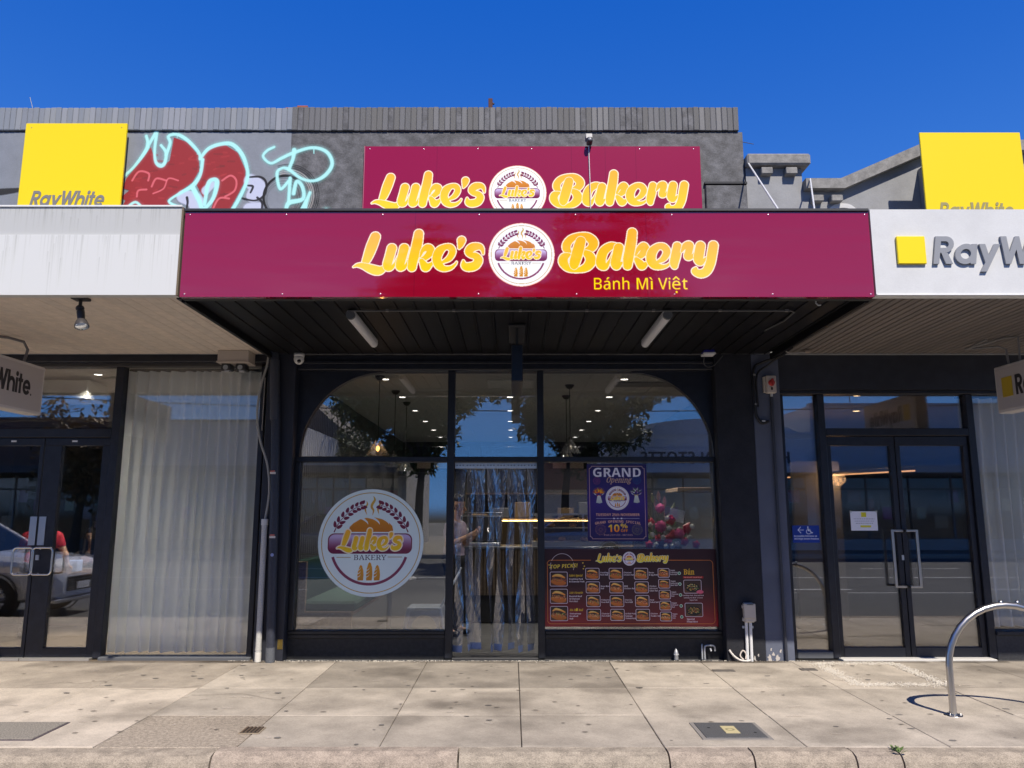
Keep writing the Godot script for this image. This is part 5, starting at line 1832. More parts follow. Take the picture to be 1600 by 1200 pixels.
# ---------------------------------------------------------------- the estate agent's other shop, with glazed doors
func build_right_shop() -> void:
	var o := thing("estate_agent_office", Vector3(6.4, 0, -3), "grey shop with stepped parapet, dentil blocks, white canopy and dark double doors", "shop building")
	var grey := M(0.30, 0.305, 0.315, 0.75, {"grain": [0.006, 0.88, 1.0, 2.2], "speck": 0.02, "bump": [0.06, 0.06, 0.7]})
	var cap := M(0.31, 0.30, 0.285, 0.8, {"grain": [0.012, 0.72, 1.0, 1.4], "speck": 0.05, "bump": [0.08, 0.10, 0.5]})
	var navy := M(0.018, 0.020, 0.030, 0.45, {"grain": [0.012, 0.7, 1.0, 1.4], "speck": 0.06})
	part("wall", bx(2.94, 10, 3.30, 5.0, -0.30, 0.0), grey, o)
	part("parapet_pier", bx(2.735, 3.39, 5.0, 5.52, -0.32, -0.001), grey, o)
	part("lower_pier_wall", bx(2.735, 2.939, 3.30, 5.0, -0.30, -0.003), grey, o)
	part("pier_coping", bx(2.73, 3.47, 5.525, 5.665, -0.36, 0.10, 0.02), cap, o)
	for x in [2.96, 3.245]:
		part("dentil_block", bx(x - 0.065, x + 0.065, 5.42, 5.50, -0.02, 0.085, 0.006), cap, o)
	part("parapet_wall", Shape.new().prism(pts([3.392, 5.0, 10, 5.0, 10, 5.70, 4.90, 5.70, 3.84, 5.235, 3.392, 5.235]), -0.29, -0.004), grey, o)
	part("coping", Shape.new().prism(pts([3.395, 5.235, 3.84, 5.235, 4.90, 5.705, 10, 5.705, 10, 5.83, 4.87, 5.83, 3.80, 5.355, 3.395, 5.355]), -0.34, 0.10), cap, o)
	for x in [3.53, 3.75]:
		part("dentil_block", bx(x - 0.065, x + 0.065, 5.085, 5.16, -0.02, 0.085, 0.006), cap, o)
	# canopy
	part("canopy_deck", bx(2.95, 10, 3.335, 3.42, 0.02, 2.40), M(0.3, 0.3, 0.3, 0.7), o)
	part("fascia", face_box(2.925, 10, 3.275, 3.992, 2.42, 2.497), M(0.67, 0.675, 0.67, 0.4, {"grain": [0.006, 0.93, 1.0, 2.6], "speck": 0.008}), o)
	part("fascia_foot", bx(2.925, 10, 3.262, 3.274, 2.41, 2.51, 0.003), M(0.75, 0.75, 0.73, 0.5), o)
	var slat := Shape.new().box(Vector3(-0.031, 0, 0.02), Vector3(0.031, 0.018, 2.405), 0.005).mesh()
	part("soffit_backing", bx(2.94, 10, 3.322, 3.333, 0.02, 2.41), M(0.02, 0.018, 0.017, 0.9), o)
	var sm := [M(0.20, 0.17, 0.15, 0.6), M(0.18, 0.157, 0.14, 0.6), M(0.21, 0.18, 0.158, 0.6)]
	for k in 54:
		piece("soffit_slat", slat, Vector3(3.0 + k * 0.078, 3.302, 0), sm[rng.randi() % 3], o)
	part("soffit_trim", bx(2.917, 2.955, 3.262, 3.335, 0.03, 2.40), M(0.02, 0.02, 0.022, 0.6), o)
	# shop front
	part("front_wall", bx(2.94, 10, 2.905, 3.30, -0.30, -0.05), M(0.030, 0.032, 0.042, 0.5, {"grain": [0.02, 0.8, 1.0, 2.0]}), o)
	var jamb := func(x0: float, x1: float, y0: float, y1: float) -> void:
		part("frame_post", bx(x0, x1, y0, y1, -0.25, -0.13, 0.006), navy, o)
	jamb.call(2.99, 3.062, 0.0, 2.865)
	jamb.call(3.445, 3.525, 0.0, 2.865)
	jamb.call(5.125, 5.205, 0.0, 2.865)
	part("head_rail", bx(2.99, 10, 2.865, 2.906, -0.26, -0.11, 0.006), navy, o)
	part("transom", bx(3.525, 5.125, 2.395, 2.478, -0.25, -0.13, 0.006), navy, o)
	part("side_sill", bx(3.062, 3.445, 0.0, 0.075, -0.25, -0.13, 0.006), M(0.10, 0.105, 0.115, 0.5), o)
	part("window_sill", bx(5.205, 10, 0.245, 0.285, -0.26, -0.10, 0.006), navy, o)
	part("stall_riser", bx(5.205, 10, -0.02, 0.244, -0.26, -0.13), M(0.05, 0.05, 0.055, 0.6, {"grain": [0.04, 0.7, 1.0, 0.8]}), o)
	pane("window_pane", 3.062, 3.445, 0.075, 2.865, o)
	pane("window_pane", 3.525, 5.125, 2.478, 2.865, o)
	clear_pane("window_pane", 5.205, 10, 0.285, 2.865, o)
	for sd in 2:
		var a: float = [3.53, 4.305][sd]
		var b: float = [4.295, 5.12][sd]
		var d := part("door", bx(a, b, 2.285, 2.39, -0.235, -0.165, 0.004), navy, o)
		part("stile", bx(a, a + 0.05, 0.0, 2.285, -0.235, -0.165, 0.004), navy, d)
		part("stile", bx(b - 0.055, b, 0.0, 2.285, -0.235, -0.165, 0.004), navy, d)
		part("bottom_rail", bx(a + 0.05, b - 0.055, 0.012, 0.112, -0.233, -0.167, 0.004), M(0.03, 0.032, 0.04, 0.45), d)
		pane("pane", a + 0.05, b - 0.055, 0.112, 2.285, o)
		var h := Shape.new()
		var xh: float = [4.165, 4.43][sd]
		var inward: float = [0.10, -0.10][sd]
		h.box(Vector3(xh - 0.013, 0.74, -0.115), Vector3(xh + 0.013, 1.36, -0.09), 0.003)
		for y in [0.752, 1.348]:
			h.box(Vector3(minf(xh, xh + inward) + 0.013, y - 0.012, -0.114), Vector3(maxf(xh, xh + inward), y + 0.012, -0.091), 0.003)
			h.box(Vector3(xh + inward - 0.012, y - 0.012, -0.165), Vector3(xh + inward + 0.012, y + 0.012, -0.091), 0.003)
		part("door_handle", h, M(0.58, 0.55, 0.51, 0.3, {"metal": 1.0}), d)
	part("door_lock", bx(4.275, 4.30, 1.03, 1.085, -0.164, -0.158), M(0.7, 0.7, 0.7, 0.3, {"metal": 1.0}), o)
	part("threshold", bx(3.50, 5.13, -0.03, 0.012, -0.27, -0.02, 0.004), M(0.62, 0.60, 0.56, 0.6), o)
	# inside
	room(o, 2.96, 10, 7.0, 3.0, M(0.16, 0.155, 0.15, 0.8), M(0.10, 0.095, 0.09, 0.4), M(0.5, 0.5, 0.49, 0.8))
	part("party_wall", bx(2.84, 2.96, -0.02, 4.3, -7.2, -0.3), M(0.2, 0.2, 0.2, 0.8), o)
	part("outer_wall", bx(10, 10.2, -0.02, 6.2, -7.2, 0), M(0.25, 0.24, 0.23, 0.8), o)
	part("partition", bx(4.2, 4.9, 0, 2.3, -3.2, -3.1), M(0.20, 0.21, 0.20, 0.7), o)
	for k in 6:
		part("wall_panel", bx(3.1 + (k % 2) * 0.42, 3.42 + (k % 2) * 0.42, 1.0 + (k / 2) * 0.5, 1.4 + (k / 2) * 0.5, -3.4, -3.37), M(0.20, 0.17, 0.02, 0.6) if k % 3 else M(0.16, 0.16, 0.16, 0.6), o)
	part("panel_wall", bx(2.96, 4.15, 0, 3.0, -3.55, -3.42), M(0.06, 0.06, 0.065, 0.7), o)
	var cur := thing("sheer_curtain", Vector3(6.0, 0.3, -0.36), "pale sheer curtain half behind the steel bike hoop", "curtain", "sheer curtains in the estate agent's windows")
	curtain(cur, 5.16, 7.6, 0.30, 2.85, -0.38, 20)

# ---------------------------------------------------------------- the bakery
func build_bakery() -> void:
	var o := thing("bakery_shop", Vector3(0.05, 0, -4), "black rendered bakery shop with brick coping, arched windows and dark ribbed canopy", "shop building")
	var black := M(0.165, 0.165, 0.178, 0.7, {"grain": [0.014, 0.55, 1.0, 2.2], "speck": 0.07, "bump": [0.12, 0.10, 0.6]})
	var navy := M(0.015, 0.018, 0.029, 0.42, {"grain": [0.012, 0.7, 1.0, 1.4], "speck": 0.06})
	var frame := M(0.017, 0.019, 0.026, 0.40, {"grain": [0.012, 0.7, 1.0, 1.4], "speck": 0.06})
	part("wall", bx(-2.60, 2.72, 3.30, 5.975, -0.3, 0.0), black, o)
	part("wall_pilaster", bx(2.25, 2.73, 3.45, 5.30, -0.02, 0.035, 0.01), black, o)
	part("wall_band", bx(2.24, 2.735, 5.315, 5.34, -0.02, 0.04), M(0.04, 0.04, 0.043, 0.8), o)
	part("coping_bed", bx(-2.60, 2.66, 5.99, 6.262, -0.3, 0.017), M(0.075, 0.075, 0.08, 0.9), o)
	coping_bricks(-2.60, 2.685, 5.985, 6.282, o, [black, M(0.18, 0.18, 0.19, 0.7, {"grain": [0.08, 0.7, 1.0, 0.5]}), M(0.20, 0.20, 0.205, 0.8, {"grain": [0.08, 0.6, 1.0, 0.5]}), M(0.25, 0.245, 0.24, 0.85, {"grain": [0.1, 0.5, 1.0, 0.4]}), M(0.19, 0.19, 0.20, 0.6, {"grain": [0.06, 0.7, 1.0, 0.4]})])
	# canopy
	part("canopy_deck", bx(-2.69, 2.915, 3.335, 3.42, 0.02, 2.40), M(0.1, 0.1, 0.1, 0.7), o)
	part("canopy_top_edge", bx(-2.675, 2.91, 3.972, 3.995, 2.36, 2.515, 0.003), M(0.03, 0.03, 0.033, 0.5), o)
	part("canopy_back_board", bx(-2.67, 2.91, 3.25, 3.97, 2.38, 2.44), M(0.03, 0.03, 0.03, 0.7), o)
	var pan := M(0.011, 0.011, 0.013, 0.5, {"spec": 0.3, "grain": [0.02, 0.75, 1.0, 1.2]})
	part("soffit_backing", bx(-2.69, 2.915, 3.322, 3.333, 0.02, 2.38), M(0.006, 0.006, 0.007, 0.9), o)
	var panel := Shape.new().box(Vector3(-0.074, 0, 0.03), Vector3(0.074, 0.022, 2.375), 0.007).mesh()
	var rib := Shape.new().box(Vector3(-0.009, 0, 0.03), Vector3(0.009, 0.016, 2.374), 0.004).mesh()
	for k in 33:
		var x := -2.585 + k * 0.1665
		piece("soffit_panel", panel, Vector3(x, 3.299, 0), pan, o)
		piece("soffit_rib", rib, Vector3(x + 0.083, 3.290, 0), pan, o)
	part("soffit_edge", bx(-2.70, -2.665, 3.24, 3.30, 0.03, 2.38), pan, o)
	part("soffit_edge", bx(2.885, 2.915, 3.24, 3.30, 0.03, 2.38), pan, o)
	# piers
	part("pier", bx(-2.735, -2.42, -0.02, 3.30, -0.30, 0.0, 0.006), M(0.020, 0.022, 0.032, 0.5, {"bump": [0.05, 0.15, 0.5]}), o)
	part("pier", bx(2.27, 2.68, -0.02, 3.30, -0.30, 0.0, 0.006), M(0.032, 0.033, 0.040, 0.6, {"spec": 0.3, "grain": [0.006, 0.82, 1.0, 1.6], "speck": 0.05, "bump": [0.05, 0.15, 0.5]}), o)
	part("pier", bx(2.682, 2.99, -0.02, 3.30, -0.30, -0.012, 0.006), M(0.14, 0.155, 0.205, 0.85, {"spec": 0.2, "grain": [0.006, 0.9, 1.0, 2.0], "bump": [0.05, 0.12, 0.5]}), o)
	var flake := Shape.new() # bare patches where the paint has come off
	for q in [[2.72, 0.03, 0.03], [2.76, 0.07, 0.022], [2.80, 0.035, 0.035], [2.84, 0.10, 0.016], [2.74, 0.12, 0.014], [2.56, 0.03, 0.02], [2.50, 0.05, 0.016], [2.60, 0.06, 0.012]]:
		var ring := PackedVector2Array()
		for j in 11:
			ring.append(Vector2(q[0], q[1]) + Vector2.from_angle(TAU * j / 11) * q[2] * rng.randf_range(0.4, 1.2) * Vector2(0.8, 1.2))
		flake.prism(ring, -0.011 if q[0] > 2.68 else 0.0005, -0.0095 if q[0] > 2.68 else 0.0025)
	part("flaked_paint", flake, M(0.5, 0.46, 0.42, 0.9), o).set_meta("kind", "stuff")
	# front
	part("head_beam", bx(-2.42, 2.27, 3.13, 3.30, -0.30, -0.05, 0.01), navy, o)
	part("head_moulding", bx(-2.42, 2.27, 3.20, 3.235, -0.05, -0.03, 0.006), navy, o)
	for sd in 2: # spandrels that turn the window heads into quarter arches
		var c := Vector2(-1.45, 2.16) if sd == 0 else Vector2(1.36, 2.16)
		var r := Vector2(0.935, 0.962) if sd == 0 else Vector2(0.905, 0.958)
		var p := PackedVector2Array()
		for k in 21:
			var a := PI / 2 + PI / 2 * k / 20 if sd == 0 else PI / 2 - PI / 2 * k / 20
			p.append(c + Vector2(cos(a) * r.x, sin(a) * r.y))
		p.append(Vector2(-2.42 if sd == 0 else 2.27, 2.16))
		p.append(Vector2(-2.42 if sd == 0 else 2.27, 3.131))
		p.append(Vector2(c.x, 3.131))
		part("arch_spandrel", Shape.new().prism(p, -0.24, -0.15), navy, o)
	part("transom", bx(-2.42, 2.27, 2.10, 2.16, -0.25, -0.13, 0.006), frame, o)
	part("mullion", bx(-0.725, -0.645, 0.0, 3.131, -0.252, -0.128, 0.006), frame, o)
	part("mullion", bx(0.283, 0.357, 0.0, 3.131, -0.252, -0.128, 0.006), frame, o)
	for q in [[-2.42, -0.725], [0.357, 2.27]]:
		part("stall_riser", bx(q[0], q[1], -0.02, 0.245, -0.26, -0.165), M(0.030, 0.029, 0.030, 0.6, {"grain": [0.03, 0.6, 1.0, 0.9]}), o)
		part("riser_panel_frame", bx(q[0], q[1], 0.205, 0.246, -0.166, -0.145, 0.006), frame, o)
		part("window_sill", bx(q[0], q[1], 0.247, 0.288, -0.26, -0.135, 0.008), frame, o)
	part("frame_post", bx(-2.42, -2.36, 0.29, 2.10, -0.25, -0.13, 0.006), frame, o)
	part("frame_post", bx(2.285 - 0.045, 2.27, 0.29, 2.10, -0.25, -0.13, 0.006), frame, o)
	pane("window_pane", -2.36, -0.725, 0.288, 2.10, o)
	pane("window_pane", 0.357, 2.24, 0.288, 2.10, o)
	pane("window_pane", -2.42, -0.725, 2.16, 3.13, o)
	pane("window_pane", -0.645, 0.283, 2.16, 3.13, o)
	pane("window_pane", 0.357, 2.27, 2.16, 3.13, o)
	part("doorstep", bx(-0.645, 0.283, -0.03, 0.012, -0.40, -0.10, 0.006), M(0.03, 0.03, 0.032, 0.6), o)
	# inside: tiled ceiling, battened side wall, dark floor
	room(o, -2.62, 2.84, 10.8, 3.22, M(0.13, 0.13, 0.13, 0.8), M(0.15, 0.15, 0.15, 0.35, {"grain": [0.02, 0.7, 1.0, 1.5]}), M(0.5, 0.5, 0.48, 0.8))
	var tile := Shape.new().box(Vector3(-0.445, -0.012, -0.295), Vector3(0.445, 0.0, 0.295), 0.004).mesh()
	var tm := M(0.60, 0.60, 0.57, 0.85)
	for a in 6:
		for b in 17:
			piece("ceiling_tile", tile, Vector3(-2.17 + a * 0.9, 3.219, -0.65 - b * 0.6), tm, o)
	var batten := Shape.new().box(Vector3(0, 0, -0.03), Vector3(0.03, 2.3, 0.03), 0.006).mesh()
	for k in 34:
		piece("wall_batten", batten, Vector3(-2.60, 0.9, -0.45 - k * 0.1), M(0.17, 0.17, 0.165, 0.7), o)
	part("side_wall_lining", bx(-2.618, -2.601, 0, 3.2, -10.8, -0.3), M(0.14, 0.14, 0.135, 0.8), o)
	part("side_wall_lining", bx(2.80, 2.838, 0, 3.2, -10.8, -0.3), M(0.15, 0.15, 0.16, 0.8), o)
	part("kitchen_wall", bx(-2.6, 2.8, 0, 3.2, -10.0, -9.9), M(0.08, 0.08, 0.08, 0.7), o)
	part("air_vent", bx(1.35, 2.5, 3.19, 3.205, -1.62, -1.30, 0.004), M(0.25, 0.25, 0.25, 0.6), o)
	part("ceiling_panel_light", bx(-0.32, 0.28, 3.19, 3.206, -1.75, -1.15, 0.003), M(0.75, 0.78, 0.75, 0.6), o)

# ---------------------------------------------------------------- signs
func build_signs() -> void:
	var gloss := printed(fascia_print(), 0.08, 1.0)
	gloss.metallic_specular = 0.9
	gloss.heightmap_enabled = true # the sheet is slightly buckled
	gloss.heightmap_scale = 0.22
	gloss.heightmap_texture = noise_tex("bump", 0.006, 2, 0.0, 1.0)
	var s1 := thing("fascia_sign", Vector3(0.12, 3.25, 2.46), "long maroon canopy sign in gold script with round bread emblem and yellow line below", "shop sign")
	part("panel", face_box(-2.667, 2.908, 3.252, 3.970, 2.445, 2.50), gloss, s1)
	var screw := Shape.new().lathe([Vector2(0, 0.003), Vector2(0.005, 0.0025), Vector2(0.0065, 0)], Vector3.ZERO, 8, Basis(Vector3.RIGHT, PI / 2)).mesh()
	for k in 8:
		for y in [3.275, 3.945]:
			piece("screw", screw, Vector3(-2.63 + k * 0.787, y, 2.5005), M(0.6, 0.45, 0.5, 0.3, {"metal": 0.8}), s1)
	var s2 := thing("wall_sign", Vector3(0.24, 4.55, 0.03), "upper maroon wall sign in gold script, its foot hidden behind the canopy", "shop sign")
	part("panel", face_box(-1.715, 2.195, 4.646, 5.767, 0.012, 0.06), printed(upper_print(), 0.2, 0.5), s2)
	part("edge_trim", bx(-1.725, -1.715, 4.646, 5.772, 0.012, 0.062), M(0.36, 0.10, 0.14, 0.4), s2)
	for k in 7:
		piece("screw", screw, Vector3(-1.66 + k * 0.63, 5.735, 0.0605), M(0.8, 0.75, 0.75, 0.3, {"metal": 0.6}), s2)
	# yellow boards
	var yellow := M(0.86, 0.64, 0.0, 0.3, {"coat": 0.15, "rim": 0.0})
	var steel := M(0.20, 0.19, 0.18, 0.5)
	var y1 := thing("yellow_board", Vector3(-5.08, 4.6, 0.1), "square yellow wall sign standing beside the graffiti above the white canopy", "sign board")
	part("board", bx(-5.67, -4.49, 4.85, 6.025, 0.09, 0.12, 0.004), yellow, y1)
	letters("RayWhite", y1, Vector3(-5.53, 5.005, 0.1202), 0.185, 0.80, 0.004, steel, 0.2)
	for k in 2:
		piece("screw", screw, Vector3(-5.6 + k * 1.05, 5.97, 0.1205), steel, y1)
	var y2 := thing("yellow_board", Vector3(5.1, 4.6, 0.3), "square yellow sign on the roof edge beside the sloping grey parapet", "sign board")
	part("board", bx(4.527, 5.645, 4.45, 5.712, 0.475, 0.50, 0.004), yellow, y2)
	for x in [4.75, 5.4]:
		part("bracket", bx(x, x + 0.06, 4.6, 5.5, 0.0, 0.474), M(0.2, 0.2, 0.2, 0.5), y2)
	letters("RayWhite", y2, Vector3(4.655, 4.712, 0.5002), 0.178, 0.80, 0.004, M(0.30, 0.26, 0.10, 0.5), 0.2)
	# raised letters on the white fascia
	var s3 := thing("fascia_lettering", Vector3(3.9, 3.4, 2.5), "yellow square and raised grey letters on the white canopy fascia", "shop sign")
	part("yellow_square", bx(3.113, 3.342, 3.522, 3.754, 2.499, 2.522, 0.004), M(0.90, 0.68, 0.0, 0.35), s3)
	letters("RayWhite", s3, Vector3(3.395, 3.522, 2.499), 0.232, 1.0, 0.02, M(0.27, 0.28, 0.30, 0.4), 0.16)
	# hanging signs under the canopies
	var box_w := M(0.62, 0.58, 0.55, 0.45)
	var lit := M(0.50, 0.45, 0.43, 0.4)
	var h1 := thing("hanging_sign", Vector3(-4.93, 2.53, 1.3), "white lightbox sign with dark lettering, hung by a cable before the glazed doors", "hanging sign", "lightboxes hung under the canopies")
	part("case", bx(-5.01, -4.856, 2.53, 3.03, 0.60, 2.0, 0.008), box_w, h1)
	part("face", bx(-4.857, -4.852, 2.562, 3.0, 0.632, 1.968), lit, h1)
	letters("RayWhite.", h1, Vector3(-4.8518, 2.705, 1.735), 0.205, 0.78, 0.003, M(0.035, 0.03, 0.03, 0.5), 0.0, Basis(Vector3(0, 0, -1), Vector3(0, 1, 0), Vector3(1, 0, 0)))
	part("hanger", Shape.new().tube([Vector3(-4.93, 3.03, 0.85), Vector3(-4.9, 3.17, 0.85), Vector3(-4.93, 3.245, 0.88), Vector3(-5.05, 3.275, 0.95), Vector3(-5.4, 3.285, 1.1)], 0.014, 8), M(0.16, 0.15, 0.15, 0.5), h1)
	part("cable_clip", bx(-5.25, -5.17, 3.265, 3.299, 1.0, 1.06, 0.006), M(0.2, 0.18, 0.17, 0.6), h1)
	var h2 := thing("hanging_sign", Vector3(5.09, 2.55, 1.3), "white lightbox sign with yellow square, hung from a bent bracket before the curtain", "hanging sign", "lightboxes hung under the canopies")
	part("case", bx(5.013, 5.17, 2.548, 3.028, 0.60, 2.0, 0.008), box_w, h2)
	part("face", bx(5.006, 5.012, 2.578, 3.0, 0.632, 1.968), lit, h2)
	var turned := Basis(Vector3(0, 0, 1), Vector3(0, 1, 0), Vector3(-1, 0, 0))
	part("yellow_square", bx(5.002, 5.0058, 2.70, 2.90, 0.72, 0.88), M(0.55, 0.37, 0.03, 0.5), h2)
	letters("RayWhite", h2, Vector3(5.0055, 2.70, 0.93), 0.20, 0.78, 0.003, M(0.035, 0.03, 0.03, 0.5), 0.0, turned)
	var br := Shape.new()
	br.tube([Vector3(5.08, 3.03, 0.75), Vector3(5.07, 3.20, 0.74), Vector3(5.02, 3.235, 0.70), Vector3(4.80, 3.25, 0.50), Vector3(4.88, 3.30, 0.75)], 0.011, 8)
	br.tube([Vector3(4.80, 3.25, 0.50), Vector3(5.0, 3.292, 0.85), Vector3(5.1, 3.29, 0.9), Vector3(5.11, 3.03, 0.88)], 0.011, 8)
	part("hanger", br, M(0.25, 0.24, 0.23, 0.5), h2)
	var h3 := thing("hanging_sign", Vector3(0.047, 2.72, 1.0), "black lightbox sign hung edge-on from rods under the bakery canopy", "hanging sign", "lightboxes hung under the canopies")
	part("case", bx(-0.006, 0.100, 2.735, 3.08, 0.55, 1.5, 0.006), M(0.012, 0.012, 0.014, 0.35), h3)
	for z in [0.8, 1.35]:
		part("rod", Shape.new().tube([Vector3(0.047, 3.08, z), Vector3(0.047, 3.30, z)], 0.012, 8), M(0.03, 0.03, 0.03, 0.5), h3)
	part("mounting_plate", bx(-0.03, 0.125, 3.27, 3.29, 0.7, 1.45, 0.004), M(0.02, 0.02, 0.022, 0.5), h3)
	# graffiti over both walls
	solo("graffiti", face_quad(-4.60, -2.03, 4.95, 6.11, 0.004), printed(graffiti_print(), 0.8, 0.0, true), "turquoise and red spray-paint tags across the grey and black walls", "graffiti")
	var g2 := Image.create(256, 160, false, Image.FORMAT_RGBA8)
	g2.fill(Color(0.1, 0.1, 0.11, 0))
	spray(g2, [[0, 60, 10], [60, 30, 12], [110, 50, 14], [100, 100, 12], [40, 130, 8]], Color(0.13, 0.13, 0.14), 4, 0.8)
	spray(g2, [[0, 110, 8], [80, 118, 12], [180, 108, 10], [250, 100, 5]], Color(0.13, 0.13, 0.14), 4, 0.8)
	solo("graffiti", face_quad(-6.6, -5.72, 5.05, 5.6, 0.004), printed(g2, 0.8, 0.0, true), "dark grey paint scrawl beside the square yellow wall sign", "graffiti")
	var g3 := Image.create(128, 64, false, Image.FORMAT_RGBA8)
	g3.fill(Color(0.8, 0.8, 0.8, 0))
	spray(g3, [[5, 60, 5], [40, 20, 8], [90, 16, 8], [120, 40, 6]], Color(0.80, 0.80, 0.80), 3, 0.9)
	spray(g3, [[45, 62, 4], [70, 40, 5], [100, 44, 4]], Color(0.13, 0.13, 0.14), 3, 0.9)
	solo("graffiti", face_quad(3.62, 4.02, 4.92, 5.10, 0.006), printed(g3, 0.8, 0.0, true), "white paint scrawl low on the sloping grey parapet", "graffiti")
	# prints behind or on the glass
	var dec := Shape.new()
	dec.disc(Vector3(-1.56, 1.218, ZG + 0.0065), 0.583, 72)
	solo("window_decal", dec, printed(decal_print(), 0.35, 0.3), "large round white window decal with bread, wheat ears and gold script", "window decal")
	var po := thing("poster", Vector3(1.174, 1.232, ZG), "purple grand opening poster with bouquets and fireworks, taped to the window", "poster")
	part("sheet", face_box(0.84, 1.507, 1.232, 2.081, ZG + 0.005, ZG + 0.009), printed(brighter(poster_print(), 1.0), 0.35, 0.2), po)
	var me := thing("menu_board", Vector3(1.31, 0.32, ZG), "wide maroon menu board with rows of filled roll pictures below the poster", "menu board")
	part("sheet", face_box(0.358, 2.24, 0.322, 1.148, ZG + 0.005, ZG + 0.010), printed(brighter(menu_print(), 1.08), 0.35, 0.2), me)
	var no := thing("paper_notice", Vector3(3.905, 1.347, ZG), "white paper notice with yellow square taped inside a glazed door", "notice")
	part("sheet", face_box(3.757, 4.053, 1.347, 1.557, ZG + 0.005, ZG + 0.007), printed(notice_print(), 0.6), no)
	for x in [3.752, 4.04]:
		part("tape", bx(x, x + 0.02, 1.545, 1.565, ZG + 0.0075, ZG + 0.0085), M(0.5, 0.5, 0.45, 0.4), no)
	var ac := thing("access_sign", Vector3(3.25, 1.216, ZG), "blue access sign with arrow and wheelchair symbol on the narrow side window", "sign")
	part("sheet", face_box(3.103, 3.40, 1.216, 1.403, ZG + 0.005, ZG + 0.009), printed(access_print(), 0.4), ac)

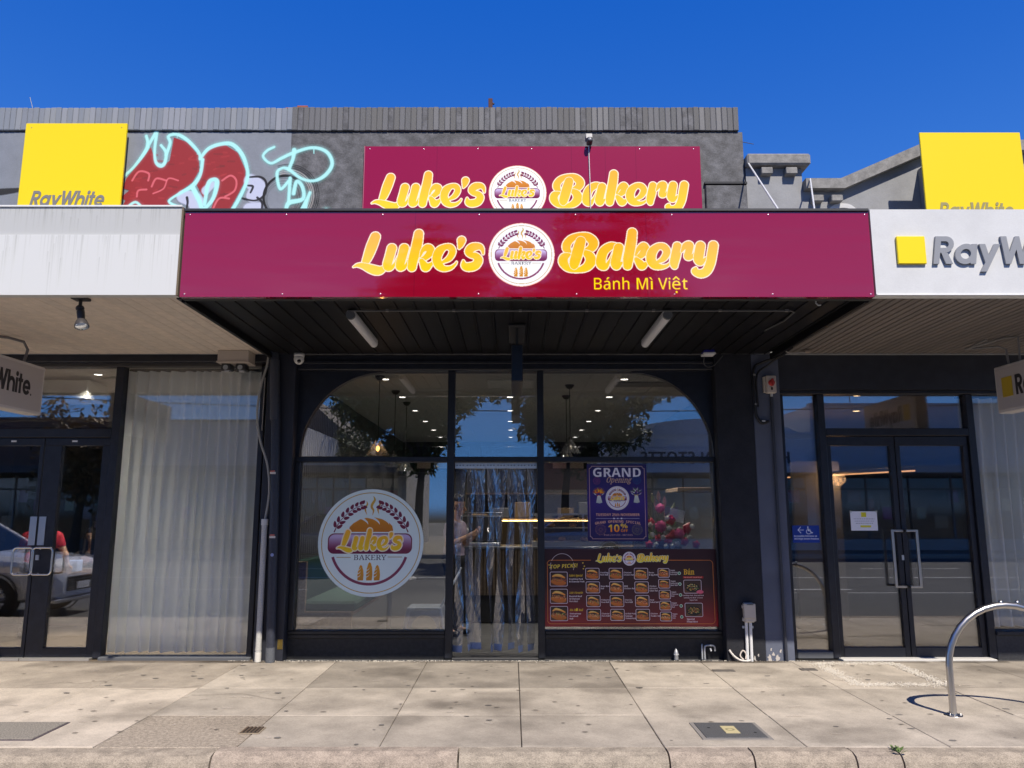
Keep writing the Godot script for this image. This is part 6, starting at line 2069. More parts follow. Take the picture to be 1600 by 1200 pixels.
# ---------------------------------------------------------------- pipes, lamps and boxes on the fronts
func build_fittings() -> void:
	var white := M(0.70, 0.69, 0.66, 0.4)
	# two tube lights under the bakery canopy, off
	for k in 2:
		var x: float = [-1.41, 1.36][k]
		var t := thing("tube_light", Vector3(x, 3.25, 1.35), ["unlit white tube light under the canopy on the graffiti side", "unlit white tube light under the canopy near the blue insect lamp"][k], "tube light", "tube lights under the bakery canopy")
		part("base", bx(x - 0.035, x + 0.035, 3.262, 3.291, 0.76, 1.94, 0.006), M(0.5, 0.5, 0.5, 0.5), t)
		part("diffuser", Shape.new().tube([Vector3(x, 3.245, 0.765), Vector3(x, 3.245, 0.79), Vector3(x, 3.245, 1.90), Vector3(x, 3.245, 1.925)], [0.028, 0.040, 0.040, 0.034], 14), M(0.72, 0.72, 0.74, 0.35, {"back": 0.3}), t)
		part("end_cap", Shape.new().tube([Vector3(x, 3.247, 1.925), Vector3(x, 3.247, 1.955)], 0.041, 14), M(0.16, 0.16, 0.16, 0.5), t)
	var cd := thing("conduit", Vector3(0.5, 3.27, 1.96), "thin dark conduit run along the canopy soffit between the tube lights", "conduit")
	part("pipe", Shape.new().tube([Vector3(-1.40, 3.280, 1.965), Vector3(2.42, 3.280, 1.965)], 0.0085, 8), M(0.11, 0.11, 0.11, 0.5), cd)
	for k in 7:
		part("clip", bx(-1.1 + k * 0.58, -1.075 + k * 0.58, 3.272, 3.292, 1.95, 1.98), M(0.22, 0.21, 0.2, 0.5), cd)
	part("loop_end", Shape.new().tube([Vector3(2.42, 3.281, 1.965), Vector3(2.47, 3.275, 1.93), Vector3(2.50, 3.282, 1.6), Vector3(2.45, 3.285, 1.2)], 0.008, 8), M(0.10, 0.10, 0.10, 0.5), cd)
	solo("hook", Shape.new().tube([Vector3(2.52, 3.30, 2.30), Vector3(2.515, 3.255, 2.30), Vector3(2.53, 3.235, 2.31), Vector3(2.55, 3.235, 2.315)], 0.007, 8), M(0.6, 0.6, 0.58, 0.4), "small pale hook under the canopy corner by the slatted soffit", "hook")
	# security camera
	var cc := thing("security_camera", Vector3(-2.36, 3.15, 0.09), "white dome security camera under the canopy beside the dark pier", "security camera")
	part("base", Shape.new().lathe([Vector2(0.0, 0.0), Vector2(0.052, 0.0), Vector2(0.058, 0.03), Vector2(0.058, 0.055), Vector2(0.0, 0.055)], Vector3(-2.365, 3.235, 0.09), 24), white, cc)
	part("shell", Shape.new().blob(Vector3(-2.365, 3.222, 0.095), Vector3(0.056, 0.060, 0.056), 20), white, cc)
	part("lens", Shape.new().blob(Vector3(-2.352, 3.196, 0.135), Vector3(0.022, 0.022, 0.020), 14), M(0.01, 0.01, 0.012, 0.08), cc)
	var cc2 := thing("security_camera", Vector3(0.90, 5.73, 0.06), "small old camera on the black parapet with a cable down the upper sign", "security camera")
	part("bracket", bx(0.87, 0.945, 5.885, 5.945, 0.0, 0.03, 0.005), M(0.6, 0.58, 0.54, 0.6), cc2)
	part("arm", Shape.new().tube([Vector3(0.925, 5.90, 0.02), Vector3(0.94, 5.85, 0.07), Vector3(0.92, 5.80, 0.10)], 0.010, 8), M(0.45, 0.45, 0.45, 0.5), cc2)
	part("housing", bx(0.87, 0.935, 5.775, 5.835, 0.05, 0.17, 0.012), M(0.05, 0.05, 0.05, 0.4), cc2)
	part("lens", Shape.new().blob(Vector3(0.90, 5.80, 0.172), Vector3(0.02, 0.02, 0.012), 12), M(0.3, 0.3, 0.32, 0.1), cc2)
	part("cable", Shape.new().tube([Vector3(0.90, 5.79, 0.07), Vector3(0.895, 5.73, 0.075), Vector3(0.905, 5.2, 0.073), Vector3(0.905, 4.5, 0.073)], 0.006, 6), M(0.62, 0.58, 0.58, 0.5), cc2)
	# spotlight under the white canopy
	var sp := thing("spotlight", Vector3(-3.56, 3.06, 2.32), "black spotlight with clear reflector bulb under the white canopy", "spotlight")
	part("mount", bx(-3.62, -3.50, 3.275, 3.297, 2.27, 2.37, 0.004), M(0.035, 0.03, 0.03, 0.5), sp)
	part("arm", Shape.new().tube([Vector3(-3.56, 3.28, 2.32), Vector3(-3.56, 3.215, 2.32)], 0.014, 10), M(0.035, 0.03, 0.03, 0.5), sp)
	part("knuckle", Shape.new().blob(Vector3(-3.56, 3.205, 2.32), Vector3(0.034, 0.030, 0.03), 14), M(0.03, 0.028, 0.028, 0.45), sp)
	var tilt := Basis(Vector3(0, 0, 1), 0.30) * Basis(Vector3.RIGHT, -0.25)
	part("holder", Shape.new().lathe([Vector2(0.0, 0.0), Vector2(0.030, 0.0), Vector2(0.031, -0.02), Vector2(0.028, -0.09), Vector2(0.030, -0.10)], Vector3(-3.553, 3.185, 2.32), 18, tilt), M(0.03, 0.028, 0.028, 0.45), sp)
	part("shade", Shape.new().lathe([Vector2(0.030, -0.088), Vector2(0.040, -0.10), Vector2(0.054, -0.135), Vector2(0.056, -0.155)], Vector3(-3.553, 3.185, 2.32), 22, tilt), M(0.05, 0.045, 0.045, 0.4), sp)
	part("bulb", Shape.new().lathe([Vector2(0.053, -0.145), Vector2(0.047, -0.162), Vector2(0.025, -0.17), Vector2(0.0, -0.172)], Vector3(-3.553, 3.185, 2.32), 22, tilt), M(0.75, 0.82, 0.9, 0.08, {"metal": 0.85}), sp)
	# cream cabinet with two lamps over the curtain window
	var jb := thing("junction_box", Vector3(-3.03, 3.16, 0.1), "cream metal box with black floodlights beneath, over the sheer curtain", "junction box")
	part("box", bx(-3.215, -2.875, 3.165, 3.297, 0.02, 0.24, 0.006), M(0.47, 0.41, 0.35, 0.5), jb)
	part("lid_lip", bx(-3.225, -2.868, 3.158, 3.176, 0.01, 0.25, 0.004), M(0.45, 0.39, 0.33, 0.5), jb)
	for x in [-3.14, -2.98]:
		var fl := part("floodlight", bx(x - 0.055, x + 0.055, 3.085, 3.157, 0.06, 0.19, 0.012), M(0.02, 0.02, 0.022, 0.4), jb)
		part("lens", Shape.new().disc(Vector3(x, 3.115, 0.192), 0.028, 16), M(0.3, 0.32, 0.33, 0.1), fl)
		part("connector", bx(x - 0.02, x + 0.03, 3.07, 3.084, 0.12, 0.16), M(0.55, 0.55, 0.55, 0.4), fl)
	# pipes at the party pier
	var wp := thing("white_pipe", Vector3(-2.665, 0, 0.05), "white plastic pipe rising from the ground by the curtain window", "pipe")
	part("pipe", Shape.new().tube([Vector3(-2.662, 0, 0.05), Vector3(-2.664, 1.46, 0.05)], 0.031, 16), M(0.62, 0.61, 0.57, 0.5, {"grain": [0.05, 0.8, 1.0, 0.4]}), wp)
	part("collar", Shape.new().tube([Vector3(-2.664, 1.41, 0.05), Vector3(-2.664, 1.475, 0.05)], 0.037, 16), M(0.6, 0.59, 0.55, 0.5), wp)
	part("joint", Shape.new().tube([Vector3(-2.662, 0.12, 0.05), Vector3(-2.662, 0.135, 0.05)], 0.034, 16), M(0.5, 0.48, 0.45, 0.6), wp)
	part("foot_sleeve", Shape.new().tube([Vector3(-2.662, 0.0, 0.05), Vector3(-2.662, 0.10, 0.05)], 0.034, 16), M(0.66, 0.63, 0.57, 0.6), wp)
	part("hose", Shape.new().tube(smooth3([Vector3(-2.664, 1.46, 0.05), Vector3(-2.63, 1.75, 0.06), Vector3(-2.66, 2.05, 0.07), Vector3(-2.76, 2.35, 0.08), Vector3(-2.80, 2.65, 0.08), Vector3(-2.77, 2.95, 0.08), Vector3(-2.72, 3.16, 0.08), Vector3(-2.71, 3.29, 0.08)]), 0.0125, 10), M(0.33, 0.32, 0.29, 0.6), wp)
	var dp := thing("downpipe", Vector3(-2.55, 0, 0.06), "dark painted downpipe with pale stickers, beside the white pipe", "downpipe")
	var dpm := M(0.038, 0.043, 0.062, 0.5, {"grain": [0.03, 0.8, 1.0, 0.6]})
	part("pipe", Shape.new().tube([Vector3(-2.53, 0.0, 0.06), Vector3(-2.565, 1.6, 0.06), Vector3(-2.60, 2.6, 0.06), Vector3(-2.65, 3.30, 0.06)], 0.048, 18), dpm, dp)
	part("socket", Shape.new().tube([Vector3(-2.607, 2.55, 0.06), Vector3(-2.645, 3.22, 0.06)], 0.054, 18), M(0.05, 0.053, 0.066, 0.5), dp)
	part("worn_foot", Shape.new().tube([Vector3(-2.53, 0.0, 0.06), Vector3(-2.534, 0.15, 0.06)], 0.0488, 18), M(0.30, 0.32, 0.36, 0.6, {"grain": [0.09, 0.2, 1.0, 0.25]}), dp)
	for q in [[-2.585, 1.955, 0.075], [-2.555, 1.275, 0.06]]:
		part("sticker", bx(q[0] - 0.035, q[0] + 0.03, q[1], q[1] + 0.022, 0.1088, 0.1105), M(0.6, 0.55, 0.5, 0.6), dp)
		part("sticker", bx(q[0] - 0.03, q[0] + 0.02, q[1] + 0.0225, q[1] + 0.04, 0.1088, 0.1105), M(0.45, 0.13, 0.10, 0.6), dp)
	part("sticker", Shape.new().disc(Vector3(-2.55, 1.10, 0.1095), 0.018, 16), M(0.25, 0.30, 0.55, 0.5), dp)
	part("foil_patch", bx(-2.478, -2.425, 0.12, 0.22, 0.001, 0.006, 0.002), M(0.55, 0.38, 0.10, 0.35, {"metal": 0.7, "bump": [0.2, 2.0, 0.2]}), dp)
	solo("thin_rod", Shape.new().tube([Vector3(-2.80, 2.45, -0.11), Vector3(-2.795, 3.05, -0.11)], 0.006, 6), M(0.4, 0.38, 0.35, 0.5), "thin pale rod fixed to the window post beside the hose", "rod")
	# black pier: weatherproof outlet on two conduits
	var ob := thing("outlet_box", Vector3(2.50, 0, 0.03), "weatherproof beige power outlet on two white conduits at the black pier", "power outlet")
	part("box", bx(2.452, 2.562, 0.40, 0.60, 0.0, 0.07, 0.012), M(0.52, 0.47, 0.41, 0.5), ob)
	part("flap", bx(2.445, 2.568, 0.445, 0.595, 0.0705, 0.088, 0.008), M(0.50, 0.45, 0.39, 0.5), ob)
	part("flap_slot", bx(2.475, 2.545, 0.582, 0.590, 0.0885, 0.0905), M(0.05, 0.05, 0.05, 0.5), ob)
	for y in [0.43, 0.56]:
		for x in [2.445, 2.569]:
			part("latch", bx(x - 0.008, x + 0.008, y - 0.018, y + 0.018, 0.02, 0.06, 0.004), M(0.5, 0.45, 0.39, 0.5), ob)
	for x in [2.478, 2.522]:
		part("conduit", Shape.new().tube([Vector3(x, 0.40, 0.03), Vector3(x - 0.004, 0.0, 0.03)], 0.0165, 12), M(0.66, 0.66, 0.66, 0.45), ob)
	for x in [2.452, 2.545]:
		part("saddle", bx(x - 0.012, x + 0.012, 0.335, 0.36, 0.001, 0.02, 0.003), M(0.5, 0.52, 0.54, 0.4), ob)
	var cc3 := thing("loose_cable", Vector3(2.40, 0, 0.05), "loose white cable curling along the foot of the black pier", "cable")
	part("cable", Shape.new().tube(smooth3([Vector3(2.29, 0.115, 0.012), Vector3(2.33, 0.06, 0.03), Vector3(2.39, 0.02, 0.05), Vector3(2.46, 0.012, 0.06), Vector3(2.495, 0.02, 0.055)]), 0.011, 10), M(0.62, 0.58, 0.53, 0.5), cc3)
	part("coil", Shape.new().tube(smooth3([Vector3(2.43, 0.02, 0.04), Vector3(2.40, 0.06, 0.02), Vector3(2.43, 0.11, 0.02), Vector3(2.46, 0.08, 0.03), Vector3(2.45, 0.03, 0.045)]), 0.008, 8), M(0.58, 0.50, 0.44, 0.6), cc3)
	# red isolator switch with pipe
	var sw := thing("isolator_switch", Vector3(2.875, 2.84, 0.0), "cream switch box with a red rotary handle beside the dark doors", "switch")
	part("box", bx(2.825, 2.935, 2.85, 3.05, -0.012, 0.055, 0.010), M(0.55, 0.48, 0.42, 0.5), sw)
	part("side_flange", bx(2.80, 2.824, 2.86, 3.04, -0.012, 0.03, 0.004), M(0.5, 0.44, 0.38, 0.5), sw)
	part("handle", Shape.new().lathe([Vector2(0.0, 0.028), Vector2(0.030, 0.026), Vector2(0.036, 0.0)], Vector3(2.88, 2.965, 0.055), 20, Basis(Vector3.RIGHT, PI / 2)), M(0.50, 0.035, 0.03, 0.45), sw)
	part("lever", bx(2.868, 2.892, 2.925, 3.008, 0.078, 0.100, 0.005), M(0.42, 0.03, 0.025, 0.45), sw)
	part("lock_tab", bx(2.87, 2.89, 2.885, 2.915, 0.056, 0.068, 0.003), M(0.02, 0.02, 0.02, 0.5), sw)
	part("gland", Shape.new().tube([Vector3(2.885, 2.85, 0.02), Vector3(2.885, 2.815, 0.02)], 0.014, 10), M(0.6, 0.6, 0.58, 0.4), sw)
	part("conduit", Shape.new().tube([Vector3(2.885, 2.82, 0.01), Vector3(2.885, 0.7, 0.01), Vector3(2.89, 0.0, 0.012)], 0.0165, 10), M(0.035, 0.038, 0.05, 0.5), sw)
	var cb := thing("dark_cable", Vector3(2.75, 2.6, 0.02), "dark cable bundle looping down the pier from the canopy corner", "cable")
	part("cable", Shape.new().tube(smooth3([Vector3(3.0, 3.29, 0.4), Vector3(2.95, 3.24, 0.15), Vector3(2.80, 3.20, 0.03), Vector3(2.705, 3.12, 0.015), Vector3(2.70, 2.8, 0.015), Vector3(2.705, 2.62, 0.012), Vector3(2.76, 2.52, 0.01), Vector3(2.84, 2.54, 0.008)]), 0.016, 8), M(0.012, 0.012, 0.014, 0.5), cb)
	part("cable", Shape.new().tube(smooth3([Vector3(2.96, 3.25, 0.2), Vector3(2.86, 3.17, 0.04), Vector3(2.735, 3.05, 0.012), Vector3(2.73, 2.7, 0.012)]), 0.011, 8), M(0.014, 0.014, 0.016, 0.5), cb)
	for y in [3.05, 2.72]:
		part("clip", bx(2.69, 2.715, y, y + 0.02, 0.0, 0.034), M(0.2, 0.2, 0.2, 0.5), cb)
	part("pale_clip", bx(2.765, 2.80, 2.535, 2.55, 0.0, 0.022), M(0.6, 0.6, 0.6, 0.5), cb)
	var gc := thing("grey_cable", Vector3(3.1, 3.24, 0.3), "slack grey cable with a small junction under the slatted soffit", "cable")
	part("cable", Shape.new().tube(smooth3([Vector3(2.93, 3.285, 0.35), Vector3(3.0, 3.255, 0.30), Vector3(3.10, 3.262, 0.27), Vector3(3.20, 3.265, 0.26)]), 0.007, 8), M(0.30, 0.28, 0.26, 0.5), gc)
	part("junction", bx(3.19, 3.25, 3.262, 3.299, 0.22, 0.28, 0.008), M(0.30, 0.24, 0.19, 0.5), gc)
	# insect lamp
	var il := thing("insect_lamp", Vector3(2.155, 3.23, 0.2), "small white and blue lamp box with trailing lead under the canopy", "insect lamp")
	part("case", bx(2.09, 2.22, 3.245, 3.268, 0.12, 0.27, 0.004), M(0.68, 0.68, 0.70, 0.4), il)
	part("blue_cover", bx(2.10, 2.21, 3.268, 3.297, 0.13, 0.26, 0.004), M(0.03, 0.03, 0.30, 0.3), il)
	part("lead", Shape.new().tube(smooth3([Vector3(2.13, 3.245, 0.13), Vector3(2.14, 3.19, 0.04), Vector3(2.19, 3.15, 0.015), Vector3(2.26, 3.17, 0.012), Vector3(2.32, 3.23, 0.015), Vector3(2.36, 3.28, 0.03)]), 0.006, 8), M(0.05, 0.05, 0.055, 0.5), il)
	# taps at the stall riser
	var tp := thing("hose_tap", Vector3(1.75, 0, -0.1), "stubby grey hose tap at the foot of the bakery wall", "tap")
	part("body", Shape.new().lathe([Vector2(0.024, 0.0), Vector2(0.022, 0.05), Vector2(0.027, 0.055), Vector2(0.027, 0.065), Vector2(0.022, 0.07), Vector2(0.02, 0.09), Vector2(0.0, 0.12)], Vector3(1.75, 0, -0.09), 14), M(0.42, 0.42, 0.42, 0.4, {"metal": 0.5}), tp)
	part("band", Shape.new().lathe([Vector2(0.026, 0.048), Vector2(0.028, 0.052), Vector2(0.026, 0.058)], Vector3(1.75, 0, -0.09), 14), M(0.8, 0.8, 0.78, 0.3), tp)
	var up := thing("bent_pipe", Vector3(2.08, 0, -0.1), "thin grey pipes bent over beside the hose tap", "pipe")
	var gm := M(0.50, 0.51, 0.52, 0.35, {"metal": 0.4})
	part("upright", Shape.new().tube([Vector3(2.03, 0, -0.1), Vector3(2.03, 0.14, -0.1), Vector3(2.037, 0.15, -0.12)], 0.009, 8), gm, up)
	part("bend", Shape.new().tube(smooth3([Vector3(2.058, 0, -0.1), Vector3(2.058, 0.10, -0.1), Vector3(2.07, 0.138, -0.1), Vector3(2.13, 0.142, -0.1), Vector3(2.165, 0.13, -0.1), Vector3(2.168, 0.085, -0.1)]), 0.010, 8), gm, up)
	part("spout", Shape.new().tube([Vector3(2.118, 0.115, -0.095), Vector3(2.125, 0.085, -0.09)], 0.009, 8), M(0.75, 0.75, 0.75, 0.3), up)
	# on the roofs
	var ch := thing("brick_chimney", Vector3(-2.66, 6.2, -0.45), "stub of orange brick chimney peeping over the coping", "chimney")
	for k in 2:
		part("brick", bx(-2.80 + k * 0.145, -2.66 + k * 0.14, 6.1, 6.475 + k * 0.025, -0.55, -0.32, 0.008), M(0.42 + 0.06 * k, 0.14, 0.08, 0.85, {"grain": [0.1, 0.6, 1.0, 0.4]}), ch)
	var rp := thing("rusty_post", Vector3(-0.265, 6.1, -0.31), "short rusty steel post standing behind the black coping", "post")
	part("post", bx(-0.292, -0.24, 5.6, 6.595, -0.37, -0.32, 0.004), M(0.16, 0.055, 0.04, 0.8, {"grain": [0.12, 0.5, 1.0, 0.3]}), rp)
	part("bolt", Shape.new().blob(Vector3(-0.232, 6.53, -0.34), Vector3(0.018, 0.014, 0.014), 8), M(0.05, 0.04, 0.04, 0.6), rp)
	solo("roof_wire", Shape.new().tube([Vector3(-5.82, 6.2, -0.31), Vector3(-5.95, 6.60, -0.31)], 0.004, 6), M(0.3, 0.3, 0.32, 0.5), "thin leaning wire on the roof above the square yellow wall sign", "wire")
	solo("roof_wire", Shape.new().tube([Vector3(2.715, 5.91, -0.1), Vector3(2.88, 5.875, -0.1)], 0.004, 6), M(0.04, 0.04, 0.04, 0.5), "short dark wire sticking out from the corner of the black wall", "wire")
	var stay := M(0.62, 0.62, 0.60, 0.4)
	solo("canopy_stay", Shape.new().tube([Vector3(2.75, 5.56, 0.06), Vector3(2.40, 3.80, 2.3)], 0.010, 8), stay, "pale stay rod from the corner pier down to the bakery canopy", "stay rod", "stay rods holding the canopies")
	solo("canopy_stay", Shape.new().tube([Vector3(3.44, 5.34, 0.11), Vector3(2.57, 3.86, 2.3)], 0.009, 8), stay, "pale stay rod crossing the dentil blocks below the sloping parapet", "stay rod", "stay rods holding the canopies")

func smooth3(p: Array, steps := 6) -> Array:
	var out := []
	for k in p.size() - 1:
		for s in steps:
			out.append(p[k].cubic_interpolate(p[k + 1], p[max(k - 1, 0)], p[min(k + 2, p.size() - 1)], float(s) / steps))
	out.append(p[-1])
	return out

func downlight(label: String, at: Vector3, group: String, e: float, tint := Color(1.0, 0.97, 0.93)) -> void:
	var t := thing("downlight", at, label, "downlight", group)
	part("ring", Shape.new().lathe([Vector2(0.045, 0.0), Vector2(0.058, -0.004), Vector2(0.060, 0.004)], at, 20), M(0.7, 0.7, 0.7, 0.5), t)
	part("lamp", Shape.new().disc(at + Vector3(0, -0.001, 0), 0.046, 20, Vector3.DOWN), glow(tint, 5.0), t)
	var l := SpotLight3D.new()
	l.name = "light"
	l.light_energy = e
	l.light_color = tint
	l.spot_angle = 62
	l.spot_range = 9
	l.spot_attenuation = 2
	l.light_size = 0.04
	l.shadow_enabled = true
	l.rotation.x = -PI / 2
	l.position = Vector3(0, -0.012, 0)
	t.add_child(l)

# ---------------------------------------------------------------- behind the glass
func build_inside() -> void:
	var nth := ["first", "second", "third", "fourth", "fifth", "sixth"]
	for k in 6:
		downlight("%s downlight from the window in the row above the bench" % nth[k], Vector3(-1.60, 3.203, -1.1 - 1.52 * k), "downlights in the bakery ceiling", 2.0)
		downlight("%s downlight from the window in the row above the flowers" % nth[k], Vector3(1.42, 3.203, -1.1 - 1.52 * k), "downlights in the bakery ceiling", 5.0 if k == 0 else 2.3)
		if k > 0:
			downlight("%s downlight of the middle row, over the doorway and counter" % nth[k - 1], Vector3(-0.03, 3.203, -1.1 - 1.52 * k), "downlights in the bakery ceiling", 1.0)
	for q in [[-5.15, -0.95, "small downlight beside the ceiling box behind the glazed doors"], [-5.0, -2.0, "warm downlight above the desk, nearer the window"], [-4.3, -2.6, "warm downlight above the desk, nearer the partition"]]:
		downlight(q[2], Vector3(q[0], 3.236, q[1]), "downlights in the curtained shop", 6.5, Color(1.0, 0.97, 0.92))
	for q in [[4.35, -1.1, "large warm downlight over the dark doors"], [5.0, -2.6, "warm downlight deep over the far door leaf"], [3.95, -3.0, "small warm downlight over the near door leaf"], [3.3, -2.4, "small dim downlight behind the narrow side window"]]:
		downlight(q[2], Vector3(q[0], 2.996, q[1]), "downlights behind the dark doors", 0.5, Color(1.0, 0.82, 0.58))
	# pendants
	var n := 0
	for q in [[-1.63, -0.87, 2.28], [-1.61, -2.04, 2.2], [-1.61, -3.17, 2.2], [0.76, -1.55, 2.35], [0.78, -2.5, 2.3]]:
		var at := Vector3(q[0], q[2], q[1])
		var t := thing("pendant_lamp", at, ["black pendant lamp with lit bulb in a clear cone, over the bench by the window", "second black pendant lamp over the bench", "third black pendant lamp over the bench, deepest in the shop", "black pendant lamp on a long cord above the poster", "deeper black pendant lamp beside the long cord above the poster"][n], "pendant lamp", "black pendant lamps in the bakery")
		part("ceiling_rose", Shape.new().lathe([Vector2(0.0, -0.055), Vector2(0.03, -0.05), Vector2(0.055, -0.02), Vector2(0.062, 0.0)], Vector3(at.x, 3.205, at.z), 18), M(0.015, 0.014, 0.014, 0.5), t)
		part("cord", Shape.new().tube([Vector3(at.x, 3.16, at.z), at + Vector3(0, 0.16, 0)], 0.005, 6), M(0.012, 0.012, 0.012, 0.6), t)
		part("lamp_holder", Shape.new().tube([at + Vector3(0, 0.17, 0), at + Vector3(0, 0.09, 0)], 0.02, 10), M(0.015, 0.014, 0.014, 0.5), t)
		part("glass_shade", Shape.new().lathe([Vector2(0.03, 0.13), Vector2(0.07, 0.06), Vector2(0.14, -0.05)], at, 22), glass(0.12, 0.02, Color(0.6, 0.6, 0.6)), t)
		if n == 0:
			part("bulb", Shape.new().blob(at + Vector3(0, 0.03, 0), Vector3(0.022, 0.034, 0.022), 12), glow(Color(1.0, 0.72, 0.36), 6.0), t)
			var l := OmniLight3D.new()
			l.name = "light"
			l.light_energy = 0.06
			l.light_color = Color(1.0, 0.75, 0.45)
			l.omni_range = 8
			l.omni_attenuation = 2
			l.light_size = 0.02
			l.shadow_enabled = true
			l.position = Vector3(0, 0.03, 0)
			t.add_child(l)
		else:
			part("bulb", Shape.new().blob(at + Vector3(0, 0.03, 0), Vector3(0.022, 0.034, 0.022), 12), M(0.5, 0.45, 0.35, 0.2), t)
		n += 1
	# counter with timber slats
	var timber := M(0.12, 0.088, 0.062, 0.6, {"grain": [0.02, 0.7, 1.0, 0.7]})
	var ct := thing("counter", Vector3(0.6, 0, -3.1), "bakery counter faced with upright timber slats over a dark plinth", "counter")
	part("plinth", bx(-0.9, 2.4, 0.0, 0.38, -3.5, -2.86), M(0.012, 0.012, 0.013, 0.5), ct)
	part("carcase", bx(-0.9, 2.4, 0.38, 1.02, -3.5, -2.84), M(0.06, 0.04, 0.025, 0.7), ct)
	var slat := Shape.new().box(Vector3(-0.017, 0, 0), Vector3(0.017, 0.64, 0.03), 0.004).mesh()
	for k in 74:
		piece("slat", slat, Vector3(-0.88 + k * 0.0445, 0.38, -2.84), timber, ct)
	part("benchtop", bx(-0.94, 2.44, 1.02, 1.06, -3.54, -2.79, 0.006), M(0.05, 0.05, 0.052, 0.3), ct)
	var fr := thing("display_case", Vector3(0.85, 1.06, -3.1), "glass display case of rolls standing on the bakery counter", "display case")
	part("base", bx(0.3, 1.5, 1.06, 1.12, -3.4, -2.9), M(0.3, 0.3, 0.3, 0.4, {"metal": 0.7}), fr)
	part("top", bx(0.3, 1.5, 1.50, 1.53, -3.4, -2.95), M(0.3, 0.3, 0.3, 0.4, {"metal": 0.7}), fr)
	part("pane", bx(0.3, 1.5, 1.12, 1.50, -2.91, -2.90), glass(), fr)
	part("shelf", bx(0.32, 1.48, 1.31, 1.325, -3.38, -2.94), M(0.4, 0.4, 0.4, 0.3, {"metal": 0.7}), fr)
	for k in 7:
		part("bread_roll", Shape.new().blob(Vector3(0.42 + k * 0.16, 1.155 + (k % 2) * 0.205, -3.1), Vector3(0.06, 0.035, 0.12), 10), M(0.42, 0.22, 0.07, 0.6), fr)
	var cm := thing("coffee_machine", Vector3(-0.45, 1.06, -3.2), "dark coffee machine with steel tray on the counter behind the doorway", "coffee machine")
	part("body", bx(-0.8, -0.15, 1.12, 1.50, -3.45, -3.0, 0.02), M(0.03, 0.03, 0.032, 0.3), cm)
	part("drip_tray", bx(-0.78, -0.17, 1.06, 1.11, -3.45, -2.92, 0.006), M(0.5, 0.5, 0.5, 0.3, {"metal": 1.0}), cm)
	for k in 2:
		part("spout", Shape.new().tube([Vector3(-0.65 + k * 0.3, 1.32, -2.98), Vector3(-0.65 + k * 0.3, 1.25, -2.95)], 0.03, 10), M(0.5, 0.5, 0.5, 0.2, {"metal": 1.0}), cm)
	part("cup_rail", Shape.new().tube([Vector3(-0.8, 1.54, -3.02), Vector3(-0.15, 1.54, -3.02)], 0.008, 6), M(0.6, 0.6, 0.6, 0.2, {"metal": 1.0}), cm)
	var ls := thing("light_strip", Vector3(0.6, 1.40, -4.8), "thin warm light strip glowing along the back bench of the bakery", "light strip")
	part("lamp", bx(-0.75, 2.2, 1.395, 1.415, -4.83, -4.80), glow(Color(1.0, 0.82, 0.45), 1.6), ls)
	var al := AreaLight3D.new()
	al.name = "light"
	al.area_size = Vector2(2.9, 0.02)
	al.light_energy = 0.25
	al.light_color = Color(1.0, 0.82, 0.5)
	al.area_range = 6
	al.shadow_enabled = true
	al.position = Vector3(0.12, 0.005, 0.02)
	ls.add_child(al)
	var sh := thing("back_shelving", Vector3(0.6, 0, -5.0), "dark back bench with shelves of trays behind the bakery counter", "shelving")
	part("cabinet", bx(-0.8, 2.3, 0, 0.95, -5.3, -4.85), M(0.04, 0.04, 0.042, 0.5), sh)
	part("splashback", bx(-0.8, 2.3, 0.95, 2.3, -5.3, -5.2), M(0.06, 0.06, 0.065, 0.3), sh)
	part("shelf", bx(-0.8, 2.3, 1.42, 1.45, -5.2, -4.80), M(0.12, 0.08, 0.05, 0.6), sh)
	part("shelf", bx(-0.8, 2.3, 1.85, 1.88, -5.2, -4.88), M(0.12, 0.08, 0.05, 0.6), sh)
	for k in 8:
		part("tray", bx(-0.7 + k * 0.37, -0.42 + k * 0.37, 1.451, 1.52 + 0.1 * (k % 3), -5.15, -4.92, 0.01), M(0.25, 0.25, 0.25, 0.4, {"metal": 0.5}) if k % 2 else M(0.3, 0.2, 0.1, 0.6), sh)
	for k in 3:
		var ms := thing("menu_screen", Vector3(-1.6 + k * 1.5, 2.45, -8.6), ["dark menu screen high at the back, above the bench side", "dark menu screen high at the back, above the counter", "dark menu screen high at the back, above the poster side"][k], "menu screen", "menu screens at the back of the bakery")
		part("case", bx(-2.2 + k * 1.5, -0.95 + k * 1.5, 2.42, 2.98, -8.65, -8.58, 0.01), M(0.01, 0.01, 0.012, 0.3), ms)
		for j in 3:
			part("picture_tile", bx(-2.1 + k * 1.5 + j * 0.38, -1.80 + k * 1.5 + j * 0.38, 2.5, 2.75, -8.578, -8.575), glow([Color(0.45, 0.3, 0.12), Color(0.35, 0.4, 0.45), Color(0.5, 0.22, 0.1)][(j + k) % 3], 0.10), ms)
	# bench with green cushion
	var bt := M(0.68, 0.50, 0.35, 0.55, {"grain": [0.02, 0.8, 1.0, 0.5]})
	var be := thing("bench", Vector3(-2.1, 0, -1.4), "pale timber bench with a high end panel inside the window", "bench")
	part("end_panel", bx(-2.56, -2.38, 0.0, 0.98, -0.72, -0.66, 0.004), bt, be)
	part("end_panel", bx(-2.38, -1.84, 0.0, 0.42, -0.72, -0.66, 0.004), bt, be)
	part("seat", bx(-2.56, -1.84, 0.37, 0.42, -3.0, -0.721, 0.004), bt, be)
	part("backrest", bx(-2.59, -2.47, 0.42, 0.98, -3.0, -0.721, 0.01), M(0.03, 0.09, 0.075, 0.8), be)
	solo("cushion", bx(-2.44, -1.80, 0.422, 0.53, -2.9, -0.70, 0.05), M(0.11, 0.21, 0.165, 0.85), "rounded green seat cushion lying on the timber bench", "cushion")
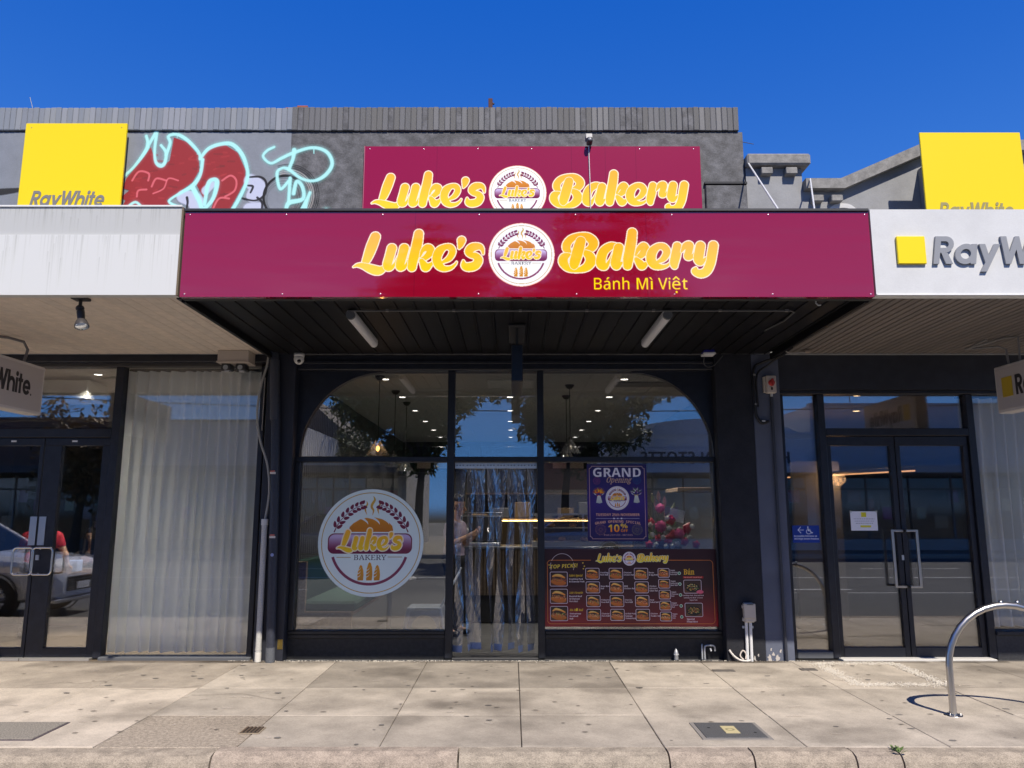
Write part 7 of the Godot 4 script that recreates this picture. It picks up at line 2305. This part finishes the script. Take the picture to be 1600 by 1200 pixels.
	# metal chair
	var chm := M(0.62, 0.70, 0.78, 0.3, {"metal": 0.3})
	var cr := thing("metal_chair", Vector3(-1.02, 0, -0.95), "pale blue pressed metal chair inside the window by the doorway", "chair")
	part("seat", bx(-1.22, -0.82, 0.43, 0.455, -1.15, -0.78, 0.012), chm, cr)
	for q in [[-1.20, -0.79, -1.28, -0.74], [-0.84, -0.79, -0.76, -0.74], [-1.20, -1.13, -1.27, -1.2], [-0.84, -1.13, -0.77, -1.2]]:
		part("leg", Shape.new().tube([Vector3(q[0], 0.435, q[1]), Vector3(q[2], 0.0, q[3])], [0.032, 0.020], 8), chm, cr)
	var ap := PackedVector2Array()
	for k in 13:
		var a := PI * k / 12
		ap.append(Vector2(-1.02 + cos(a) * 0.15, 0.20 + sin(a) * 0.17))
	ap.append_array([Vector2(-1.20, 0.20), Vector2(-1.19, 0.425), Vector2(-0.85, 0.425), Vector2(-0.84, 0.20)])
	part("apron", Shape.new().prism(ap, -0.775, -0.768), chm, cr)
	part("backrest", Shape.new().tube([Vector3(-0.84, 0.45, -0.82), Vector3(-0.62, 0.85, -0.85), Vector3(-0.62, 0.88, -1.15), Vector3(-0.84, 0.45, -1.12)], 0.012, 8), chm, cr)
	solo("table", table_shape(), M(0.35, 0.36, 0.38, 0.4), "small round cafe table behind the round decal", "table")
	# flowers on a ledge in the window
	var lg := thing("window_ledge", Vector3(1.6, 0, -0.5), "dark ledge behind the menu board carrying the flowers", "ledge")
	part("top", bx(0.9, 2.24, 1.08, 1.12, -0.85, -0.30, 0.004), M(0.05, 0.045, 0.045, 0.5), lg)
	part("front", bx(0.9, 2.24, 0.0, 1.08, -0.82, -0.78), M(0.05, 0.045, 0.045, 0.5), lg)
	flowers()
	var wsf := thing("wall_shelf", Vector3(2.4, 1.85, -1.5), "pale timber shelf on the side wall above the flowers", "shelf")
	part("board", bx(2.05, 2.80, 1.80, 1.85, -1.9, -1.15, 0.004), bt, wsf)
	part("bracket", bx(2.76, 2.80, 1.66, 1.80, -1.55, -1.5), M(0.05, 0.05, 0.05, 0.5), wsf)
	solo("picture_card", bx(1.52, 1.80, 1.78, 2.05, -1.98, -1.97), M(0.3, 0.3, 0.29, 0.7), "pale card standing behind the tall lilies", "card")
	# plastic strips in the doorway
	var pv := thing("strip_curtain", Vector3(-0.17, 0, -0.25), "clear plastic strip curtain hanging in the open bakery doorway", "strip curtain")
	part("rail", bx(-0.64, 0.28, 2.035, 2.098, -0.215, -0.185, 0.003), M(0.60, 0.60, 0.58, 0.35, {"metal": 0.5}), pv)
	for k in 8:
		var x := -0.635 + k * 0.1145
		var cl := part("clamp_plate", bx(x, x + 0.110, 2.03, 2.078, -0.184, -0.178, 0.002), M(0.66, 0.66, 0.64, 0.3, {"metal": 0.6}), pv)
		for j in 3:
			part("slot", bx(x + 0.012 + j * 0.034, x + 0.030 + j * 0.034, 2.062, 2.070, -0.1785, -0.1775), M(0.02, 0.02, 0.02, 0.6), cl)
	var clear := glass(0.03, 0.02, Color(0.62, 0.68, 0.80))
	var fall := [[-0.58, -0.60, 0.125], [-0.465, -0.47, 0.12], [-0.36, -0.40, 0.125], [-0.235, -0.23, 0.12], [-0.12, -0.16, 0.125], [-0.01, -0.02, 0.125], [0.105, 0.10, 0.12], [0.215, 0.195, 0.12]]
	for k in 8:
		var q: Array = fall[k]
		var a := rng.randf() * 6.0
		var tw := rng.randf_range(0.8, 2.2) * (1 if k % 2 else -1)
		var w: float = q[2]
		var zoff := -0.225 - 0.035 * (k % 3)
		var f := func(u: float, v: float) -> Vector3:
			var low := 1.0 - v
			var pinch := lerpf(1.0, 0.72, sin(PI * clampf(low * 1.1, 0, 1)))
			var ang := tw * sin(low * 3.4 + a) * low * 0.9 + 0.35 * sin(v * 9.0 + a)
			var c: float = lerpf(q[1], q[0], v) + 0.012 * sin(v * 7.0 + a)
			var o := (u - 0.5) * w * pinch
			var bulge := 0.012 * sin(u * PI) + 0.004 * sin(v * 17.0 + u * 4.0 + a) + 0.0013 * sin(v * 51.0 + u * 9.0) + 0.0006 * sin(v * 117.0 - u * 14.0 + a * 3.0)
			return Vector3(c + o * cos(ang), lerpf(0.055 + 0.01 * (k % 3), 2.035, v), zoff + o * sin(ang) + bulge)
		var strip := Shape.new()
		for ply in 5:
			strip.grid(func(u: float, v: float) -> Vector3: return f.call(u, v) - Vector3(0, 0, 0.0008 * ply), 8, 100)
		part("strip", strip, clear, pv)
		var fw := func(u: float, v: float) -> Vector3:
			return f.call(u, v * 0.035) + Vector3(0, 0, 0.003)
		part("strip_weight", Shape.new().grid(fw, 4, 2), M(0.30, 0.36, 0.50, 0.3), pv)
	# the estate agent's desk
	var dk := thing("desk", Vector3(-6.2, 0, -2.4), "dark timber desk deep behind the glazed doors", "desk")
	part("top", bx(-7.4, -5.15, 0.72, 0.76, -2.9, -2.0, 0.006), M(0.12, 0.08, 0.055, 0.4), dk)
	part("modesty_panel", bx(-7.3, -5.2, 0.05, 0.72, -2.2, -2.15), M(0.05, 0.04, 0.035, 0.6), dk)
	part("leg", bx(-7.35, -7.28, 0, 0.72, -2.85, -2.1), M(0.05, 0.04, 0.035, 0.6), dk)
	part("leg", bx(-5.25, -5.18, 0, 0.72, -2.85, -2.1), M(0.05, 0.04, 0.035, 0.6), dk)
	var pf := thing("framed_sign", Vector3(-5.55, 0.76, -2.3), "white framed card leaning on the dark desk", "framed card")
	part("card", bx(-5.68, -5.42, 0.77, 1.14, -2.32, -2.31), M(0.62, 0.62, 0.56, 0.6), pf)
	part("frame", bx(-5.70, -5.40, 0.761, 1.155, -2.345, -2.321, 0.004), M(0.7, 0.7, 0.66, 0.5), pf)
	part("emblem", Shape.new().disc(Vector3(-5.49, 0.87, -2.3085), 0.022, 14), M(0.1, 0.1, 0.1, 0.5), pf)
	solo("tissue_box", bx(-5.97, -5.84, 0.761, 0.91, -2.25, -2.12, 0.006), M(0.22, 0.30, 0.50, 0.7), "pale blue box standing on the dark desk", "box")
	var mo := thing("monitor", Vector3(-5.6, 0.76, -2.75), "black monitor on the dark desk behind the framed card", "monitor")
	part("screen", bx(-6.0, -5.2, 0.95, 1.42, -2.74, -2.70, 0.008), M(0.01, 0.01, 0.012, 0.2), mo)
	part("stand", bx(-5.64, -5.56, 0.761, 0.96, -2.76, -2.74), M(0.02, 0.02, 0.02, 0.4), mo)
	var cbx := thing("ceiling_unit", Vector3(-5.6, 2.95, -1.2), "white air conditioner box on the ceiling behind the glazed doors", "air conditioner")
	part("case", bx(-6.6, -5.35, 2.95, 3.2, -1.6, -1.1, 0.015), M(0.70, 0.70, 0.64, 0.5), cbx)
	part("outlet_slot", bx(-6.5, -5.45, 2.957, 2.975, -1.0995, -1.098), M(0.1, 0.1, 0.1, 0.5), cbx)
	var ll := thing("line_light", Vector3(4.7, 1.95, -2.2), "thin glowing line light slanting behind the dark doors", "line light")
	part("lamp", Shape.new().tube([Vector3(4.35, 2.10, -4.2), Vector3(5.25, 2.08, -1.6)], 0.010, 8), glow(Color(1.0, 0.72, 0.5), 1.2), ll)
	part("housing", Shape.new().tube([Vector3(4.35, 2.135, -4.2), Vector3(5.25, 2.115, -1.6)], 0.024, 8), M(0.02, 0.02, 0.02, 0.5), ll)
	var al2 := OmniLight3D.new()
	al2.name = "light"
	al2.light_energy = 0.12
	al2.light_color = Color(1.0, 0.75, 0.52)
	al2.omni_range = 8
	al2.omni_attenuation = 2
	al2.light_size = 0.1
	al2.shadow_enabled = true
	al2.position = Vector3(0.1, 0.08, -0.7)
	ll.add_child(al2)

func table_shape() -> Shape:
	var s := Shape.new()
	var at := Vector3(-1.55, 0, -1.55)
	s.lathe([Vector2(0.0, 0.73), Vector2(0.33, 0.73), Vector2(0.34, 0.715), Vector2(0.33, 0.70), Vector2(0.035, 0.69), Vector2(0.03, 0.05), Vector2(0.22, 0.02), Vector2(0.23, 0.0)], at, 26)
	return s

func flowers() -> void:
	rng.seed = 5
	var o := thing("flower_arrangement", Vector3(1.72, 1.12, -0.50), "arrangement of red roses, pink gerberas and lilies with a white card", "flowers")
	var c := Vector3(1.74, 1.22, -0.52)
	part("pot", Shape.new().lathe([Vector2(0.0, 0.0), Vector2(0.09, 0.0), Vector2(0.12, 0.12), Vector2(0.11, 0.12)], Vector3(1.72, 1.121, -0.55), 20), M(0.25, 0.22, 0.26, 0.5), o)
	var green := M(0.07, 0.14, 0.05, 0.6, {"back": 0.3})
	var leafs := Shape.new()
	for k in 90:
		var a := rng.randf() * TAU
		var e := rng.randf_range(0.1, 1.3)
		var d := Vector3(cos(a) * cos(e), sin(e), sin(a) * cos(e) * 0.7)
		var b := c + d * rng.randf_range(0.08, 0.22)
		var tip := b + (d + Vector3(rng.randfn(), rng.randfn(), rng.randfn()) * 0.4).normalized() * rng.randf_range(0.08, 0.16)
		var sd := (tip - b).cross(Vector3(rng.randfn(), rng.randfn(), rng.randfn())).normalized() * 0.022
		leafs.tri(b, b.lerp(tip, 0.5) + sd, tip)
		leafs.tri(b, tip, b.lerp(tip, 0.5) - sd)
	part("foliage", leafs, green, o).set_meta("kind", "stuff")
	var bloom := func(p: Vector3, r: float, m: Material, petals: int, nm: String) -> void:
		var s := Shape.new()
		s.blob(p, Vector3.ONE * r * 0.45, 8)
		for ring in 3:
			for k in petals:
				var a := TAU * k / petals + ring * 0.5
				var tilt := lerpf(0.25, 1.15, ring / 2.0)
				var dir := Vector3(cos(a) * cos(tilt), sin(a) * cos(tilt), sin(tilt))
				s.blob(p + dir * r * 0.55, Vector3(r * 0.42, r * 0.30, r * 0.16), 6, Basis(Vector3(0, 0, 1), a))
		part(nm, s, m, o)
	var red := M(0.62, 0.02, 0.06, 0.6)
	var pink := M(0.80, 0.10, 0.32, 0.6)
	var white := M(0.85, 0.84, 0.74, 0.7)
	for q in [[0.05, 0.18, 0.055], [0.07, 0.02, 0.05], [0.02, -0.03, 0.05], [0.23, 0.08, 0.05], [-0.17, 0.16, 0.04], [0.20, -0.06, 0.045], [0.33, -0.09, 0.042], [-0.2, -0.09, 0.042], [-0.09, -0.02, 0.04], [-0.10, -0.18, 0.035]]:
		bloom.call(c + Vector3(q[0], q[1] + 0.06, 0.16), q[2] * 1.2, red, 5, "rose")
	for q in [[-0.07, 0.11, 0.062], [0.14, 0.03, 0.055], [-0.07, 0.31, 0.05]]:
		bloom.call(c + Vector3(q[0], q[1] + 0.06, 0.20), q[2] * 1.2, pink, 9, "gerbera")
	for q in [[-0.17, 0.03], [-0.05, 0.0], [0.02, 0.1], [0.0, 0.21], [0.11, -0.07], [-0.13, -0.08], [0.25, 0.0], [-0.19, 0.14], [-0.02, -0.10], [0.28, 0.12], [0.05, -0.1]]:
		bloom.call(c + Vector3(q[0], q[1] + 0.05, 0.22), 0.034, white, 5, "small_blossom")
	for q in [[-0.24, 0.43, -0.3, 0.20], [-0.14, 0.52, -0.15, 0.2], [0.0, 0.49, 0.05, 0.2], [0.11, 0.42, 0.1, 0.12], [-0.29, 0.20, -0.7, 0.12], [0.27, 0.20, 0.7, 0.14], [-0.07, 0.55, 0.0, 0.2]]:
		var s := Shape.new()
		var b: Vector3 = c + Vector3(q[0] * 0.6, q[1] * 0.55, 0.08)
		var tip: Vector3 = c + Vector3(q[0], q[1], 0.12)
		var d: Vector3 = (tip - b).normalized()
		s.tube([b, tip - d * 0.09], 0.005, 6)
		s.tube([tip - d * 0.10, tip - d * 0.06, tip - d * 0.02, tip + d * 0.02], [0.008, 0.024, 0.020, 0.004], 8)
		part("lily", s, M(0.75, 0.45, 0.40, 0.6) if q[3] > 0.13 and q[0] > -0.1 else M(0.52, 0.55, 0.30, 0.6), o)
	var card := bx(-0.085, 0.085, -0.07, 0.07, -0.001, 0.001)
	card.moved(Transform3D(Basis(Vector3(0, 0, 1), -0.2), c + Vector3(0.13, 0.29, 0.14)))
	part("card", card, M(0.85, 0.87, 0.87, 0.6), o)

# ---------------------------------------------------------------- the people behind the glass
func build_people() -> void:
	var skin_m := M(0.42, 0.25, 0.17, 0.55, {"sss": 0.15})
	var dark_hair := M(0.012, 0.010, 0.010, 0.5)
	person("person in a pale lilac top and dark trousers standing behind the strip curtain", Vector3(-0.76, -0.012, -1.75), PI * 0.38,
		{"hip": Vector3(0, 0.96, 0), "neck": Vector3(0, 1.47, 0.03), "head": Vector3(0, 1.64, 0.06), "lelbow": Vector3(0.27, 1.15, 0.05), "lwrist": Vector3(0.14, 1.28, 0.26), "relbow": Vector3(-0.27, 1.15, 0.05), "rwrist": Vector3(-0.12, 1.26, 0.27),
		"lknee": Vector3(0.11, 0.52, 0.05), "lankle": Vector3(0.12, 0.10, 0.0), "rknee": Vector3(-0.10, 0.52, 0.03), "rankle": Vector3(-0.12, 0.10, -0.04), "gaze": Vector3(0, -0.25, 1), "palm": Vector3(0, 0, -1)},
		{"skin": skin_m, "top": M(0.30, 0.25, 0.33, 0.85), "legs": M(0.012, 0.013, 0.018, 0.8), "hair": dark_hair, "sleeve": 0.6})
	person("person with long dark hair seated at the desk facing the street", Vector3(-6.25, -0.012, -3.25), 0.25,
		{"hip": Vector3(0, 0.52, 0), "neck": Vector3(0, 1.02, 0.08), "head": Vector3(0.0, 1.20, 0.12), "lelbow": Vector3(0.25, 0.76, 0.16), "lwrist": Vector3(0.08, 0.86, 0.36), "relbow": Vector3(-0.25, 0.76, 0.16), "rwrist": Vector3(-0.06, 0.84, 0.36),
		"lknee": Vector3(0.12, 0.50, 0.44), "lankle": Vector3(0.12, 0.10, 0.38), "rknee": Vector3(-0.12, 0.50, 0.44), "rankle": Vector3(-0.12, 0.10, 0.38), "gaze": Vector3(0.1, -0.1, 1), "palm": Vector3(0, 0, -1)},
		{"skin": skin_m, "top": M(0.09, 0.075, 0.07, 0.85), "legs": M(0.02, 0.02, 0.025, 0.8), "hair": dark_hair, "sleeve": 0.35, "shoulder": 0.165, "long": true})
	var seat := thing("office_chair", Vector3(-6.25, 0, -3.3), "dark office chair carrying the seated person behind the desk", "chair")
	part("seat", bx(-6.5, -6.0, 0.34, 0.405, -3.5, -2.95, 0.03), M(0.02, 0.02, 0.022, 0.8), seat)
	part("backrest", bx(-6.48, -6.02, 0.5, 0.95, -3.60, -3.53, 0.03), M(0.02, 0.02, 0.022, 0.8), seat)
	part("column", Shape.new().tube([Vector3(-6.25, 0.34, -3.25), Vector3(-6.25, 0.06, -3.25)], 0.03, 10), M(0.1, 0.1, 0.1, 0.4), seat)
	for k in 5:
		part("foot", Shape.new().tube([Vector3(-6.25, 0.07, -3.25), Vector3(-6.25 + cos(k * 1.257) * 0.3, 0.03, -3.25 + sin(k * 1.257) * 0.3)], 0.022, 8), M(0.05, 0.05, 0.05, 0.5), seat)
	person("person in a red top standing with their back to the glazed doors", Vector3(-6.02, -0.012, -1.55), PI + 0.2,
		{"hip": Vector3(0, 0.86, -0.02), "neck": Vector3(0, 1.34, 0.06), "head": Vector3(0, 1.50, 0.10), "lelbow": Vector3(0.27, 1.02, 0.10), "lwrist": Vector3(0.22, 0.90, 0.30), "relbow": Vector3(-0.27, 1.02, 0.08), "rwrist": Vector3(-0.25, 0.88, 0.26),
		"lknee": Vector3(0.10, 0.47, 0.03), "lankle": Vector3(0.11, 0.10, -0.02), "rknee": Vector3(-0.10, 0.47, 0.03), "rankle": Vector3(-0.11, 0.10, -0.02), "gaze": Vector3(0, -0.2, 1)},
		{"skin": skin_m, "top": M(0.42, 0.012, 0.035, 0.8), "legs": M(0.02, 0.02, 0.03, 0.8), "hair": dark_hair, "sleeve": 0.45, "shoulder": 0.18})
